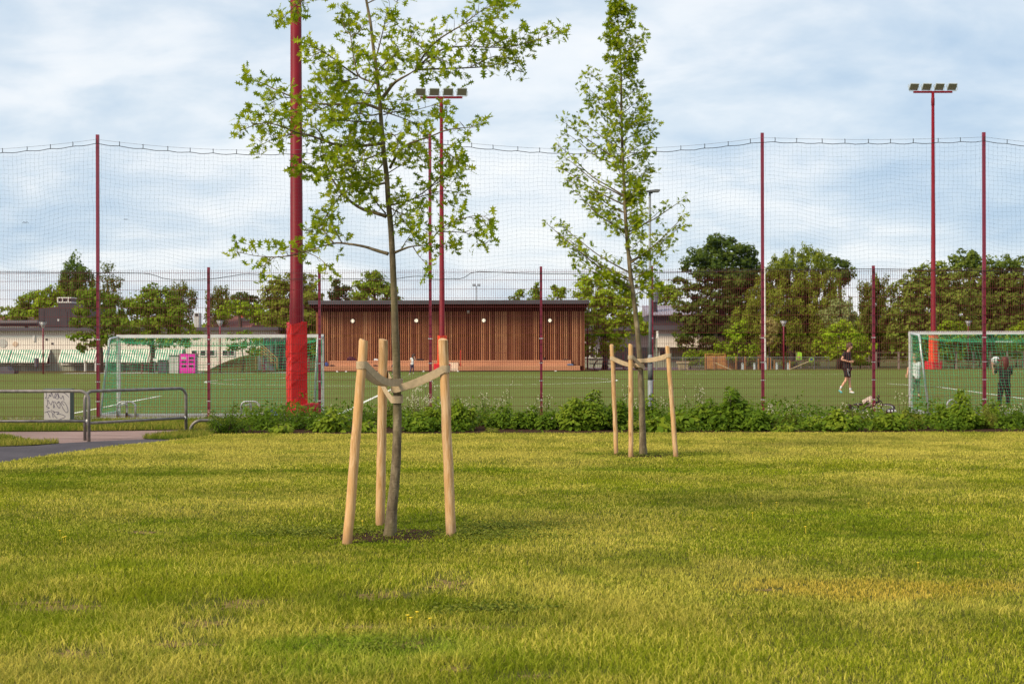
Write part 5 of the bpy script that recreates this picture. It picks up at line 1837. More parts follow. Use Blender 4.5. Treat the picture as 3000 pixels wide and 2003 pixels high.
for i, (px, top, lab) in enumerate(((1373, 1168, 'left of the soil gap right of the near oak'), (1423, 1160, 'above the soil gap'), (1448, 1150, 'third along from the near oak'), (1488, 1128, 'tallest, left of the middle fence post'), (1592, 1152, 'right of the middle fence post'),
                                     (1722, 1152, 'above the biggest nettle bush'), (1825, 1122, 'between the stakes of the far oak'), (1868, 1165, 'beside the far oak trunk'), (1932, 1172, 'under the right tie of the far oak'), (2032, 1130, 'right of the far oak, the taller of two'), (2060, 1138, 'right of the far oak, the shorter of two'),
                                     (2252, 1182, 'pale and dense, just right of the tall post'), (2268, 1196, 'low, just right of the tall post'), (2318, 1178, 'in the olive shrub right of the tall post'), (2472, 1188, 'left of the lying bicycle'), (2642, 1142, 'tallest, left of the right goalpost'), (2572, 1190, 'in front of the lying bicycle'), (612, 1206, 'at the very left end of the bed'), (1560, 1188, 'low, behind the middle of the bed'), (2980, 1192, 'at the right edge of the picture'))):
    d = 29.6 if i % 2 else 28.9
    flower_stalk(bedpt(px, d), hpx(top, d), 300 + i, 'white flowering stalk ' + lab, 1.4 if 'pale' in lab else 1.0)

# ------------------------------------------------------------------ small things on the near side of the pitch
bd = 33.7
def B1(x, y, d=bd):
    return P(2420 + x * .1658, 980 + y * .1658, d)
bk = thing('bicycle', 'black bicycle lying on the turf behind the fence, handlebar up', 'bicycle', (B1(760, 1380).x, bd, 0))
def wheel3(c, ax, r, par):
    c = Vector(c); q = Vector((0, 0, 1)).rotation_difference(Vector(ax)).to_matrix()
    mb = MB(); pts = [c + q @ Vector((r * math.cos(a), r * math.sin(a), 0)) for a in np.linspace(0, 2 * PI, 29)]
    mb.tube(pts, .022, 8, False); wobj = mb.build('wheel', M['rubber'], par, smooth=True)
    mb = MB(); pts = [c + q @ Vector(((r - .03) * math.cos(a), (r - .03) * math.sin(a), 0)) for a in np.linspace(0, 2 * PI, 29)]
    mb.tube(pts, .011, 6, False)
    for k in range(14):
        a = 2 * PI * k / 14
        mb.tube([c, c + q @ Vector(((r - .03) * math.cos(a), (r - .03) * math.sin(a), 0))], .0015, 3, False)
    mb.tube([c - q @ Vector((0, 0, .05)), c + q @ Vector((0, 0, .05))], .02, 8)
    mb.build('rim', M['alu'], wobj)
rw = B1(520, 1390); rw.z = .10; rw.y = bd - .05
fw = B1(1000, 1390); fw.z = .12; fw.y = bd
wheel3(rw, (.15, -.25, 1), .27, bk); wheel3(fw, (-.35, -.35, 1), .27, bk)
bbk = B1(760, 1300); bbk.z = .17
seat_ = B1(600, 1250); hd_ = B1(935, 1180)
mb = MB()
for a, b_ in ((rw, bbk), (bbk, hd_), (seat_, hd_), (bbk, seat_), (rw, seat_), (fw, hd_)):
    mb.tube([a, b_], .019, 8)
mb.build('bike_frame', M['black'], bk)
mb = MB(); mb.tube([hd_, B1(925, 1140), B1(890, 1100)], .014, 8); mb.tube([B1(890, 1100), B1(930, 1130), B1(940, 1100), B1(920, 1065)], .016, 8); mb.tube([B1(925, 1140), B1(985, 1190), B1(1000, 1260)], .014, 8)
mb.build('handlebar', M['black'], bk, smooth=True)
mb = MB(); mb.obox(B1(420, 1275), (.045, .05, .06), Matrix.Rotation(.3, 3, 'Y')); mb.bar(B1(450, 1330), B1(600, 1260), .03, .03); mb.build('pedal', M['black'], bk)
mb = MB(); mb.ball(seat_ + Vector((-.03, 0, .02)), (.13, .07, .035), 12, 6); mb.build('saddle', M['black'], bk, smooth=True)
mb = MB(); mb.tube([B1(400, 1400), B1(560, 1365), B1(720, 1320)], .03, 8); mb.build('mudguard', M['alu'], bk, smooth=True)
bag = thing('sports_bag', 'cream bag with dark marks resting on the lying bicycle', 'bag', B1(740, 1290))
mb = MB()
vs = [B1(645, 1190, bd - .1), B1(800, 1102, bd - .02), B1(850, 1130, bd - .02), B1(880, 1215, bd - .08), B1(830, 1250, bd - .12), B1(690, 1278, bd - .14)]
n_ = len(vs)
back = [v + Vector((.02, .16, .03)) for v in vs]
mid = (sum(vs, Vector()) / n_) + Vector((0, -.035, .01))
mb.add(vs + back + [mid, mid + Vector((0, .22, .03))], [(i, (i + 1) % n_, 2 * n_) for i in range(n_)] + [(n_ + (i + 1) % n_, n_ + i, 2 * n_ + 1) for i in range(n_)] + [(i, n_ + i, n_ + (i + 1) % n_, (i + 1) % n_) for i in range(n_)])
body = mb.build('bag_body', M['cloth_cream'], bag)
recalc(body)
mb = MB()
for x, y in ((700, 1210), (715, 1190), (742, 1172), (700, 1240), (725, 1225), (748, 1215), (690, 1226)):
    q = B1(x, y, bd - .155)
    mb.obox(q, (.014, .012, .018), Matrix.Rotation(.6 + x, 3, 'Y'))
mb.build('print', M['black'], bag)
hm = thing('helmet', 'black and white helmet on the turf at the front wheel of the bicycle', 'helmet', B1(1095, 1425))
c = B1(1090, 1395); c.z = .085; c.y = bd - .3
mb = MB(); mb.ball(c, (.13, .11, .085), 14, 8, rough=.03); mb.build('shell', M['black'], hm, smooth=True)
mb = MB()
for q in (-.07, .0, .075):
    mb.ball(c + Vector((q, -.07, .02)), (.03, .05, .035), 8, 6)
mb.build('vent_panel', M['cloth_white'], hm, smooth=True)
# blue jacket by the left goal's second wheel hoop
c = P(803, 1214, 33.2)
mb = MB(); mb.ball((c.x, c.y, .10), (.11, .14, .12), 14, 9, rough=.13); mb.ball((c.x + .05, c.y - .05, .05), (.1, .12, .06), 12, 7, rough=.15)
tag(mb.build('crumpled_jacket', M['denimpale'], origin=(c.x, c.y, 0)), 'crumpled blue jacket on the turf beside the red padded mast', 'jacket')

# ------------------------------------------------------------------ timber pavilion with stepped bench
dF = 100.4
kF = F / dF
wl, wr_ = P(929, 1080, dF).x, P(1711, 1080, dF).x
zro = EYE - uv(1300, 880)[1] / F * 99.3
zrb = EYE - uv(1300, 890.5)[1] / F * 99.3
rl, rr_ = P(903.5, 890, 99.3).x, P(1725.5, 890, 99.3).x
pav = thing('timber_pavilion', 'long pavilion clad in reddish vertical battens with a flat dark roof', 'pavilion', ((wl + wr_) / 2, dF, 0))
mb = MB(); mb.box(wl + .05, wr_ - .05, dF + .06, dF + 7.5, -.05, zrb - .3); mb.build('core_wall', M['backing'], pav)
bt = MB()
rs = np.random.RandomState(21)
x = wl
tr_ = 0.5
while x < wr_ - .03:
    tr_ = .75 * tr_ + .25 * rs.rand()
    bt.box(x, x + .074, dF, dF + .058, .35, zrb - .45, tint=float(np.clip(.10 + .85 * (.2 * tr_ + .8 * rs.rand()) ** 1.1, 0, 1)))
    x += .143
for xx, s in ((wl - .055, 1), (wr_ + .001, 1)):
    y = dF + .02
    while y < dF + 7.4:
        bt.box(xx, xx + .052, y, y + .048, .05, zrb - .45, tint=float(.25 + .5 * rs.rand()))
        y += .143
bt.build('battens', M['batten'], pav)
mb = MB(); mb.box(rl, rr_, 99.3, dF + 8.3, zrb, zro); mb.box(rl - .03, rr_ + .03, 99.27, dF + 8.33, zro - .1, zro + .02); mb.build('roof', M['fascia'], pav)
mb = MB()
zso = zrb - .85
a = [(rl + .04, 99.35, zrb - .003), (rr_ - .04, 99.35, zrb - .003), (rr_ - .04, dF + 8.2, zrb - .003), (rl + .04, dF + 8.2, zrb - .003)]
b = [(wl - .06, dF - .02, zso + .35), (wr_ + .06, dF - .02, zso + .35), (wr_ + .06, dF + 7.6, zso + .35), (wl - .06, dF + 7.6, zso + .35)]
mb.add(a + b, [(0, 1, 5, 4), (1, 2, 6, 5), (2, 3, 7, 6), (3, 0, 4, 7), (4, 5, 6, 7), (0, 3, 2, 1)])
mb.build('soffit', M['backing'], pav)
for px, py in ((1033, 940), (1219.5, 939), (1417, 938.5), (1611, 938.5)):
    q = P(px, py, dF - .09)
    mb = MB(); mb.ball(q, (.125, .08, .125), 16, 10); lm = mb.build('globe_lamp', M['globe'], pav, smooth=True)
    mb = MB(); mb.lathe([(.15, 0), (.15, .05)], q + Vector((0, .08, 0)), 16, axis=(0, -1, 0)); mb.build('mount', M['fascia'], lm)
q = P(1372, 914, dF - .12)
mb = MB(); mb.obox(q, (.08, .1, .07), Matrix.Rotation(-.4, 3, 'X')); mb.box(q.x - .03, q.x + .03, q.y, dF, q.z + .02, q.z + .2); mb.build('spotlight', M['cabinet'], pav)
# bench steps
def planked(x0, x1, y0, y1, z0, z1, n=3, tl=0.5):
    h = (z1 - z0) / n
    mb = MB()
    for i in range(n):
        mb.box(x0, x1, y0, y0 + .04, z0 + h * i + .006, z0 + h * (i + 1) - .006, tint=float(.25 + .5 * rs.rand()))
    m_ = max(1, int((y1 - y0) / .14))
    for j in range(m_):
        mb.box(x0, x1, y0 + .045 + (y1 - y0 - .045) * j / m_, y0 + .045 + (y1 - y0 - .045) * (j + 1) / m_ - .01, z1 - .045, z1, tint=float(.4 + .5 * rs.rand()))
    return mb
l0, l1 = P(945, 1080, 98.6).x, P(1700, 1080, 98.6).x
u0, u1 = P(963, 1065, 99.4).x, P(1674, 1065, 99.4).x
s0_, s1_ = P(1310, 1080, 98.6).x, P(1343, 1080, 98.6).x
zl1 = EYE - uv(1300, 1072.5)[1] / F * 98.6; zu1 = EYE - uv(1300, 1056)[1] / F * 99.4
bench = thing('stepped_bench', 'two tier timber bench running along the front of the pavilion', 'bench', ((l0 + l1) / 2, 98.6, 0))
for a, b_ in ((l0, s0_), (s1_, l1)):
    planked(a, b_, 98.6, 99.4, .05, zl1, 4).build('lower_tier', M['deck'], bench)
planked(u0, u1, 99.45, dF - .03, .05, zu1, 6).build('upper_tier', M['deck'], bench)
mb = MB()
for i in range(3):
    mb.box(s0_ + .02, s1_ - .02, 98.62 + .27 * i, 98.62 + .27 * (i + 1), .02, .05 + .19 * (i + 1))
mb.build('steps', M['cloth_cream'], bench)
mb = MB(); mb.box(l0, l1, 98.66, 99.4, -.02, .05); mb.build('plinth', M['black'], bench)
q = P(1349, 1072, 98.9)
mb = MB(); mb.tube([(q.x, 98.9, zl1), (q.x, 98.9, 1.28), (q.x, 99.5, 1.45)], .025, 8); mb.build('handrail', M['padred'], bench)


def cloth(px, py, d, rx, ry, rz, m, label, name='garment', cat='clothing', seed=0):
    random.seed(seed)
    q = P(px, py, d)
    mb = MB(); mb.ball(q + Vector((0, 0, rz * .6)), (rx, ry, rz), 12, 7, rough=.16)
    mb.ball(q + Vector((rx * .6, -.05, rz * .3)), (rx * .6, ry, rz * .5), 10, 6, rough=.2)
    return tag(mb.build(name, m, origin=q), label, cat, 'clothes and bags left on the bench')
cloth(1028, 1056, 99.75, .32, .16, .16, M['cloth_wine'], 'dark wine red heap of clothes on the upper tier of the bench', seed=1)
cloth(1101, 1055.5, 99.75, .15, .12, .08, M['cloth_white'], 'small white garment on the upper tier beside the middle stake', seed=2)
cloth(1231, 1055.5, 99.75, .26, .14, .07, M['cloth_black'], 'flat black garment on the upper tier right of the girl', seed=3)
cloth(1594, 1055, 99.75, .06, .08, .13, M['cloth_black'], 'small dark bag at the right on the upper tier', 'bag', 'bag', seed=4)
cloth(1656, 1055, 99.75, .24, .12, .05, M['cloth_black'], 'black cloth at the right end of the upper tier', seed=5)
cloth(1670, 1070, 99.0, .22, .14, .07, M['denimpale'], 'pale blue garment at the right end of the lower tier', seed=6)
cloth(957, 1071, 99.0, .12, .10, .17, M['blue'], 'bright blue bag at the left end of the lower tier', 'bag', 'bag', seed=7)
cloth(973, 1072, 99.0, .22, .14, .05, M['cloth_black'], 'black cloth beside the blue bag on the lower tier', seed=8)
cloth(1100, 1072, 99.0, .17, .12, .05, M['cloth_black'], 'black cloth on the lower tier behind the near stakes', seed=9)
for px, py in ((1014, 1088.5), (1060, 1088.5), (988, 1087.5), (1241, 1088), (1342, 1087), (1628, 1086)):
    g = P(px, py, 98.1)
    mb = MB(); mb.lathe([(.075, 0), (.07, .02), (.03, .07), (.024, .08)], (g.x, 98.1, .006), 10)
    tag(mb.build('marker_cone', M['cloth_white'], origin=(g.x, 98.1, 0)), 'small white marker cone in front of the bench', 'cone', 'white marker cones before the bench')
# floodlight far behind the pavilion
q = P(1396, 870, 180)
fm = thing('distant_light_mast', 'thin distant light mast above the pavilion roof', 'light mast', (q.x, 180, 0))
zt_ = EYE - uv(1396, 838)[1] / F * 180
mb = MB(); mb.tube([(q.x, 180, 0), (q.x, 180, zt_)], .05, 6); mb.bar((q.x - .5, 180, zt_), (q.x + .5, 180, zt_), .04, .04); mb.bar((q.x - 1.4, 180, zt_ - 2.8), (q.x + .2, 180, zt_ - 2.8), .04, .04); mb.build('pole', M['galv'], fm)
for s in (-.42, -.2, .2, .42):
    mb = MB(); mb.obox((q.x + s, 179.8, zt_ + .14), (.08, .10, .10), Matrix.Rotation(-.5, 3, 'X')); mb.build('lamp', M['galv_dark'], fm)

# ------------------------------------------------------------------ school buildings
def window_part(par, x0, x1, y, z0, z1, n=2, dark=None):
    mb = MB()
    t_ = .07
    mb.box(x0, x1, y - .05, y + .02, z0, z0 + t_); mb.box(x0, x1, y - .05, y + .02, z1 - t_, z1)
    for i in range(n + 1):
        x = x0 + (x1 - x0 - t_) * i / n
        mb.box(x, x + t_, y - .048, y + .018, z0 + t_, z1 - t_)
    w_ = mb.build('window', M['frame_white'], par)
    mb = MB(); mb.box(x0 + .03, x1 - .03, y - .015, y + .01, z0 + .03, z1 - .03); mb.build('pane', M['glass'], w_)
    return w_


def py2z(py, d, px=1500):
    return EYE - uv(px, py)[1] / F * d


d = 109.0
def xs_(px, dd=None):
    return uv(px, 1020)[0] / F * (dd or d)
sch = thing('school_building', 'low cream school with green striped awnings at the far left', 'building', (xs_(240), d, 0))
zb, zm, zt_, zr = -.2, py2z(1069, d, 150), py2z(969, d, 150), py2z(962, d, 150)
zw = py2z(1023, d, 150)
x0, x1 = xs_(-160), xs_(806)
mb = MB(); mb.box(x0, x1, d, d + 9, zw, zt_); mb.build('wall', M['white_wall'], sch)
mb = MB(); mb.box(x0, x1, d + .03, d + 8.9, zb, zw); mb.build('boarded_wall', M['sage_wall'], sch)
mb = MB(); mb.box(xs_(545), x1, d + .002, d + .028, zb, zw - .003); mb.build('wall', M['white_wall'], sch)
mb = MB(); mb.box(x0 - .3, x1 + .3, d - .45, d + 9.4, zt_, zr + .06); mb.build('roof', M['fascia'], sch)
mb = MB(); mb.box(x0, xs_(113), d + 1, d + 1.5, zr + .2, zr + .62); mb.tube([(x0, d + .9, zr + .45), (xs_(100), d + .9, zr + .45), (xs_(112), d + .9, zr + .2)], .2, 8); mb.build('roof_duct', M['dark_metal'], sch)
wall_w = []
for a, b_ in ((-130, 36), (38, 148), (180, 285), (288, 352), (356, 440), (443, 538)):
    window_part(sch, xs_(a), xs_(b_), d - .02, zm, zw - .02, max(2, int((b_ - a) / 28)))
    zA = py2z(1024, d - .05, 150); zB = py2z(1058, d - .85, 150)
    k = max(4, int(round((xs_(b_) - xs_(a)) / .094)))
    aw = MB()
    for i in range(k):
        xa, xb = xs_(a) + (xs_(b_) - xs_(a)) * i / k, xs_(a) + (xs_(b_) - xs_(a)) * (i + 1) / k
        m_ = i % 2
        aw.add([(xa, d - .06, zA), (xb, d - .06, zA), (xb, d - .85, zB), (xa, d - .85, zB), (xb, d - .87, zB - .10), (xa, d - .87, zB - .10), ((xa + xb) / 2, d - .87, zB - .14)], [(0, 1, 2, 3), (3, 2, 4, 6, 5)], m_)
    aw.build('awning', [M['awn_white'], M['awn_green']], sch)
for a in (560, 585, 612, 650, 668):
    window_part(sch, xs_(a), xs_(a + 20), d - .02, py2z(1044, d, 600), py2z(1024, d, 600), 1)
for a, y in ((134, 988), (150, 1000)):
    mb = MB(); mb.box(xs_(a), xs_(a + 6), d - .04, d + .01, py2z(y + 5, d), py2z(y, d)); mb.build('wall_vent', M['dark_metal'], sch)
mb = MB(); mb.lathe([(.34, 0), (.34, .04)], (xs_(8), d - .001, py2z(1001, d)), 20, axis=(0, -1, 0)); ck = mb.build('wall_clock', M['greybox'], sch)
mb = MB(); mb.lathe([(.2, 0), (.2, .03)], (xs_(45), d - .001, py2z(1004, d)), 16, axis=(0, -1, 0)); mb.build('wall_disc', M['cloth_cream'], sch)
mb = MB(); mb.box(xs_(97), xs_(103), d - .1, d - .002, py2z(995, d), py2z(977, d)); mb.build('wall_lamp', M['frame_white'], sch)
# roof house
dp = d + 3
mb = MB()
z0, z1, z2 = zr + .15, py2z(904, dp, 130), py2z(888, dp, 230)
mb.add([(xs_(113, dp), dp, z0), (xs_(262, dp), dp, z0), (xs_(262, dp), dp, z2), (xs_(113, dp), dp, z1), (xs_(113, dp), dp + 5, z0), (xs_(262, dp), dp + 5, z0), (xs_(262, dp), dp + 5, z2), (xs_(113, dp), dp + 5, z1)],
       [(0, 1, 2, 3), (1, 5, 6, 2), (5, 4, 7, 6), (4, 0, 3, 7), (3, 2, 6, 7)])
i = 0
x = xs_(113, dp)
while x < xs_(262, dp):
    mb.box(x, x + .03, dp - .02, dp - .001, z0, z1 - .05); x += .42
pent = mb.build('roof_house', M['dark_metal'], sch)
mb = MB(); mb.box(xs_(144, dp), xs_(197, dp), dp - .045, dp - .022, z0, py2z(908, dp)); mb.build('service_door', M['dark_metal'], pent)
mb = MB(); mb.box(xs_(170, dp), xs_(174, dp), dp - .06, dp - .046, py2z(937, dp), py2z(931, dp)); mb.build('notice', M['frame_white'], pent)
mb = MB(); mb.box(xs_(158, dp), xs_(197, dp), dp + 1, dp + 2.4, z1 - .4, py2z(882, dp)); mb.build('chimney', M['dark_metal'], pent)
mb = MB()
za, zb2 = py2z(882, dp), py2z(866, dp)
mb.box(xs_(157, dp), xs_(198, dp), dp + .95, dp + 2.45, za, za + .07); mb.box(xs_(157, dp), xs_(198, dp), dp + .95, dp + 2.45, zb2 - .07, zb2)
for px in (157, 171.5, 188):
    mb.box(xs_(px, dp), xs_(px + 2.4, dp), dp + .93, dp + 1.0, za + .07, zb2 - .07)
mb.box(xs_(160, dp), xs_(196, dp), dp + 1.05, dp + 2.35, za + .07, zb2 - .07, m=1)
mb.build('vent_hood', [M['frame_white'], M['dark_metal']], pent)
# annex roof vent
mb = MB(); mb.box(xs_(552), xs_(566), d + 2, d + 3, zr, py2z(912, d)); mb.build('roof_vent', M['greybox'], sch)
mb = MB(); mb.box(xs_(554.5), xs_(563.5), d + 1.97, d + 1.999, py2z(921, d), py2z(914, d)); mb.build('vent_grille', M['black'], sch)


def roofhouse(px0, px1, pyt, pyb, dd, label):
    root = thing('red_roofed_house', label, 'house', (xs_((px0 + px1) / 2, dd), dd, 0), 0, 'red tiled houses behind the school')
    a, b_ = xs_(px0, dd), xs_(px1, dd)
    zt, zb_ = py2z(pyt, dd + 4, px0), py2z(pyb, dd, px0)
    mb = MB(); mb.box(a + .3, b_ - .3, dd + .4, dd + 7.6, -.05, zb_); mb.build('wall', M['white_wall'], root)
    mb = MB(); mb.prism([(dd, zb_), (dd + 4, zt), (dd + 8, zb_)], 'x', a, b_); rf = mb.build('roof', M['redtile'], root)
    for t_ in (.25, .8):
        x = a + (b_ - a) * t_
        mb = MB(); mb.obox((x, dd + 2.1, (zt + zb_) / 2 + .1), (.6, .02, .35), Matrix.Rotation(-math.atan2(zt - zb_, 4) + PI / 2 - PI / 2 + .9, 3, 'X')); mb.build('skylight', M['greybox'], rf)
    mb = MB(); x = a + (b_ - a) * .68; mb.lathe([(.12, -.3), (.12, .8), (.18, .85), (.18, 1.0)], (x, dd + 3.4, zt - .2), 8); mb.build('vent_pipe', M['padorange'], rf)
roofhouse(-120, 112, 927, 950, 150, 'red tiled house roof behind the left end of the school')
roofhouse(600, 737, 926, 958, 150, 'red tiled house roof behind the school, left of the red mast')

# right school wing
d = 119.0
wing = thing('school_wing', 'pale school wing behind the trees right of the pavilion', 'building', (xs_(2000), d, 0))
zt_, zr = py2z(967, d, 1900), py2z(957, d, 1900)
zsill = py2z(1017, d, 1900)
mb = MB(); mb.box(xs_(1922), xs_(2190), d, d + 9, zsill, zt_); mb.build('wall', M['white_wall'], wing)
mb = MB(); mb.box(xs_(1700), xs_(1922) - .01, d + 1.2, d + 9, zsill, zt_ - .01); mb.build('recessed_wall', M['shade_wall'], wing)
mb = MB(); mb.box(xs_(1700), xs_(2190), d + 1.25, d + 8.9, -.1, zsill); mb.build('boarded_wall', M['sage_wall'], wing)
mb = MB(); mb.box(xs_(1690), xs_(2200), d - .5, d + 9.5, zt_, zr + .1); mb.build('roof', M['fascia'], wing)
mb = MB(); mb.box(xs_(1795), xs_(1900), d + 1.15, d + 1.24, .0, zsill - .02); mb.build('glazed_front', M['glass'], wing)
for a, b_ in ((1712, 1748), (1752, 1790), (1935, 1972), (2025, 2052), (2060, 2082), (2100, 2130)):
    window_part(wing, xs_(a), xs_(b_), d + 1.2, .75, zsill - .02, 2)
dq = d + 3
mb = MB(); mb.box(xs_(1898, dq), xs_(2060, dq), dq, dq + 4, zr + .05, py2z(925, dq, 1900)); ph = mb.build('roof_house', M['dark_metal'], wing)
mb = MB()
zz_ = py2z(925, dq, 1900)
mb.prism([(dq - .4, zz_ + .003), (dq - .4, zz_ + .1), (dq + 4.4, zz_ + 1.0), (dq + 4.4, zz_ + .003)], 'x', xs_(1896, dq), xs_(2062, dq))
x = xs_(1896, dq)
while x < xs_(2060, dq):
    mb.prism([(dq - .41, zz_ + .102), (dq - .41, zz_ + .15), (dq + 4.4, zz_ + 1.05), (dq + 4.4, zz_ + 1.002)], 'x', x, x + .1); x += .35
mb.build('ribbed_roof', M['lightroof'], ph)
mb = MB(); mb.lathe([(.33, 0), (.33, 1.1)], (xs_(1918, dq), dq + 1, zz_ + .1), 12); mb.build('chimney', M['dark_metal'], ph)
mb = MB(); mb.lathe([(.42, 0), (.42, .9), (.30, 1.0)], (xs_(1918, dq), dq + 1, zz_ + 1.2), 14); mb.build('cowl', M['galv'], ph)

# ------------------------------------------------------------------ boxes, sheds and signs on the far side
d = 94.3
def bx_(name, label, cat, px0, px1, pyt, m, dep, side=None, dd=None, group=None):
    dd = dd or d
    root = thing(name, label, cat, (xs_((px0 + px1) / 2, dd), dd, 0), 0, group)
    mb = MB(); mb.box(xs_(px0, dd), xs_(px1, dd), dd, dd + dep, 0, py2z(pyt, dd, px0)); mb.build('body', m, root)
    return root
r_ = bx_('pink_cabinet', 'bright pink cabinet with six dark slots by the left goal', 'cabinet', 527.5, 571.5, 1039, M['pinkdark'], .8)
zt_ = py2z(1039, d, 550)
mb = MB(); mb.box(xs_(526.5), xs_(548.8), d - .04, d - .002, .02, zt_ - .01); dl_ = mb.build('door', M['pink'], r_)
mb = MB(); mb.box(xs_(549.3), xs_(571.6), d - .04, d - .002, .02, zt_ - .01); dr_ = mb.build('door', M['pink'], r_)
for dd_, pa, pb in ((dl_, 532, 546), (dr_, 553.5, 567)):
    for ya in (1043.5, 1054.5, 1067):
        mb = MB(); mb.box(xs_(pa), xs_(pb), d - .055, d - .041, py2z(ya + 5.5, d), py2z(ya, d)); mb.build('slot', M['greybox'] if (ya < 1050 and pa < 540) else M['black'], dd_)
mb = MB(); mb.box(xs_(526), xs_(572.5), d - .05, d + .85, zt_, zt_ + .06); mb.build('lid', M['pink'], r_)
r_ = bx_('grey_cabinet', 'pale grey cabinet left of the pink one', 'cabinet', 495, 523, 1042, M['greybox'], .6)
mb = MB(); mb.box(xs_(493.5), xs_(524.5), d - .06, d + .66, py2z(1042, d, 500), py2z(1042, d, 500) + .05); mb.build('lid', M['slate'], r_)
mb = MB(); mb.box(xs_(508.7), xs_(509.3), d - .012, d - .001, .06, py2z(1045, d)); mb.build('door_seam', M['slate'], r_)
r_ = bx_('slate_cabinet', 'dark slate grey cabinet left of the pale grey one', 'cabinet', 462.5, 487, 1056, M['slate'], .7)
mb = MB(); mb.box(xs_(461.5), xs_(488), d - .04, d + .74, py2z(1056, d, 470), py2z(1056, d, 470) + .04); mb.build('lid', M['black'], r_)
mb = MB(); mb.box(xs_(474.5), xs_(475.2), d - .012, d - .001, .08, py2z(1058, d)); mb.build('door_seam', M['black'], r_)
r_ = thing('notice_post', 'small white notice on a thin post left of the slate cabinet', 'sign', (xs_(453), d, 0))
mb = MB(); mb.tube([(xs_(453), d, 0), (xs_(453), d, 1.05)], .03, 8); mb.build('post', M['galv'], r_)
mb = MB(); mb.box(xs_(449), xs_(457), d - .06, d - .035, py2z(1054.5, d), py2z(1047, d)); mb.build('board', M['frame_white'], r_)
r_ = bx_('equipment_shed', 'dark green shed with a post in front behind the left goal net', 'shed', 762, 850, 1000, M['greenshed'], 3, dd=99.5)
zt_ = py2z(1000, 99.5, 800)
mb = MB(); mb.prism([(xs_(757, 99.5), zt_ - .0), (xs_(800, 99.5), zt_ + .55), (xs_(856, 99.5), zt_ + .0)], 'y', 99.2, 102.8); mb.build('roof', M['dark_metal'], r_)
mb = MB(); mb.box(xs_(780, 99.5), xs_(800, 99.5), 99.45, 99.499, .05, 1.9); mb.build('door', M['cabside'], r_)
mb = MB(); mb.box(xs_(807, 99.3), xs_(811, 99.3), 99.2, 99.3, 0, zt_); mb.build('post', M['cabside'], r_)
# maroon rail fences
def railing(label, pts, h, gap=2.4, nr_=2, m='maroon', name='railing', r=.035, post='maroon'):
    root = thing(name, label, 'fence', (pts[0][0], pts[0][1], 0))
    pts = [Vector((p[0], p[1], 0)) for p in pts]
    for a, b_ in zip(pts[:-1], pts[1:]):
        n = max(1, int((b_ - a).length / gap))
        for i in range(n + (1 if b_ is pts[-1] else 0)):
            p = a.lerp(b_, i / n)
            mb = MB(); mb.box(p.x - r, p.x + r, p.y - r, p.y + r, -.05, h); mb.build('post', M[post], root)
        for q in range(nr_):
            z = h - .06 - q * (h - .25) / max(1, nr_)
            mb = MB(); mb.bar(a + Vector((0, -r - .012, z)), b_ + Vector((0, -r - .012, z)), .045, .022); mb.build('rail', M[m], root)
    return root
railing('low maroon rail fence on the slope behind the left goal', [(xs_(415, 95.2), 95.2), (xs_(560, 95.2), 95.2), (xs_(770, 96), 96)], .62)
railing('maroon railing round the steps beside the dark green shed', [(xs_(775, 96.8), 96.8), (xs_(905, 96.8), 96.8)], 1.12, 1.8)
railing('maroon railing beside the picnic tables right of the pavilion', [(xs_(1712, 106), 106), (xs_(1826, 106), 106)], 1.15, 1.6, 3)
st_ = thing('stairway', 'ochre railed stairway up the slope behind the left goal', 'stairs', (xs_(770, 98), 98, 0))
mb = MB()
for i in range(7):
    mb.box(xs_(800 - i * 7, 98), xs_(807 - i * 7, 98), 97.6, 98.8, 0, .16 * (i + 1))
mb.build('steps', M['concrete'], st_)
for y in (97.6, 98.8):
    mb = MB(); mb.bar((xs_(806, 98), y, .95), (xs_(752, 98), y, 2.1), .05, .05)
    mb.bar((xs_(806, 98), y, .55), (xs_(752, 98), y, 1.7), .04, .04)
    for i in range(4):
        mb.bar((xs_(806 - 18 * i, 98), y, 0), (xs_(806 - 18 * i, 98), y, .95 + .385 * i), .05, .05)
    mb.build('handrail', M['yellowrail'], st_)

def y_lamp(px, d_, top, label):
    X = xs_(px, d_)
    zt_ = py2z(top, d_, px)
    root = thing('park_lamp', label, 'street lamp', (X, d_, 0), 0, 'maroon park lamps with glass cone heads')
    mb = MB(); mb.lathe([(.055, 0), (.05, zt_ - .42), (.03, zt_ - .38)], (X, d_, 0), 12); mb.build('pole', M['maroon'], root, smooth=True)
    mb = MB(); mb.lathe([(.04, zt_ - .40), (.21, zt_ - .03)], (X, d_, 0), 16); mb.build('glass_cone', M['lampglass'], root, smooth=True)
    mb = MB(); mb.lathe([(.225, zt_ - .03), (.225, zt_)], (X, d_, 0), 16); mb.build('cap', M['galv'], root)
    for s in (-1, 1):
        mb = MB(); mb.tube([(X + s * .04, d_ - .03, zt_ - .40), (X + s * .235, d_ - .03, zt_ - .03)], .016, 6); mb.build('arm', M['white_metal'], root)
    return root
y_lamp(126.5, 92.5, 942, 'maroon park lamp in front of the striped awnings')
y_lamp(645, 95.5, 938, 'maroon park lamp seen over the crossbar of the left goal')
y_lamp(2296, 102, 939, 'maroon park lamp among the trees at the right')
y_lamp(2837, 106, 939, 'maroon park lamp above the crossbar of the right goal')
y_lamp(1721, 107, 940, 'maroon park lamp hidden in the tree beside the pavilion')

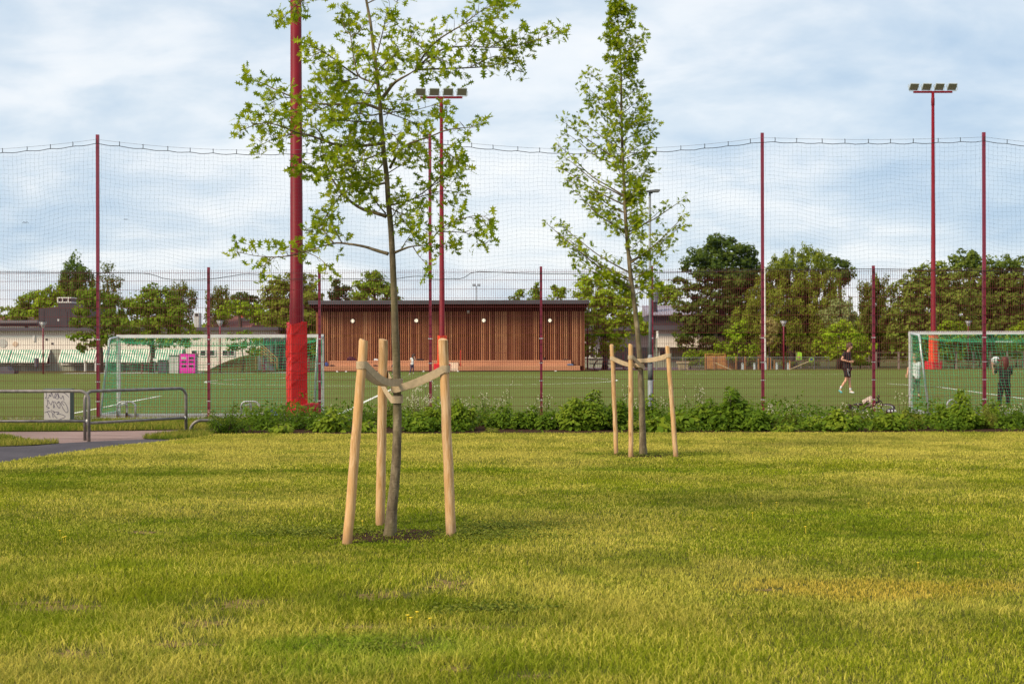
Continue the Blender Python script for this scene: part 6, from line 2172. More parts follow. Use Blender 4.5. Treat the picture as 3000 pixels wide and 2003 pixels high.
# left yard: low walls and benches
r_ = thing('boulder_seat', 'dark low stone seat at the left edge of the pitch', 'seat', (xs_(15), 94, 0))
mb = MB(); mb.prism([(xs_(-40), 0), (xs_(-38), .42), (xs_(20), .5), (xs_(24), .2), (xs_(41), .22), (xs_(38), 0)], 'y', 94.4, 95.3); mb.build('stone', M['slate'], r_)
r_ = thing('white_bench', 'white bench in front of the right awnings of the school', 'bench', (xs_(262, 104), 104, 0))
mb = MB(); mb.box(xs_(245, 104), xs_(280, 104), 104, 104.5, .75, .83); mb.build('seat', M['frame_white'], r_)
for px in (246, 277):
    mb = MB(); mb.box(xs_(px, 104), xs_(px + 2.5, 104), 104.05, 104.45, 0, .745); mb.build('leg', M['frame_white'], r_)
r_ = thing('litter_bin', 'dark litter bin on the school lawn under the left awnings', 'bin', (xs_(107, 100), 100, 0))
mb = MB(); mb.lathe([(.14, .35), (.17, .4), (.17, .95), (.14, 1.0)], (xs_(107, 100), 100, 0), 12); mb.build('body', M['slate'], r_)
mb = MB(); mb.tube([(xs_(107, 100), 100, 0), (xs_(107, 100), 100, .38)], .03, 6); mb.build('post', M['slate'], r_)

# right side: picnic tables, sign, planter, wooden enclosure, low wire fence
def picnic(px, d_, label):
    X = xs_(px, d_)
    root = thing('picnic_table', label, 'picnic table', (X, d_, 0), 0, 'dark picnic tables right of the pavilion')
    mb = MB(); mb.box(X - .8, X + .8, d_ - .35, d_ + .35, .70, .75); mb.build('tabletop', M['dark_metal'], root)
    for s in (-1, 1):
        mb = MB(); mb.box(X - .8, X + .8, d_ + s * .7 - .13, d_ + s * .7 + .13, .42, .46); mb.build('bench_seat', M['dark_metal'], root)
    for s in (-.45, .45):
        mb = MB()
        mb.tube([(X + s * .5, d_ - .05, .70), (X + s, d_ - .55, .42), (X + s * 1.15, d_ - .7, .2), (X + s * 1.0, d_ - .72, .02), (X + s * .25, d_ - .72, .02)], .03, 6)
        mb.tube([(X + s * .5, d_ + .05, .70), (X + s, d_ + .55, .42), (X + s * 1.1, d_ + .7, .02)], .03, 6)
        mb.build('leg', M['black'], root)
    return root
picnic(1759, 104.5, 'dark picnic table nearer the pavilion')
picnic(1812, 104.8, 'dark picnic table half hidden by the stakes of the far oak')
r_ = thing('sign_post', 'white sign board on a greenish post right of the grey lamp', 'sign', (xs_(1923, 104), 104, 0))
mb = MB(); mb.box(xs_(1921.5, 104), xs_(1925, 104), 104, 104.08, 0, py2z(992, 104)); mb.build('post', M['sage_wall'], r_)
mb = MB(); mb.box(xs_(1923.5, 104), xs_(1928.5, 104), 103.95, 104.1, py2z(992, 104), py2z(971, 104)); mb.build('board', M['frame_white'], r_)
r_ = thing('planter_box', 'flared wooden planter box in front of the clipped bushes', 'planter', (xs_(2000, 103.5), 103.5, 0))
X = xs_(2000.5, 103.5)
mb = MB()
mb.add([(X + sx * a, 103.5 + sy * a, z) for z, a in ((.06, .29), (.47, .37)) for sx, sy in ((-1, -1), (1, -1), (1, 1), (-1, 1))], [(0, 3, 2, 1), (4, 5, 6, 7), (0, 1, 5, 4), (1, 2, 6, 5), (2, 3, 7, 6), (3, 0, 4, 7)])
for s in (-1, 1):
    mb.box(X + s * .27 - .04, X + s * .27 + .04, 103.15, 103.22, 0, .48)
mb.build('box', M['planter'], r_)
mb = MB(); mb.box(X - .42, X + .42, 103.08, 103.92, .47, .62); mb.build('rim', M['planter'], r_)
mb = MB(); mb.tube([(X, 103.5, .6), (X, 103.5, .9)], .03, 6); mb.build('stake', M['greywood'], r_)
r_ = thing('wooden_enclosure', 'orange board enclosure in front of the dark oak', 'enclosure', (xs_(2095, 103), 103, 0))
zt_ = py2z(1037, 103, 2090)
mb = MB()
x = xs_(2066, 103)
while x < xs_(2123, 103):
    mb.box(x, x + .105, 103, 103.03, .06, zt_ - .07); x += .115
mb.build('boards', M['orangewood'], r_)
for px in (2065, 2094, 2122.5):
    mb = MB(); mb.box(xs_(px, 103), xs_(px + 2.2, 103), 102.93, 102.998, 0, zt_); mb.build('post', M['orangewood'], r_)
mb = MB(); mb.box(xs_(2065, 103), xs_(2125, 103), 102.9, 103.08, zt_, zt_ + .04); mb.build('top_rail', M['orangewood'], r_)
r_ = thing('board_fence', 'low brown board fence running right from the orange enclosure', 'fence', (xs_(2180, 106), 106, 0))
mb = MB()
x = xs_(2126, 106)
while x < xs_(2230, 106):
    mb.box(x, x + .13, 106, 106.03, 0, 1.05 + .04 * random.random()); x += .15
mb.build('boards', M['orangewood'], r_)
r_ = thing('low_wire_fence', 'low wire mesh fence at the far edge of the pitch on the right', 'fence', (xs_(2000, 102.2), 102.2, 0))
for px in list(range(1965, 2440, 42)):
    mb = MB(); mb.box(xs_(px, 102.2), xs_(px, 102.2) + .045, 102.2, 102.245, 0, .92); mb.build('post', M['galv_dark'], r_)
mb = MB(); mb.box(xs_(1965, 102.2), xs_(2430, 102.2), 102.17, 102.195, .89, .92); mb.build('top_rail', M['galv'], r_)
mb = MB()
x = xs_(1965, 102.2)
while x < xs_(2430, 102.2):
    mb.box(x, x + .012, 102.25, 102.258, .03, .89); x += .10
for k in range(8):
    mb.box(xs_(1965, 102.2), xs_(2430, 102.2), 102.262, 102.27, .08 + .1 * k, .09 + .1 * k)
mb.build('mesh', M['galv_dark'], r_)
for a, b_, nm in (((2095, 1062), (2150, 1086), 'left'), ((2370, 1058), (2303, 1086), 'right')):
    mb = MB(); mb.bar(P(a[0], a[1], 102.0), P(b_[0], b_[1], 101.9), .05, .05)
    tag(mb.build('wooden_brace', M['planter'], origin=P(b_[0], b_[1], 101.9)), 'slanting wooden brace at the %s end of the low wire fence' % nm, 'brace', 'slanting braces at the low wire fence')
for i, px in enumerate((2175, 2210, 2242.5, 2276, 2309)):
    X = xs_(px, 101.6)
    mb = MB(); mb.tube([(X - .06, 101.6, 0), (X - .06, 101.6, .45), (X - .03, 101.6, .5), (X + .03, 101.6, .5), (X + .06, 101.6, .45), (X + .06, 101.6, 0)], .022, 6)
    mb.box(X - .05, X + .05, 101.59, 101.61, .05, .42)
    tag(mb.build('cycle_stand', M['alu'], origin=(X, 101.6, 0)), ('leftmost', 'second from left', 'middle', 'second from right', 'rightmost')[i] + ' of the five small steel stands at the far pitch edge', 'cycle stand', 'steel stands at the far pitch edge')
for i, (px, yt) in enumerate(((2156, 1046), (2182, 1046), (2222, 1052), (2250, 1050), (2258, 1050), (2268, 1056), (2303, 1056), (2314, 1058))):
    X = xs_(px, 104.2)
    mb = MB(); mb.lathe([(.045, 0), (.045, py2z(yt, 104.2) - .03), (.03, py2z(yt, 104.2))], (X, 104.2, 0), 8)
    tag(mb.build('tree_stake', M['orangewood'], origin=(X, 104.2, 0)), 'orange stake number %s counted from the enclosure' % ('one', 'two', 'three', 'four', 'five', 'six', 'seven', 'eight')[i] if False else ('orange stake beside the young tree ' if px in (2250, 2258) else 'short orange stake among the plants ') + ('nearest the enclosure', 'second from the enclosure', 'left of the tall post', 'left of its trunk', 'right of its trunk', 'right of the pale tree', 'left beside the park lamp', 'right beside the park lamp')[i], 'stake', 'orange stakes behind the low wire fence')
fl_ = thing('flagpole', 'white flagpole behind the tall maroon post at the right', 'flagpole', (xs_(2241, 103.5), 103.5, 0))
mb = MB(); mb.lathe([(.075, 0), (.045, py2z(790, 103.5, 2241))], (xs_(2241, 103.5), 103.5, 0), 10); mb.build('pole', M['frame_white'], fl_)
mb = MB(); mb.ball((xs_(2241, 103.5), 103.5, py2z(788, 103.5, 2241)), .08, 8, 6); mb.build('finial', M['frame_white'], fl_)
# wooden paddock fence, play ladder and play panels
railing('grey wooden paddock fence behind the right goal', [(xs_(2566, 108), 108), (xs_(2700, 108), 108), (xs_(3000, 110), 110)], 1.25, 1.25, 3, 'greywood', 'paddock_fence', .06, 'greywood')
r_ = thing('play_ladder', 'small wooden play ladder left of the paddock fence', 'ladder', (xs_(2536, 107.5), 107.5, 0))
for px in (2525, 2545):
    mb = MB(); mb.box(xs_(px, 107.5), xs_(px + 2, 107.5), 107.5, 107.56, 0, 1.05 if px < 2530 else 1.15); mb.build('rail', M['greywood'], r_)
for k in range(4):
    mb = MB(); mb.box(xs_(2527.2, 107.5), xs_(2544.8, 107.5), 107.51, 107.55, .15 + .2 * k, .22 + .2 * k); mb.build('rung', M['greywood'], r_)
for px, w2, yt, yb, lab in ((2341, 8, 1032, 1056, 'taller lime green play panel among the trunks'), (2377, 7.5, 1048, 1062, 'smaller lime and blue play panel among the trunks')):
    r_ = thing('play_board', lab, 'play panel', (xs_(px, 112), 112, 0), 0, 'lime green play panels')
    z0, z1 = py2z(yb, 112), py2z(yt, 112)
    mb = MB(); mb.prism([(xs_(px - w2, 112), z0), (xs_(px + w2, 112), z0), (xs_(px + w2, 112), z1 - .1), (xs_(px + w2 * .3, 112), z1), (xs_(px - w2 * .6, 112), z1)], 'y', 112, 112.06); mb.build('panel', M['lime'], r_)
    mb = MB(); mb.box(xs_(px - w2 * .5, 112), xs_(px + w2 * .4, 112), 111.97, 111.998, z0 + .12, z0 + .3); mb.build('inset', M['blue'] if w2 < 8 else M['yellowrail'], r_)
    for s in (-.8, .8):
        mb = MB(); mb.box(xs_(px + s * w2, 112) - .04, xs_(px + s * w2, 112) + .04, 112.07, 112.14, 0, z1 - .1); mb.build('leg', M['greywood'], r_)
# pale shelter roof far right
r_ = thing('shelter', 'small pale roofed shelter far behind the right goal', 'shelter', (xs_(2960, 150), 150, 0))
mb = MB(); mb.box(xs_(2935, 150), xs_(2985, 150), 150, 152, py2z(1003, 150, 2960) , py2z(998, 150, 2960)); mb.build('roof', M['greybox'], r_)
for px in (2937, 2982):
    mb = MB(); mb.box(xs_(px, 150), xs_(px + 1.5, 150), 150.1, 150.2, 0, py2z(1003, 150, 2960)); mb.build('post', M['greywood'], r_)

# ------------------------------------------------------------------ background trees
CARD = [(-.5, -.1), (-.12, -.42), (.18, -.2), (.52, -.3), (.3, .12), (.42, .45), (.02, .3), (-.3, .5), (-.28, .12)]
def far_tree(name, label, cat, blobs, d_, m, leaf=.30, dens=1.0, trunk=None, droop=0, tone=.5, seed=0, tr=.28, depth=.9, group='trees behind the pitch', solid=.55, bark='darkbark', loc=None):
    rs = np.random.RandomState(seed + 500)
    leaf *= .82
    k = F / d_
    bl = []
    for b_ in blobs:
        c = D(b_[0], b_[1], d_)
        bl.append((np.array(c), b_[2] * 1.27768 / k, b_[3] * 1.27768 / k))
    tx = D(trunk, 800, d_).x if trunk is not None else float(np.mean([b_[0][0] for b_ in bl]))
    root = thing(name, label, cat, (tx, d_, 0), 0, group)
    pos, nr, up, sz, ti = [], [], [], [], []
    zlow = min(b_[0][2] - b_[2] for b_ in bl)
    tb = MB()
    zmid = float(np.mean([b_[0][2] for b_ in bl]))
    tb.tube([(tx, d_, -.05), (tx + .1, d_, max(.6, zlow * .7)), (tx - .05, d_, zmid)], [tr, tr * .85, tr * .4], 10, wob=.08)
    for c, rx, rz in bl:
        ry = (rx + rz) / 2 * depth
        if rs.rand() < .5:
          tb.tube([(tx, d_, max(.5, min(c[2] - .3, zlow * .8 + .5))), ((tx + c[0]) / 2, d_ + rs.uniform(-.5, .5), (zlow + c[2]) / 2 + .2), (c[0], d_ + rs.uniform(-.3, .3) * ry, c[2] + .2 * rz)], [tr * .2, tr * .1, tr * .03], 5, wob=.1)
        area = PI * rx * rz
        ncl = max(8, int(area * (5.5 if droop else 3.8)))
        for q in range(ncl):
            v = rs.normal(size=3); v /= np.linalg.norm(v)
            r = (solid + (1 - solid) * rs.rand()) ** .6 if rs.rand() < .8 else rs.rand() ** .5
            cc_ = c + v * np.array((rx, ry, rz)) * r * .92
            cr_2 = (.34 + .36 * rs.rand()) * min(rx, rz) ** .5 * .95
            nl = max(8, int(dens * 58 * (cr_2 / .6) ** 2 * (.3 / leaf) ** 1.7))
            ct = rs.rand()
            o = rs.normal(size=(nl, 3)); o /= np.linalg.norm(o, axis=1, keepdims=True)
            o *= (rs.rand(nl, 1) ** .4) * cr_2
            o[:, 2] *= .66
            loose = rs.rand(nl) < .3 * solid
            if not droop:
                vv = rs.normal(size=(nl, 3)); vv /= np.linalg.norm(vv, axis=1, keepdims=True)
                o[loose] = (c + vv * np.array((rx, ry, rz)) * rs.rand(nl, 1) ** .4 - cc_)[loose]
            if droop:
                dz = rs.rand(nl) ** 1.5 * droop * (1 + rs.rand())
                o[:, :2] *= .55
                o[:, 2] -= dz
            p_ = cc_ + o
            keep = p_[:, 2] > .25
            p_ = p_[keep]; nn = len(p_)
            pos.append(p_)
            outw = np.clip(o[keep] / (cr_2 + 1e-6), -1, 1) + v * .7 + np.array((0, 0, .5))
            nr.append(outw * .8 + rs.normal(size=(nn, 3)) * .55)
            up.append(rs.normal(size=(nn, 3)) + (np.array((0, 0, -1.8)) if droop else 0))
            sz.append(leaf * (.55 + .8 * rs.rand(nn)))
            ti.append(np.clip(tone + .42 * (rs.rand(nn) - .5) + .30 * (ct - .5), 0, 1))
    tb.build('trunk', M[bark], root, smooth=True)
    pos = np.concatenate(pos); nr = np.concatenate(nr); up = np.concatenate(up)
    shp = NARROW2 if droop else CARD
    me = leaf_mesh('crown', pos, nr, up, np.concatenate(sz), np.concatenate(ti), shp, M[m], (tx, d_, 0), .25)
    link_mesh('crown', me, root)
    return root
NARROW2 = [(0, -.5), (.18, -.2), (.2, .2), (.02, .6), (-.18, .2), (-.16, -.25)]
TREES = [
 ('birch_tree', 'tall weeping birch behind the dark roof house at the left', [(172, 592, 14, 26), (165, 620, 30, 30), (190, 640, 30, 35), (160, 660, 34, 35), (185, 690, 48, 42), (155, 715, 30, 30)], 150, 'birch', dict(leaf=.34, dens=.9, droop=.9, trunk=185, tone=.42)),
 ('thin_tree', 'sparse thin tree just right of the tall left post', [(248, 612, 16, 18), (262, 640, 20, 26), (240, 660, 26, 30), (262, 690, 22, 26)], 148, 'browngreen', dict(leaf=.26, dens=.32, trunk=248, tone=.3)),
 ('broadleaf_tree', 'rounded light green tree at the far left edge', [(12, 716, 26, 14), (45, 712, 26, 16), (75, 690, 34, 24), (60, 720, 40, 22)], 145, 'maple', dict(leaf=.34, trunk=60, tone=.6)),
 ('broadleaf_tree', 'light green tree peeking up left of the roof hood', [(105, 680, 22, 22), (130, 668, 24, 18), (118, 705, 40, 26), (95, 720, 30, 20)], 140, 'lime_tree', dict(leaf=.34, trunk=115, tone=.4)),
 ('maple_tree', 'layered dark green maple in front of the school, behind the tall left post', [(205, 672, 26, 16), (232, 690, 38, 28), (196, 706, 30, 18), (255, 715, 30, 22), (190, 738, 30, 12), (225, 742, 36, 18), (182, 772, 30, 12), (215, 778, 44, 18), (255, 775, 34, 20), (200, 795, 30, 9), (262, 745, 20, 20)], 96.5, 'maple', dict(leaf=.24, dens=1.15, trunk=228, tone=.38, tr=.2)),
 ('maple_tree', 'broad rounded maple in front of the school, above the left goal', [(345, 672, 26, 20), (322, 690, 34, 26), (372, 690, 36, 28), (300, 712, 36, 26), (345, 722, 50, 34), (398, 722, 40, 28), (320, 755, 46, 26), (375, 755, 50, 28), (420, 752, 30, 20), (300, 775, 24, 12), (400, 785, 44, 14), (345, 785, 40, 16), (450, 770, 14, 10)], 97.5, 'maple', dict(leaf=.24, dens=1.15, trunk=347, tone=.5, tr=.2)),
 ('birch_tree', 'brownish weeping birch behind the broad maple', [(412, 655, 20, 18), (400, 672, 26, 22), (428, 680, 26, 26), (408, 705, 40, 24)], 150, 'browngreen', dict(leaf=.3, dens=.75, droop=.8, trunk=412, tone=.5)),
 ('birch_tree', 'weeping birch behind the second fence post', [(505, 655, 18, 16), (500, 680, 30, 26), (520, 695, 22, 24), (495, 710, 30, 22)], 150, 'browngreen', dict(leaf=.3, dens=.85, droop=.9, trunk=505, tone=.45)),
 ('broadleaf_tree', 'dark low tree right of the weeping birches', [(552, 685, 24, 18), (580, 690, 22, 14), (560, 710, 44, 20)], 160, 'deep', dict(leaf=.36, trunk=560, tone=.5)),
 ('broadleaf_tree', 'yellow green bushes above the red tiled roof', [(540, 700, 26, 12), (520, 715, 40, 14), (575, 712, 40, 16), (590, 728, 30, 20)], 135, 'lime_tree', dict(leaf=.3, trunk=550, tone=.35)),
 ('broadleaf_tree', 'tall yellow green tree left of the pavilion, behind the red mast', [(640, 650, 20, 22), (628, 680, 30, 32), (668, 645, 24, 24), (700, 650, 28, 26), (655, 690, 40, 36), (705, 690, 36, 40), (640, 725, 40, 36), (690, 735, 40, 40), (718, 740, 20, 40), (640, 765, 34, 24), (690, 780, 40, 20)], 112, 'willow', dict(leaf=.26, dens=1.05, trunk=668, tone=.45)),
 ('small_tree', 'small spreading tree on the grass bank behind the left goal', [(560, 768, 22, 9), (535, 775, 22, 9), (580, 782, 24, 9), (555, 795, 32, 10), (585, 806, 18, 10), (530, 795, 16, 9)], 96.2, 'maple', dict(leaf=.2, dens=.75, trunk=555, tone=.4, tr=.07)),
 ('spruce_tree', 'dark conifer behind the left end of the pavilion roof', [(772, 650, 9, 14), (768, 672, 16, 16), (792, 664, 12, 16), (780, 690, 26, 22)], 140, 'deep', dict(leaf=.3, trunk=776, tone=.3)),
 ('broadleaf_tree', 'fresh green tree over the pavilion roof beside the near oak trunk', [(855, 632, 24, 18), (838, 650, 26, 20), (872, 650, 28, 20), (825, 672, 28, 20), (868, 676, 36, 22), (898, 672, 20, 18), (905, 690, 20, 12), (850, 695, 50, 14)], 130, 'maple', dict(leaf=.3, trunk=860, tone=.55)),
 ('young_tree', 'leftmost of the three slim tree tops over the pavilion roof', [(1190, 672, 12, 8), (1185, 684, 18, 9)], 122, 'maple', dict(leaf=.22, dens=.8, trunk=1188, tone=.5, tr=.1)),
 ('young_tree', 'middle and tallest of the three slim tree tops over the pavilion roof', [(1230, 656, 6, 12), (1228, 674, 13, 12), (1222, 688, 18, 8)], 122, 'maple', dict(leaf=.22, dens=.8, trunk=1228, tone=.5, tr=.1)),
 ('young_tree', 'rightmost of the three slim tree tops over the pavilion roof', [(1272, 662, 8, 10), (1290, 668, 9, 10), (1278, 682, 20, 10)], 122, 'lime_tree', dict(leaf=.22, dens=.8, trunk=1278, tone=.4, tr=.1)),
 ('maple_tree', 'yellow green layered maple just right of the pavilion', [(1350, 640, 26, 16), (1380, 632, 20, 10), (1335, 665, 30, 20), (1390, 668, 44, 26), (1430, 690, 34, 28), (1360, 700, 50, 28), (1415, 725, 44, 26), (1350, 738, 40, 24), (1440, 748, 44, 20), (1475, 752, 24, 14), (1380, 765, 50, 20), (1350, 790, 30, 16), (1400, 790, 40, 16), (1375, 812, 44, 10), (1425, 775, 30, 16)], 107, 'lime_tree', dict(leaf=.26, dens=1.1, trunk=1385, tone=.5, tr=.24)),
 ('oak_tree', 'big dark oak reaching highest at the right', [(1640, 558, 26, 22), (1612, 580, 34, 24), (1672, 575, 36, 30), (1712, 590, 28, 30), (1590, 608, 30, 22), (1650, 610, 50, 30), (1728, 622, 24, 26), (1620, 640, 50, 26), (1690, 640, 50, 34), (1562, 645, 30, 10), (1580, 665, 36, 18), (1650, 685, 56, 32), (1710, 690, 46, 40), (1590, 700, 44, 26), (1560, 732, 34, 16), (1620, 740, 54, 28), (1690, 745, 54, 38), (1585, 765, 46, 20), (1640, 785, 40, 18), (1570, 790, 24, 14), (1690, 790, 40, 24), (1600, 805, 24, 8)], 116, 'darkoak', dict(leaf=.30, dens=1.05, trunk=1655, tone=.5, tr=.42, solid=.6)),
 ('broadleaf_tree', 'light green tree left of the big dark oak', [(1530, 655, 22, 14), (1515, 672, 24, 18), (1545, 680, 24, 24), (1515, 700, 22, 20)], 140, 'maple', dict(leaf=.3, trunk=1528, tone=.6)),
 ('willow_tree', 'huge olive green willow behind the tall post at the right', [(1840, 580, 40, 22), (1800, 602, 44, 28), (1868, 600, 40, 28), (1770, 640, 36, 34), (1830, 640, 60, 40), (1895, 635, 44, 36), (1735, 680, 34, 30), (1790, 690, 60, 44), (1860, 690, 60, 44), (1920, 690, 34, 40), (1710, 720, 34, 34), (1760, 745, 56, 40), (1830, 745, 60, 40), (1690, 755, 20, 30), (1790, 785, 60, 28), (1850, 790, 60, 26), (1890, 745, 50, 40)], 113, 'willow', dict(leaf=.24, dens=1.05, droop=.45, trunk=1810, tone=.5, tr=.45, solid=.62)),
 ('broadleaf_tree', 'dark crown rising behind the right side of the willow', [(1915, 605, 30, 18), (1938, 625, 24, 24), (1920, 640, 30, 24)], 135, 'darkoak', dict(leaf=.32, trunk=1925, tone=.7)),
 ('whitebeam_tree', 'grey leaved whitebeam behind the round yellow green tree', [(1925, 700, 24, 18), (1905, 718, 24, 18), (1945, 722, 30, 22), (1920, 740, 34, 18)], 109, 'greyleaf', dict(leaf=.22, trunk=1925, tone=.35)),
 ('small_tree', 'round yellow green tree behind the boy in black', [(1932, 748, 28, 14), (1912, 768, 32, 18), (1955, 772, 36, 18), (1885, 792, 26, 12), (1930, 795, 46, 18), (1980, 795, 30, 14), (1905, 812, 34, 12), (1965, 815, 36, 12)], 104.5, 'lime_tree', dict(leaf=.22, dens=1.1, trunk=1935, tone=.42, tr=.14)),
 ('small_tree', 'yellow green small tree above the orange enclosure', [(1700, 748, 16, 14), (1690, 772, 28, 20), (1665, 795, 24, 16), (1705, 800, 30, 18), (1680, 818, 34, 12), (1722, 815, 16, 12)], 105, 'lime_tree', dict(leaf=.22, dens=1.0, trunk=1692, tone=.22, tr=.12)),
 ('young_tree', 'slim pale straw coloured young tree beside the flagpole', [(1762, 738, 10, 10), (1768, 752, 14, 12), (1763, 770, 14, 12), (1760, 784, 10, 7)], 103.8, 'straw', dict(leaf=.15, dens=.9, trunk=1762, tone=.5, tr=.05)),
 ('willow_tree', 'brownish willow between the round tree and the big right tree', [(1990, 650, 26, 20), (2020, 640, 26, 22), (2000, 680, 36, 34), (2035, 690, 26, 40), (1990, 730, 34, 40), (2030, 745, 34, 40), (2005, 785, 40, 26)], 120, 'browngreen', dict(leaf=.24, dens=1.05, droop=.5, trunk=2010, tone=.42)),
 ('broadleaf_tree', 'broad dome shaped tree behind the right mast', [(2140, 615, 40, 20), (2105, 638, 40, 22), (2170, 635, 40, 26), (2078, 668, 40, 26), (2130, 668, 60, 34), (2190, 675, 50, 40), (2065, 705, 44, 26), (2120, 715, 60, 34), (2180, 725, 60, 40), (2080, 745, 44, 28), (2140, 760, 60, 32), (2060, 775, 26, 22), (2100, 790, 50, 22), (2170, 785, 50, 26), (2090, 815, 40, 16)], 114, 'roundtree', dict(leaf=.27, dens=1.08, trunk=2140, tone=.52, tr=.4, solid=.62)),
 ('broadleaf_tree', 'dark dome shaped tree at the right edge, behind the rightmost posts', [(2210, 590, 34, 18), (2250, 602, 40, 22), (2205, 612, 40, 22), (2300, 605, 34, 22), (2345, 610, 30, 24), (2260, 640, 50, 32), (2320, 645, 50, 32), (2235, 690, 44, 40), (2300, 690, 56, 40), (2355, 690, 40, 44), (2250, 740, 50, 36), (2320, 735, 56, 32), (2380, 740, 40, 30), (2230, 775, 40, 20)], 121, 'roundtree', dict(leaf=.29, dens=1.02, trunk=2270, tone=.36, tr=.42, solid=.6)),
 ('shrub', 'yellow green bush above the crossbar left of the rightmost post', [(2175, 752, 24, 16), (2200, 748, 18, 12), (2190, 770, 36, 16)], 108, 'lime_tree', dict(leaf=.22, trunk=2188, tone=.25, tr=.06)),
 ('shrub', 'bright bush at the right edge above the crossbar', [(2335, 758, 18, 12), (2355, 752, 20, 16), (2345, 775, 30, 12)], 118, 'lime_tree', dict(leaf=.22, trunk=2345, tone=.4, tr=.06)),
 ('shrub', 'dark understory bush left inside the right goal', [(2110, 812, 30, 16), (2150, 806, 34, 18), (2185, 815, 26, 14)], 113, 'maple', dict(leaf=.24, trunk=2148, tone=.45, tr=.06)),
 ('shrub', 'dark understory bush in the middle of the right goal', [(2225, 800, 30, 20), (2265, 806, 34, 18), (2245, 822, 40, 12)], 115, 'deep', dict(leaf=.24, trunk=2245, tone=.6, tr=.06)),
 ('shrub', 'dark understory bush behind the goalkeeper', [(2305, 800, 30, 16), (2340, 806, 30, 14), (2380, 800, 34, 20)], 117, 'maple', dict(leaf=.24, trunk=2330, tone=.4, tr=.06)),
 ('shrub', 'low weedy bush left of the play ladder', [(1955, 836, 16, 8), (1975, 832, 18, 10), (1990, 838, 14, 7)], 106.5, 'maple', dict(leaf=.16, trunk=1972, tone=.4, tr=.04)),
 ('clipped_bush', 'left of the two clipped bushes behind the planter', [(1582, 815, 20, 10), (1585, 828, 22, 12), (1570, 832, 14, 10)], 106.5, 'lime_tree', dict(leaf=.14, dens=1.2, trunk=1582, tone=.12, tr=.06, solid=.75)),
 ('clipped_bush', 'right of the two clipped bushes behind the planter', [(1620, 813, 18, 9), (1636, 815, 16, 9), (1615, 830, 22, 14), (1640, 832, 18, 13)], 106.8, 'lime_tree', dict(leaf=.14, dens=1.2, trunk=1625, tone=.18, tr=.06, solid=.75)),
 ('shrub', 'plants behind the low wire fence right of the enclosure', [(1740, 832, 22, 12), (1765, 836, 18, 10), (1725, 838, 16, 8)], 104.8, 'deep', dict(leaf=.16, trunk=1742, tone=.6, tr=.04)),
 ('shrub', 'plants behind the low wire fence under the park lamp', [(1800, 836, 24, 10), (1830, 838, 20, 9), (1860, 838, 20, 8)], 104.8, 'browngreen', dict(leaf=.16, trunk=1825, tone=.35, tr=.04)),
]
NF = 0
for i, (nm, lab, bl, d_, m_, kw) in enumerate(TREES):
    cat = 'tree' if nm.endswith('tree') else 'bush'
    far_tree(nm, lab, cat, bl, d_, m_, seed=i, group='trees behind the pitch' if cat == 'tree' else 'bushes beyond the pitch', **kw)
# far-off woodland closing the horizon
pos, nr, up, sz, ti = [], [], [], [], []
rs = np.random.RandomState(4)
n_ = 22000
x = rs.uniform(-130, 130, n_)
top = 3.6 + 3.2 * fbm(x + 200, x * 0, 14, 61) + 1.2 * vnoise(x + 200, x * 0 + 3, 2.5, 62)
pos = np.stack([x, 205 + rs.uniform(-6, 6, n_), rs.rand(n_) ** .6 * top], 1); nr = rs.normal(size=(n_, 3)) + np.array((0, -.6, .5)); up = rs.normal(size=(n_, 3)); sz = .9 + .7 * rs.rand(n_); ti = .2 + .6 * rs.rand(n_)
tag(link_mesh('distant_woodland', leaf_mesh('distant_woodland', pos, nr, up, sz, ti, CARD, M['maple'], (0, 0, 0))), kind='stuff', label='far off woodland seen low between the nearer trees')

# ------------------------------------------------------------------ people
def skin_mesh(name, nodes, edges, mats, levels=2):
    """nodes: list of (co, radius); grown with a skin modifier and baked to a mesh"""
    me = bpy.data.meshes.new('tmp_skin')
    me.from_pydata([tuple(n[0]) for n in nodes], edges, [])
    o = bpy.data.objects.new('tmp_skin', me)
    COL.objects.link(o)
    md = o.modifiers.new('skin', 'SKIN')
    md.use_smooth_shade = True
    ss = o.modifiers.new('sub', 'SUBSURF')
    ss.levels = levels; ss.render_levels = levels
    if not me.skin_vertices:
        return None
    for i, n in enumerate(nodes):
        r = n[1]
        me.skin_vertices[0].data[i].radius = r if isinstance(r, tuple) else (r, r)
        me.skin_vertices[0].data[i].use_root = (i == 0)
    dg = bpy.context.evaluated_depsgraph_get()
    out = bpy.data.meshes.new_from_object(o.evaluated_get(dg))
    bpy.data.objects.remove(o, do_unlink=True)
    bpy.data.meshes.remove(me)
    out.name = name
    out.materials.clear()
    for m_ in (mats if isinstance(mats, (list, tuple)) else [mats]):
        out.materials.append(m_)
    out.polygons.foreach_set('use_smooth', [True] * len(out.polygons))
    return out


def V3(t):                               # poses are given as (right, up, away) in metres
    return Vector((t[0], t[2] if len(t) > 2 else 0.0, t[1]))


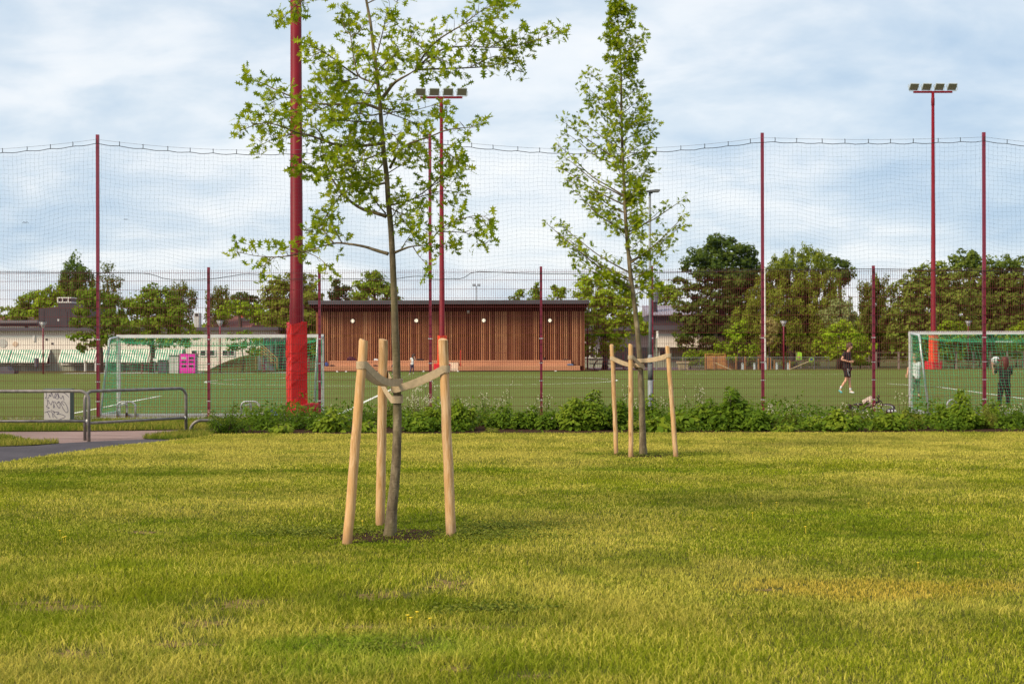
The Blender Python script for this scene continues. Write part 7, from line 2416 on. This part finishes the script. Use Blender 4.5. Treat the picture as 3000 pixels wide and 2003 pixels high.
def person(label, base, s, J, top, top_m, bottom, bottom_m, shoe_m, hair_m, hair_len, face, sock_m=None, loose=1.0, group='children and teenagers on the pitch'):
    root = thing('person', label, 'person', base, 0, group)
    J = {k: V3(v) for k, v in J.items()}
    f = Vector((face[0], face[1], 0)).normalized()
    up = (J['head'] - J['neck']).normalized()
    side = f.cross(up).normalized()
    N, E = [], []

    def add(p, r, par=None):
        N.append((p, r))
        if par is not None:
            E.append((par, len(N) - 1))
        return len(N) - 1
    mid = J['pelvis'].lerp(J['chest'], .5)
    p0 = add(J['pelvis'], .080 * s); p1 = add(mid, .078 * s, p0); p2 = add(J['chest'], .100 * s, p1)
    p3 = add(J['neck'], .048 * s, p2)
    hd_ = J['head']; hr = .098 * s
    jw = add(hd_ - up * .080 * s + f * .030 * s, .064 * s, p3)
    h1 = add(hd_ + f * .010 * s, .100 * s, jw)
    add(hd_ + up * .065 * s - f * .008 * s, .075 * s, h1)
    add(hd_ + f * .112 * s - up * .02 * s, .014 * s, h1)
    for q in (-1, 1):
        add(hd_ + side * q * .100 * s - up * .012 * s - f * .01 * s, .016 * s, h1)
    for q in 'LR':
        a = add(J['sh' + q], .052 * s, p2); a2 = add(J['sh' + q].lerp(J['el' + q], .5), .044 * s, a)
        b = add(J['el' + q], .036 * s, a2); b2 = add(J['el' + q].lerp(J['wr' + q], .35), .035 * s, b)
        c = add(J['wr' + q], .024 * s, b2)
        fd = (J['hd' + q] - J['wr' + q]).normalized()
        pm_ = add(J['wr' + q] + fd * .055 * s, (.036 * s, .020 * s), c)
        sd = fd.cross(Vector((0, 1, 0)) if abs(fd.y) < .8 else Vector((1, 0, 0))).normalized()
        nn = fd.cross(sd)
        for k, (o_, l_) in enumerate(((-.030, .058), (-.010, .072), (.010, .078), (.030, .068))):
            k0 = add(J['wr' + q] + fd * .088 * s + sd * o_ * s, .010 * s, pm_)
            k1 = add(N[k0][0] + fd * l_ * .5 * s + nn * .008 * s, .0090 * s, k0)
            add(N[k1][0] + fd * l_ * .42 * s + nn * .022 * s, .0075 * s, k1)
        t0 = add(J['wr' + q] + fd * .035 * s - sd * .040 * s, .012 * s, pm_)
        add(N[t0][0] + (fd * .7 - sd * .6).normalized() * .045 * s, .0095 * s, t0)
    for q in 'LR':
        a = add(J['hip' + q], .066 * s, p0); a2 = add(J['hip' + q].lerp(J['kn' + q], .5), .068 * s, a)
        b = add(J['kn' + q], .050 * s, a2); b2 = add(J['kn' + q].lerp(J['an' + q], .33), .050 * s, b)
        c = add(J['an' + q], .032 * s, b2)
        add(J['to' + q] + Vector((0, 0, .012)), .026 * s, c)
    body = link_mesh('body', skin_mesh('body', N, E, M['skin'], 2), root)
    # eyes, brows and mouth
    mb = MB()
    for q in (-1, 1):
        c = hd_ + side * q * .034 * s + f * .089 * s + up * .004 * s
        mb.ball(c, (.012 * s, .012 * s, .008 * s), 8, 6)
        mb.bar(c + up * .019 * s - side * .015 * s, c + up * .019 * s + side * .015 * s, .008 * s, .006 * s)
    mb.bar(hd_ + f * .096 * s - up * .062 * s - side * .022 * s, hd_ + f * .096 * s - up * .062 * s + side * .022 * s, .009 * s, .007 * s)
    mb.local('facial_features', M['hair_dark'], body)
    # hair cap with an uneven edge
    mb = MB()
    rs = np.random.RandomState(int(abs(base[0]) * 100) % 999)
    nu_, nv_ = 22, 12
    vs, fs = [], []
    for i in range(nv_ + 1):
        for j in range(nu_):
            ph = 2 * PI * j / nu_
            fr = math.cos(ph)            # +1 toward the face
            lim = (.40 * PI if fr > .5 else .62 * PI if fr > -.1 else .78 * PI) + rs.normal() * .03
            th = lim * i / nv_
            rr = (.118 + .010 * math.sin(ph * 5 + i) * .5 + rs.normal() * .002) * s
            v_ = f * math.cos(ph) * math.sin(th) * rr * .98 + side * math.sin(ph) * math.sin(th) * rr * .93 + up * (math.cos(th) * rr * 1.12)
            vs.append(hd_ + v_ + up * .012 * s)
    for i in range(nv_):
        for j in range(nu_):
            j2 = (j + 1) % nu_
            fs.append((i * nu_ + j, (i + 1) * nu_ + j, (i + 1) * nu_ + j2, i * nu_ + j2))
    mb.add(vs, fs)
    if hair_len:
        for k in range(34):
            a = PI * (.42 + 1.16 * rs.rand())
            o_ = f * math.cos(a) * .095 * s + side * math.sin(a) * .09 * s
            b_ = hd_ + o_ + up * .01 * s
            L_ = hair_len * (.75 + .3 * rs.rand())
            mb.tube([b_ + up * .05 * s - o_ * .1, b_ - up * .06 * s + o_ * .08, b_ - Vector((0, 0, L_ * .6)) - o_ * .1 - f * .015, b_ - Vector((0, 0, L_)) - o_ * .25 - f * .01], [.020 * s, .022 * s, .019 * s, .007 * s], 6)
    mb.local('hair', hair_m, root, smooth=True)
    # top
    N, E = [], []
    pb = add(J['pelvis'] + Vector((0, 0, -.115 * s)), .128 * s * loose); p0 = add(J['pelvis'] + Vector((0, 0, -.01 * s)), .136 * s * loose, pb); p1 = add(mid, .128 * s * loose, p0); p2 = add(J['chest'], .134 * s * (.5 + .5 * loose), p1)
    add(J['chest'].lerp(J['neck'], .62), .078 * s, p2)
    for q in 'LR':
        a = add(J['sh' + q], .068 * s, p2)
        a2 = add(J['sh' + q].lerp(J['el' + q], top * .55), .062 * s, a)
        add(J['sh' + q].lerp(J['el' + q], top) if top <= 1 else J['el' + q].lerp(J['wr' + q], top - 1), .058 * s if top < .95 else .044 * s, a2)
    link_mesh('shirt', skin_mesh('shirt', N, E, top_m, 2), root)
    # bottom
    N, E = [], []
    p0 = add(J['pelvis'] + Vector((0, 0, .02 * s)), .120 * s)
    for q in 'LR':
        a = add(J['hip' + q], .100 * s, p0); a2 = add(J['hip' + q].lerp(J['kn' + q], .5), .088 * s, a)
        if bottom < 1:
            add(J['hip' + q].lerp(J['kn' + q], bottom), .084 * s, a2)
        else:
            b = add(J['kn' + q], .070 * s, a2)
            add(J['kn' + q].lerp(J['an' + q], bottom - 1), .056 * s, b)
    link_mesh('shorts' if bottom < 1 else 'trousers', skin_mesh('trousers', N, E, bottom_m, 2), root)
    for q in 'LR':
        if sock_m:
            link_mesh('sock', skin_mesh('sock', [(J['an' + q].lerp(J['kn' + q], .36), .046 * s), (J['an' + q].lerp(J['kn' + q], .15), .043 * s), (J['an' + q], .042 * s)], [(0, 1), (1, 2)], sock_m, 2), root)
        d_ = (J['to' + q] - J['an' + q])
        fl_ = Vector((d_.x, d_.y, 0))
        fl_ = fl_.normalized() if fl_.length > 1e-4 else f
        an, to = J['an' + q], J['to' + q]
        heel = an - (to - an).normalized() * .02 * s - Vector((0, 0, .045 * s)) - fl_ * .03 * s
        link_mesh('shoe', skin_mesh('shoe', [(heel, .040 * s), (heel.lerp(to, .5) + Vector((0, 0, .012 * s)), .043 * s), (to + Vector((0, 0, .008 * s)), .036 * s), (to + fl_ * .03 * s, .026 * s)], [(0, 1), (1, 2), (2, 3)], shoe_m[q] if isinstance(shoe_m, dict) else shoe_m, 2), root)
    return root, J


q = P(2420 + 350 * .1658, 980 + 1047 * .1658, 49.2)
boy, J = person('teenage boy in black t-shirt and striped black shorts walking across the pitch', (q.x, 49.2, .006), .98,
   dict(pelvis=(.05, .86), chest=(.05, 1.27), neck=(.095, 1.47), head=(.125, 1.63),
        shL=(-.055, 1.40, -.08), elL=(-.185, 1.17, -.16), wrL=(.08, 1.10, -.20), hdL=(.19, 1.11, -.18),
        shR=(.15, 1.40, .08), elR=(.17, 1.14, .18), wrR=(.20, .95, .14), hdR=(.22, .86, .12),
        hipL=(-.0, .82, -.06), knL=(.005, .48, -.06), anL=(-.215, .155, -.05), toL=(-.165, .03, -.08),
        hipR=(.10, .82, .07), knR=(.135, .47, .06), anR=(.18, .085, .05), toR=(.265, .022, -.0)),
   .62, M['cloth_black'], .82, M['cloth_black'], {'L': M['cyan'], 'R': M['cloth_white']}, M['hair_brown'], 0, (.85, -.55), M['cloth_white'])
mb = MB()
for k in range(3):
    off = Vector((.026 * (k - 1), 0, 0))
    a, b_ = Vector((.035, -.165, .86)) + off, Vector((.10, -.165, .60)) + off
    pts = [a.lerp(b_, t) + Vector((0, .012 * math.sin(t * PI) * -1, 0)) for t in np.linspace(0, 1, 6)]
    mb.ribbon(pts, [Vector((1, 0, 0))] * 6, .013, .006)
sh_ = [c for c in boy.children if c.name.startswith('shorts')][0]
# lay the stripes on the cloth
import mathutils
dgm = sh_.data
bvh = mathutils.bvhtree.BVHTree.FromPolygons([v.co for v in dgm.vertices], [p.vertices[:] for p in dgm.polygons])
for i, v in enumerate(mb.v):
    hit = bvh.ray_cast(Vector((v[0], -1.0, v[2])), Vector((0, 1, 0)))
    if hit[0] is not None:
        mb.v[i] = (v[0], hit[0].y - .004 + (v[1] + .165) * .3, v[2])
mb.local('stripes', M['cloth_white'], sh_)

q = P(2420 + 1600 * .1658, 980 + 1125 * .1658, 44.7)
person('child in long white t-shirt and olive trousers walking behind the right goalpost', (q.x, 44.7, .006), .78,
   dict(pelvis=(-.005, .66), chest=(-.02, .98), neck=(-.06, 1.16), head=(-.078, 1.285),
        shL=(-.15, 1.10), elL=(-.27, .93, -.04), wrL=(-.305, .755, -.06), hdL=(-.335, .68, -.07),
        shR=(.09, 1.10), elR=(.14, .92, .03), wrR=(.135, .75, .03), hdR=(.13, .67, .03),
        hipL=(-.07, .63), knL=(-.10, .37, -.05), anL=(-.115, .11, .06), toL=(-.14, .03, -.04),
        hipR=(.05, .63), knR=(.055, .37, .02), anR=(.08, .075, .0), toR=(.10, .022, -.12)),
   .8, M['cloth_white'], 1.85, M['cloth_olive'], M['cloth_black'], M['hair_blond'], 0, (-.25, -1), loose=1.2)

q = P(2630 + 1690 * .1849, 1210, 34.0)
zf = .006
gk, J = person('child in black seen from behind inside the right goal, lifting a ball beside the head', (q.x, 34.0, zf), .80,
   dict(pelvis=(.0, .70), chest=(.01, 1.00), neck=(.015, 1.14), head=(.016, 1.255),
        shL=(-.155, 1.10), elL=(-.225, .94, .06), wrL=(-.245, 1.14, .10), hdL=(-.235, 1.22, .12),
        shR=(.165, 1.10), elR=(.20, .93, .10), wrR=(.06, 1.10, .20), hdR=(-.02, 1.16, .19),
        hipL=(-.075, .66), knL=(-.105, .38), anL=(-.11, .075), toL=(-.12, .022, .12),
        hipR=(.075, .66), knR=(.085, .38), anR=(.07, .075), toR=(.08, .022, .12)),
   .95, M['cloth_black'], 1.93, M['cloth_black'], M['cloth_white'], M['hair_red'], .26, (.1, 1), loose=1.3)
# football held by the child
bm_ = MB()
def ico_faces():
    import bmesh
    b = bmesh.new(); bmesh.ops.create_icosphere(b, subdivisions=3, radius=.102)
    vs = [v.co.copy() for v in b.verts]; fs = [[v.index for v in f_.verts] for f_ in b.faces]
    b.free(); return vs, fs
vs, fs = ico_faces()
ctr = Vector((q.x - .16, 34.0 + .13, zf + 1.27))
for f_ in fs:
    c = sum((vs[i] for i in f_), Vector()) / 3
    n1 = math.sin(c.x * 45 + 1) * math.sin(c.y * 40 + 2) * math.sin(c.z * 42)
    bm_.add([ctr + vs[i] for i in f_], [(0, 1, 2)], 1 if n1 > .35 else 2 if n1 < -.42 else 3 if abs(c.z) < .02 and c.x > 0 else 0)
tag(bm_.build('football', [M['cloth_white'], M['awn_green'], M['black'], M['padred']], origin=ctr), 'white football with green and black patches held up in the right goal', 'ball')

q = P(1000 + 1245 * .1658, 960 + 830 * .1658, 86)
person('girl with long dark hair in white top and jeans walking before the bench', (q.x, 86, .006), .72,
   dict(pelvis=(.02, .66), chest=(.06, .92), neck=(.09, 1.06), head=(.115, 1.18),
        shL=(-.03, 1.01), elL=(-.12, .84), wrL=(-.15, .68), hdL=(-.155, .60),
        shR=(.16, 1.01), elR=(.24, .88, -.05), wrR=(.17, 1.02, -.1), hdR=(.15, 1.09, -.1),
        hipL=(-.03, .62), knL=(-.03, .37, -.03), anL=(-.125, .09), toL=(-.16, .022, -.03),
        hipR=(.07, .62), knR=(.10, .38), anR=(.09, .14, .05), toR=(.10, .05, .12)),
   .5, M['cloth_white'], 1.9, M['cloth_navy'], M['cloth_white'], M['hair_dark'], .30, (.8, .5))
q = P(1000 + 905 * .1658, 960 + 826 * .1658, 86)
person('small child in dark blue half hidden by the trunk of the near oak', (q.x + .08, 86, .006), .50,
   dict(pelvis=(.0, .38), chest=(.0, .55), neck=(.0, .65), head=(-.01, .745),
        shL=(-.09, .62), elL=(-.13, .50), wrL=(-.14, .40), hdL=(-.14, .35),
        shR=(.09, .62), elR=(.13, .50), wrR=(.14, .40), hdR=(.14, .35),
        hipL=(-.045, .36), knL=(-.05, .21, -.02), anL=(-.09, .05, .02), toL=(-.12, .018, -.05),
        hipR=(.045, .36), knR=(.05, .21), anR=(.05, .05), toR=(.04, .018, -.07)),
   1.6, M['cloth_navy'], 1.9, M['cloth_navy'], M['cloth_white'], M['hair_dark'], 0, (-.4, -1))

# two swifts of the photograph's sky hanging above the net
for px, py, lab, sc in ((74, 652, 'dark bird with curved wings, the larger of two in the sky at the left', .42), (368, 643, 'tiny dark bird, right of the tall left post', .3)):
    c = P(px, py, 70)
    mb = MB()
    mb.ball(c, (.05 * sc, .16 * sc, .04 * sc), 8, 6)
    for s in (-1, 1):
        a = [c + Vector((s * .03, -.05, 0)) * sc, c + Vector((s * .10, .06, .02)) * sc, c + Vector((s * .22, .02, .06)) * sc, c + Vector((s * .36, .14, -.05)) * sc]
        mb.tube(a, [.035 * sc, .04 * sc, .03 * sc, .004], 5)
    tag(mb.build('bird', M['cloth_black'], origin=c), lab, 'bird', 'birds in the sky')
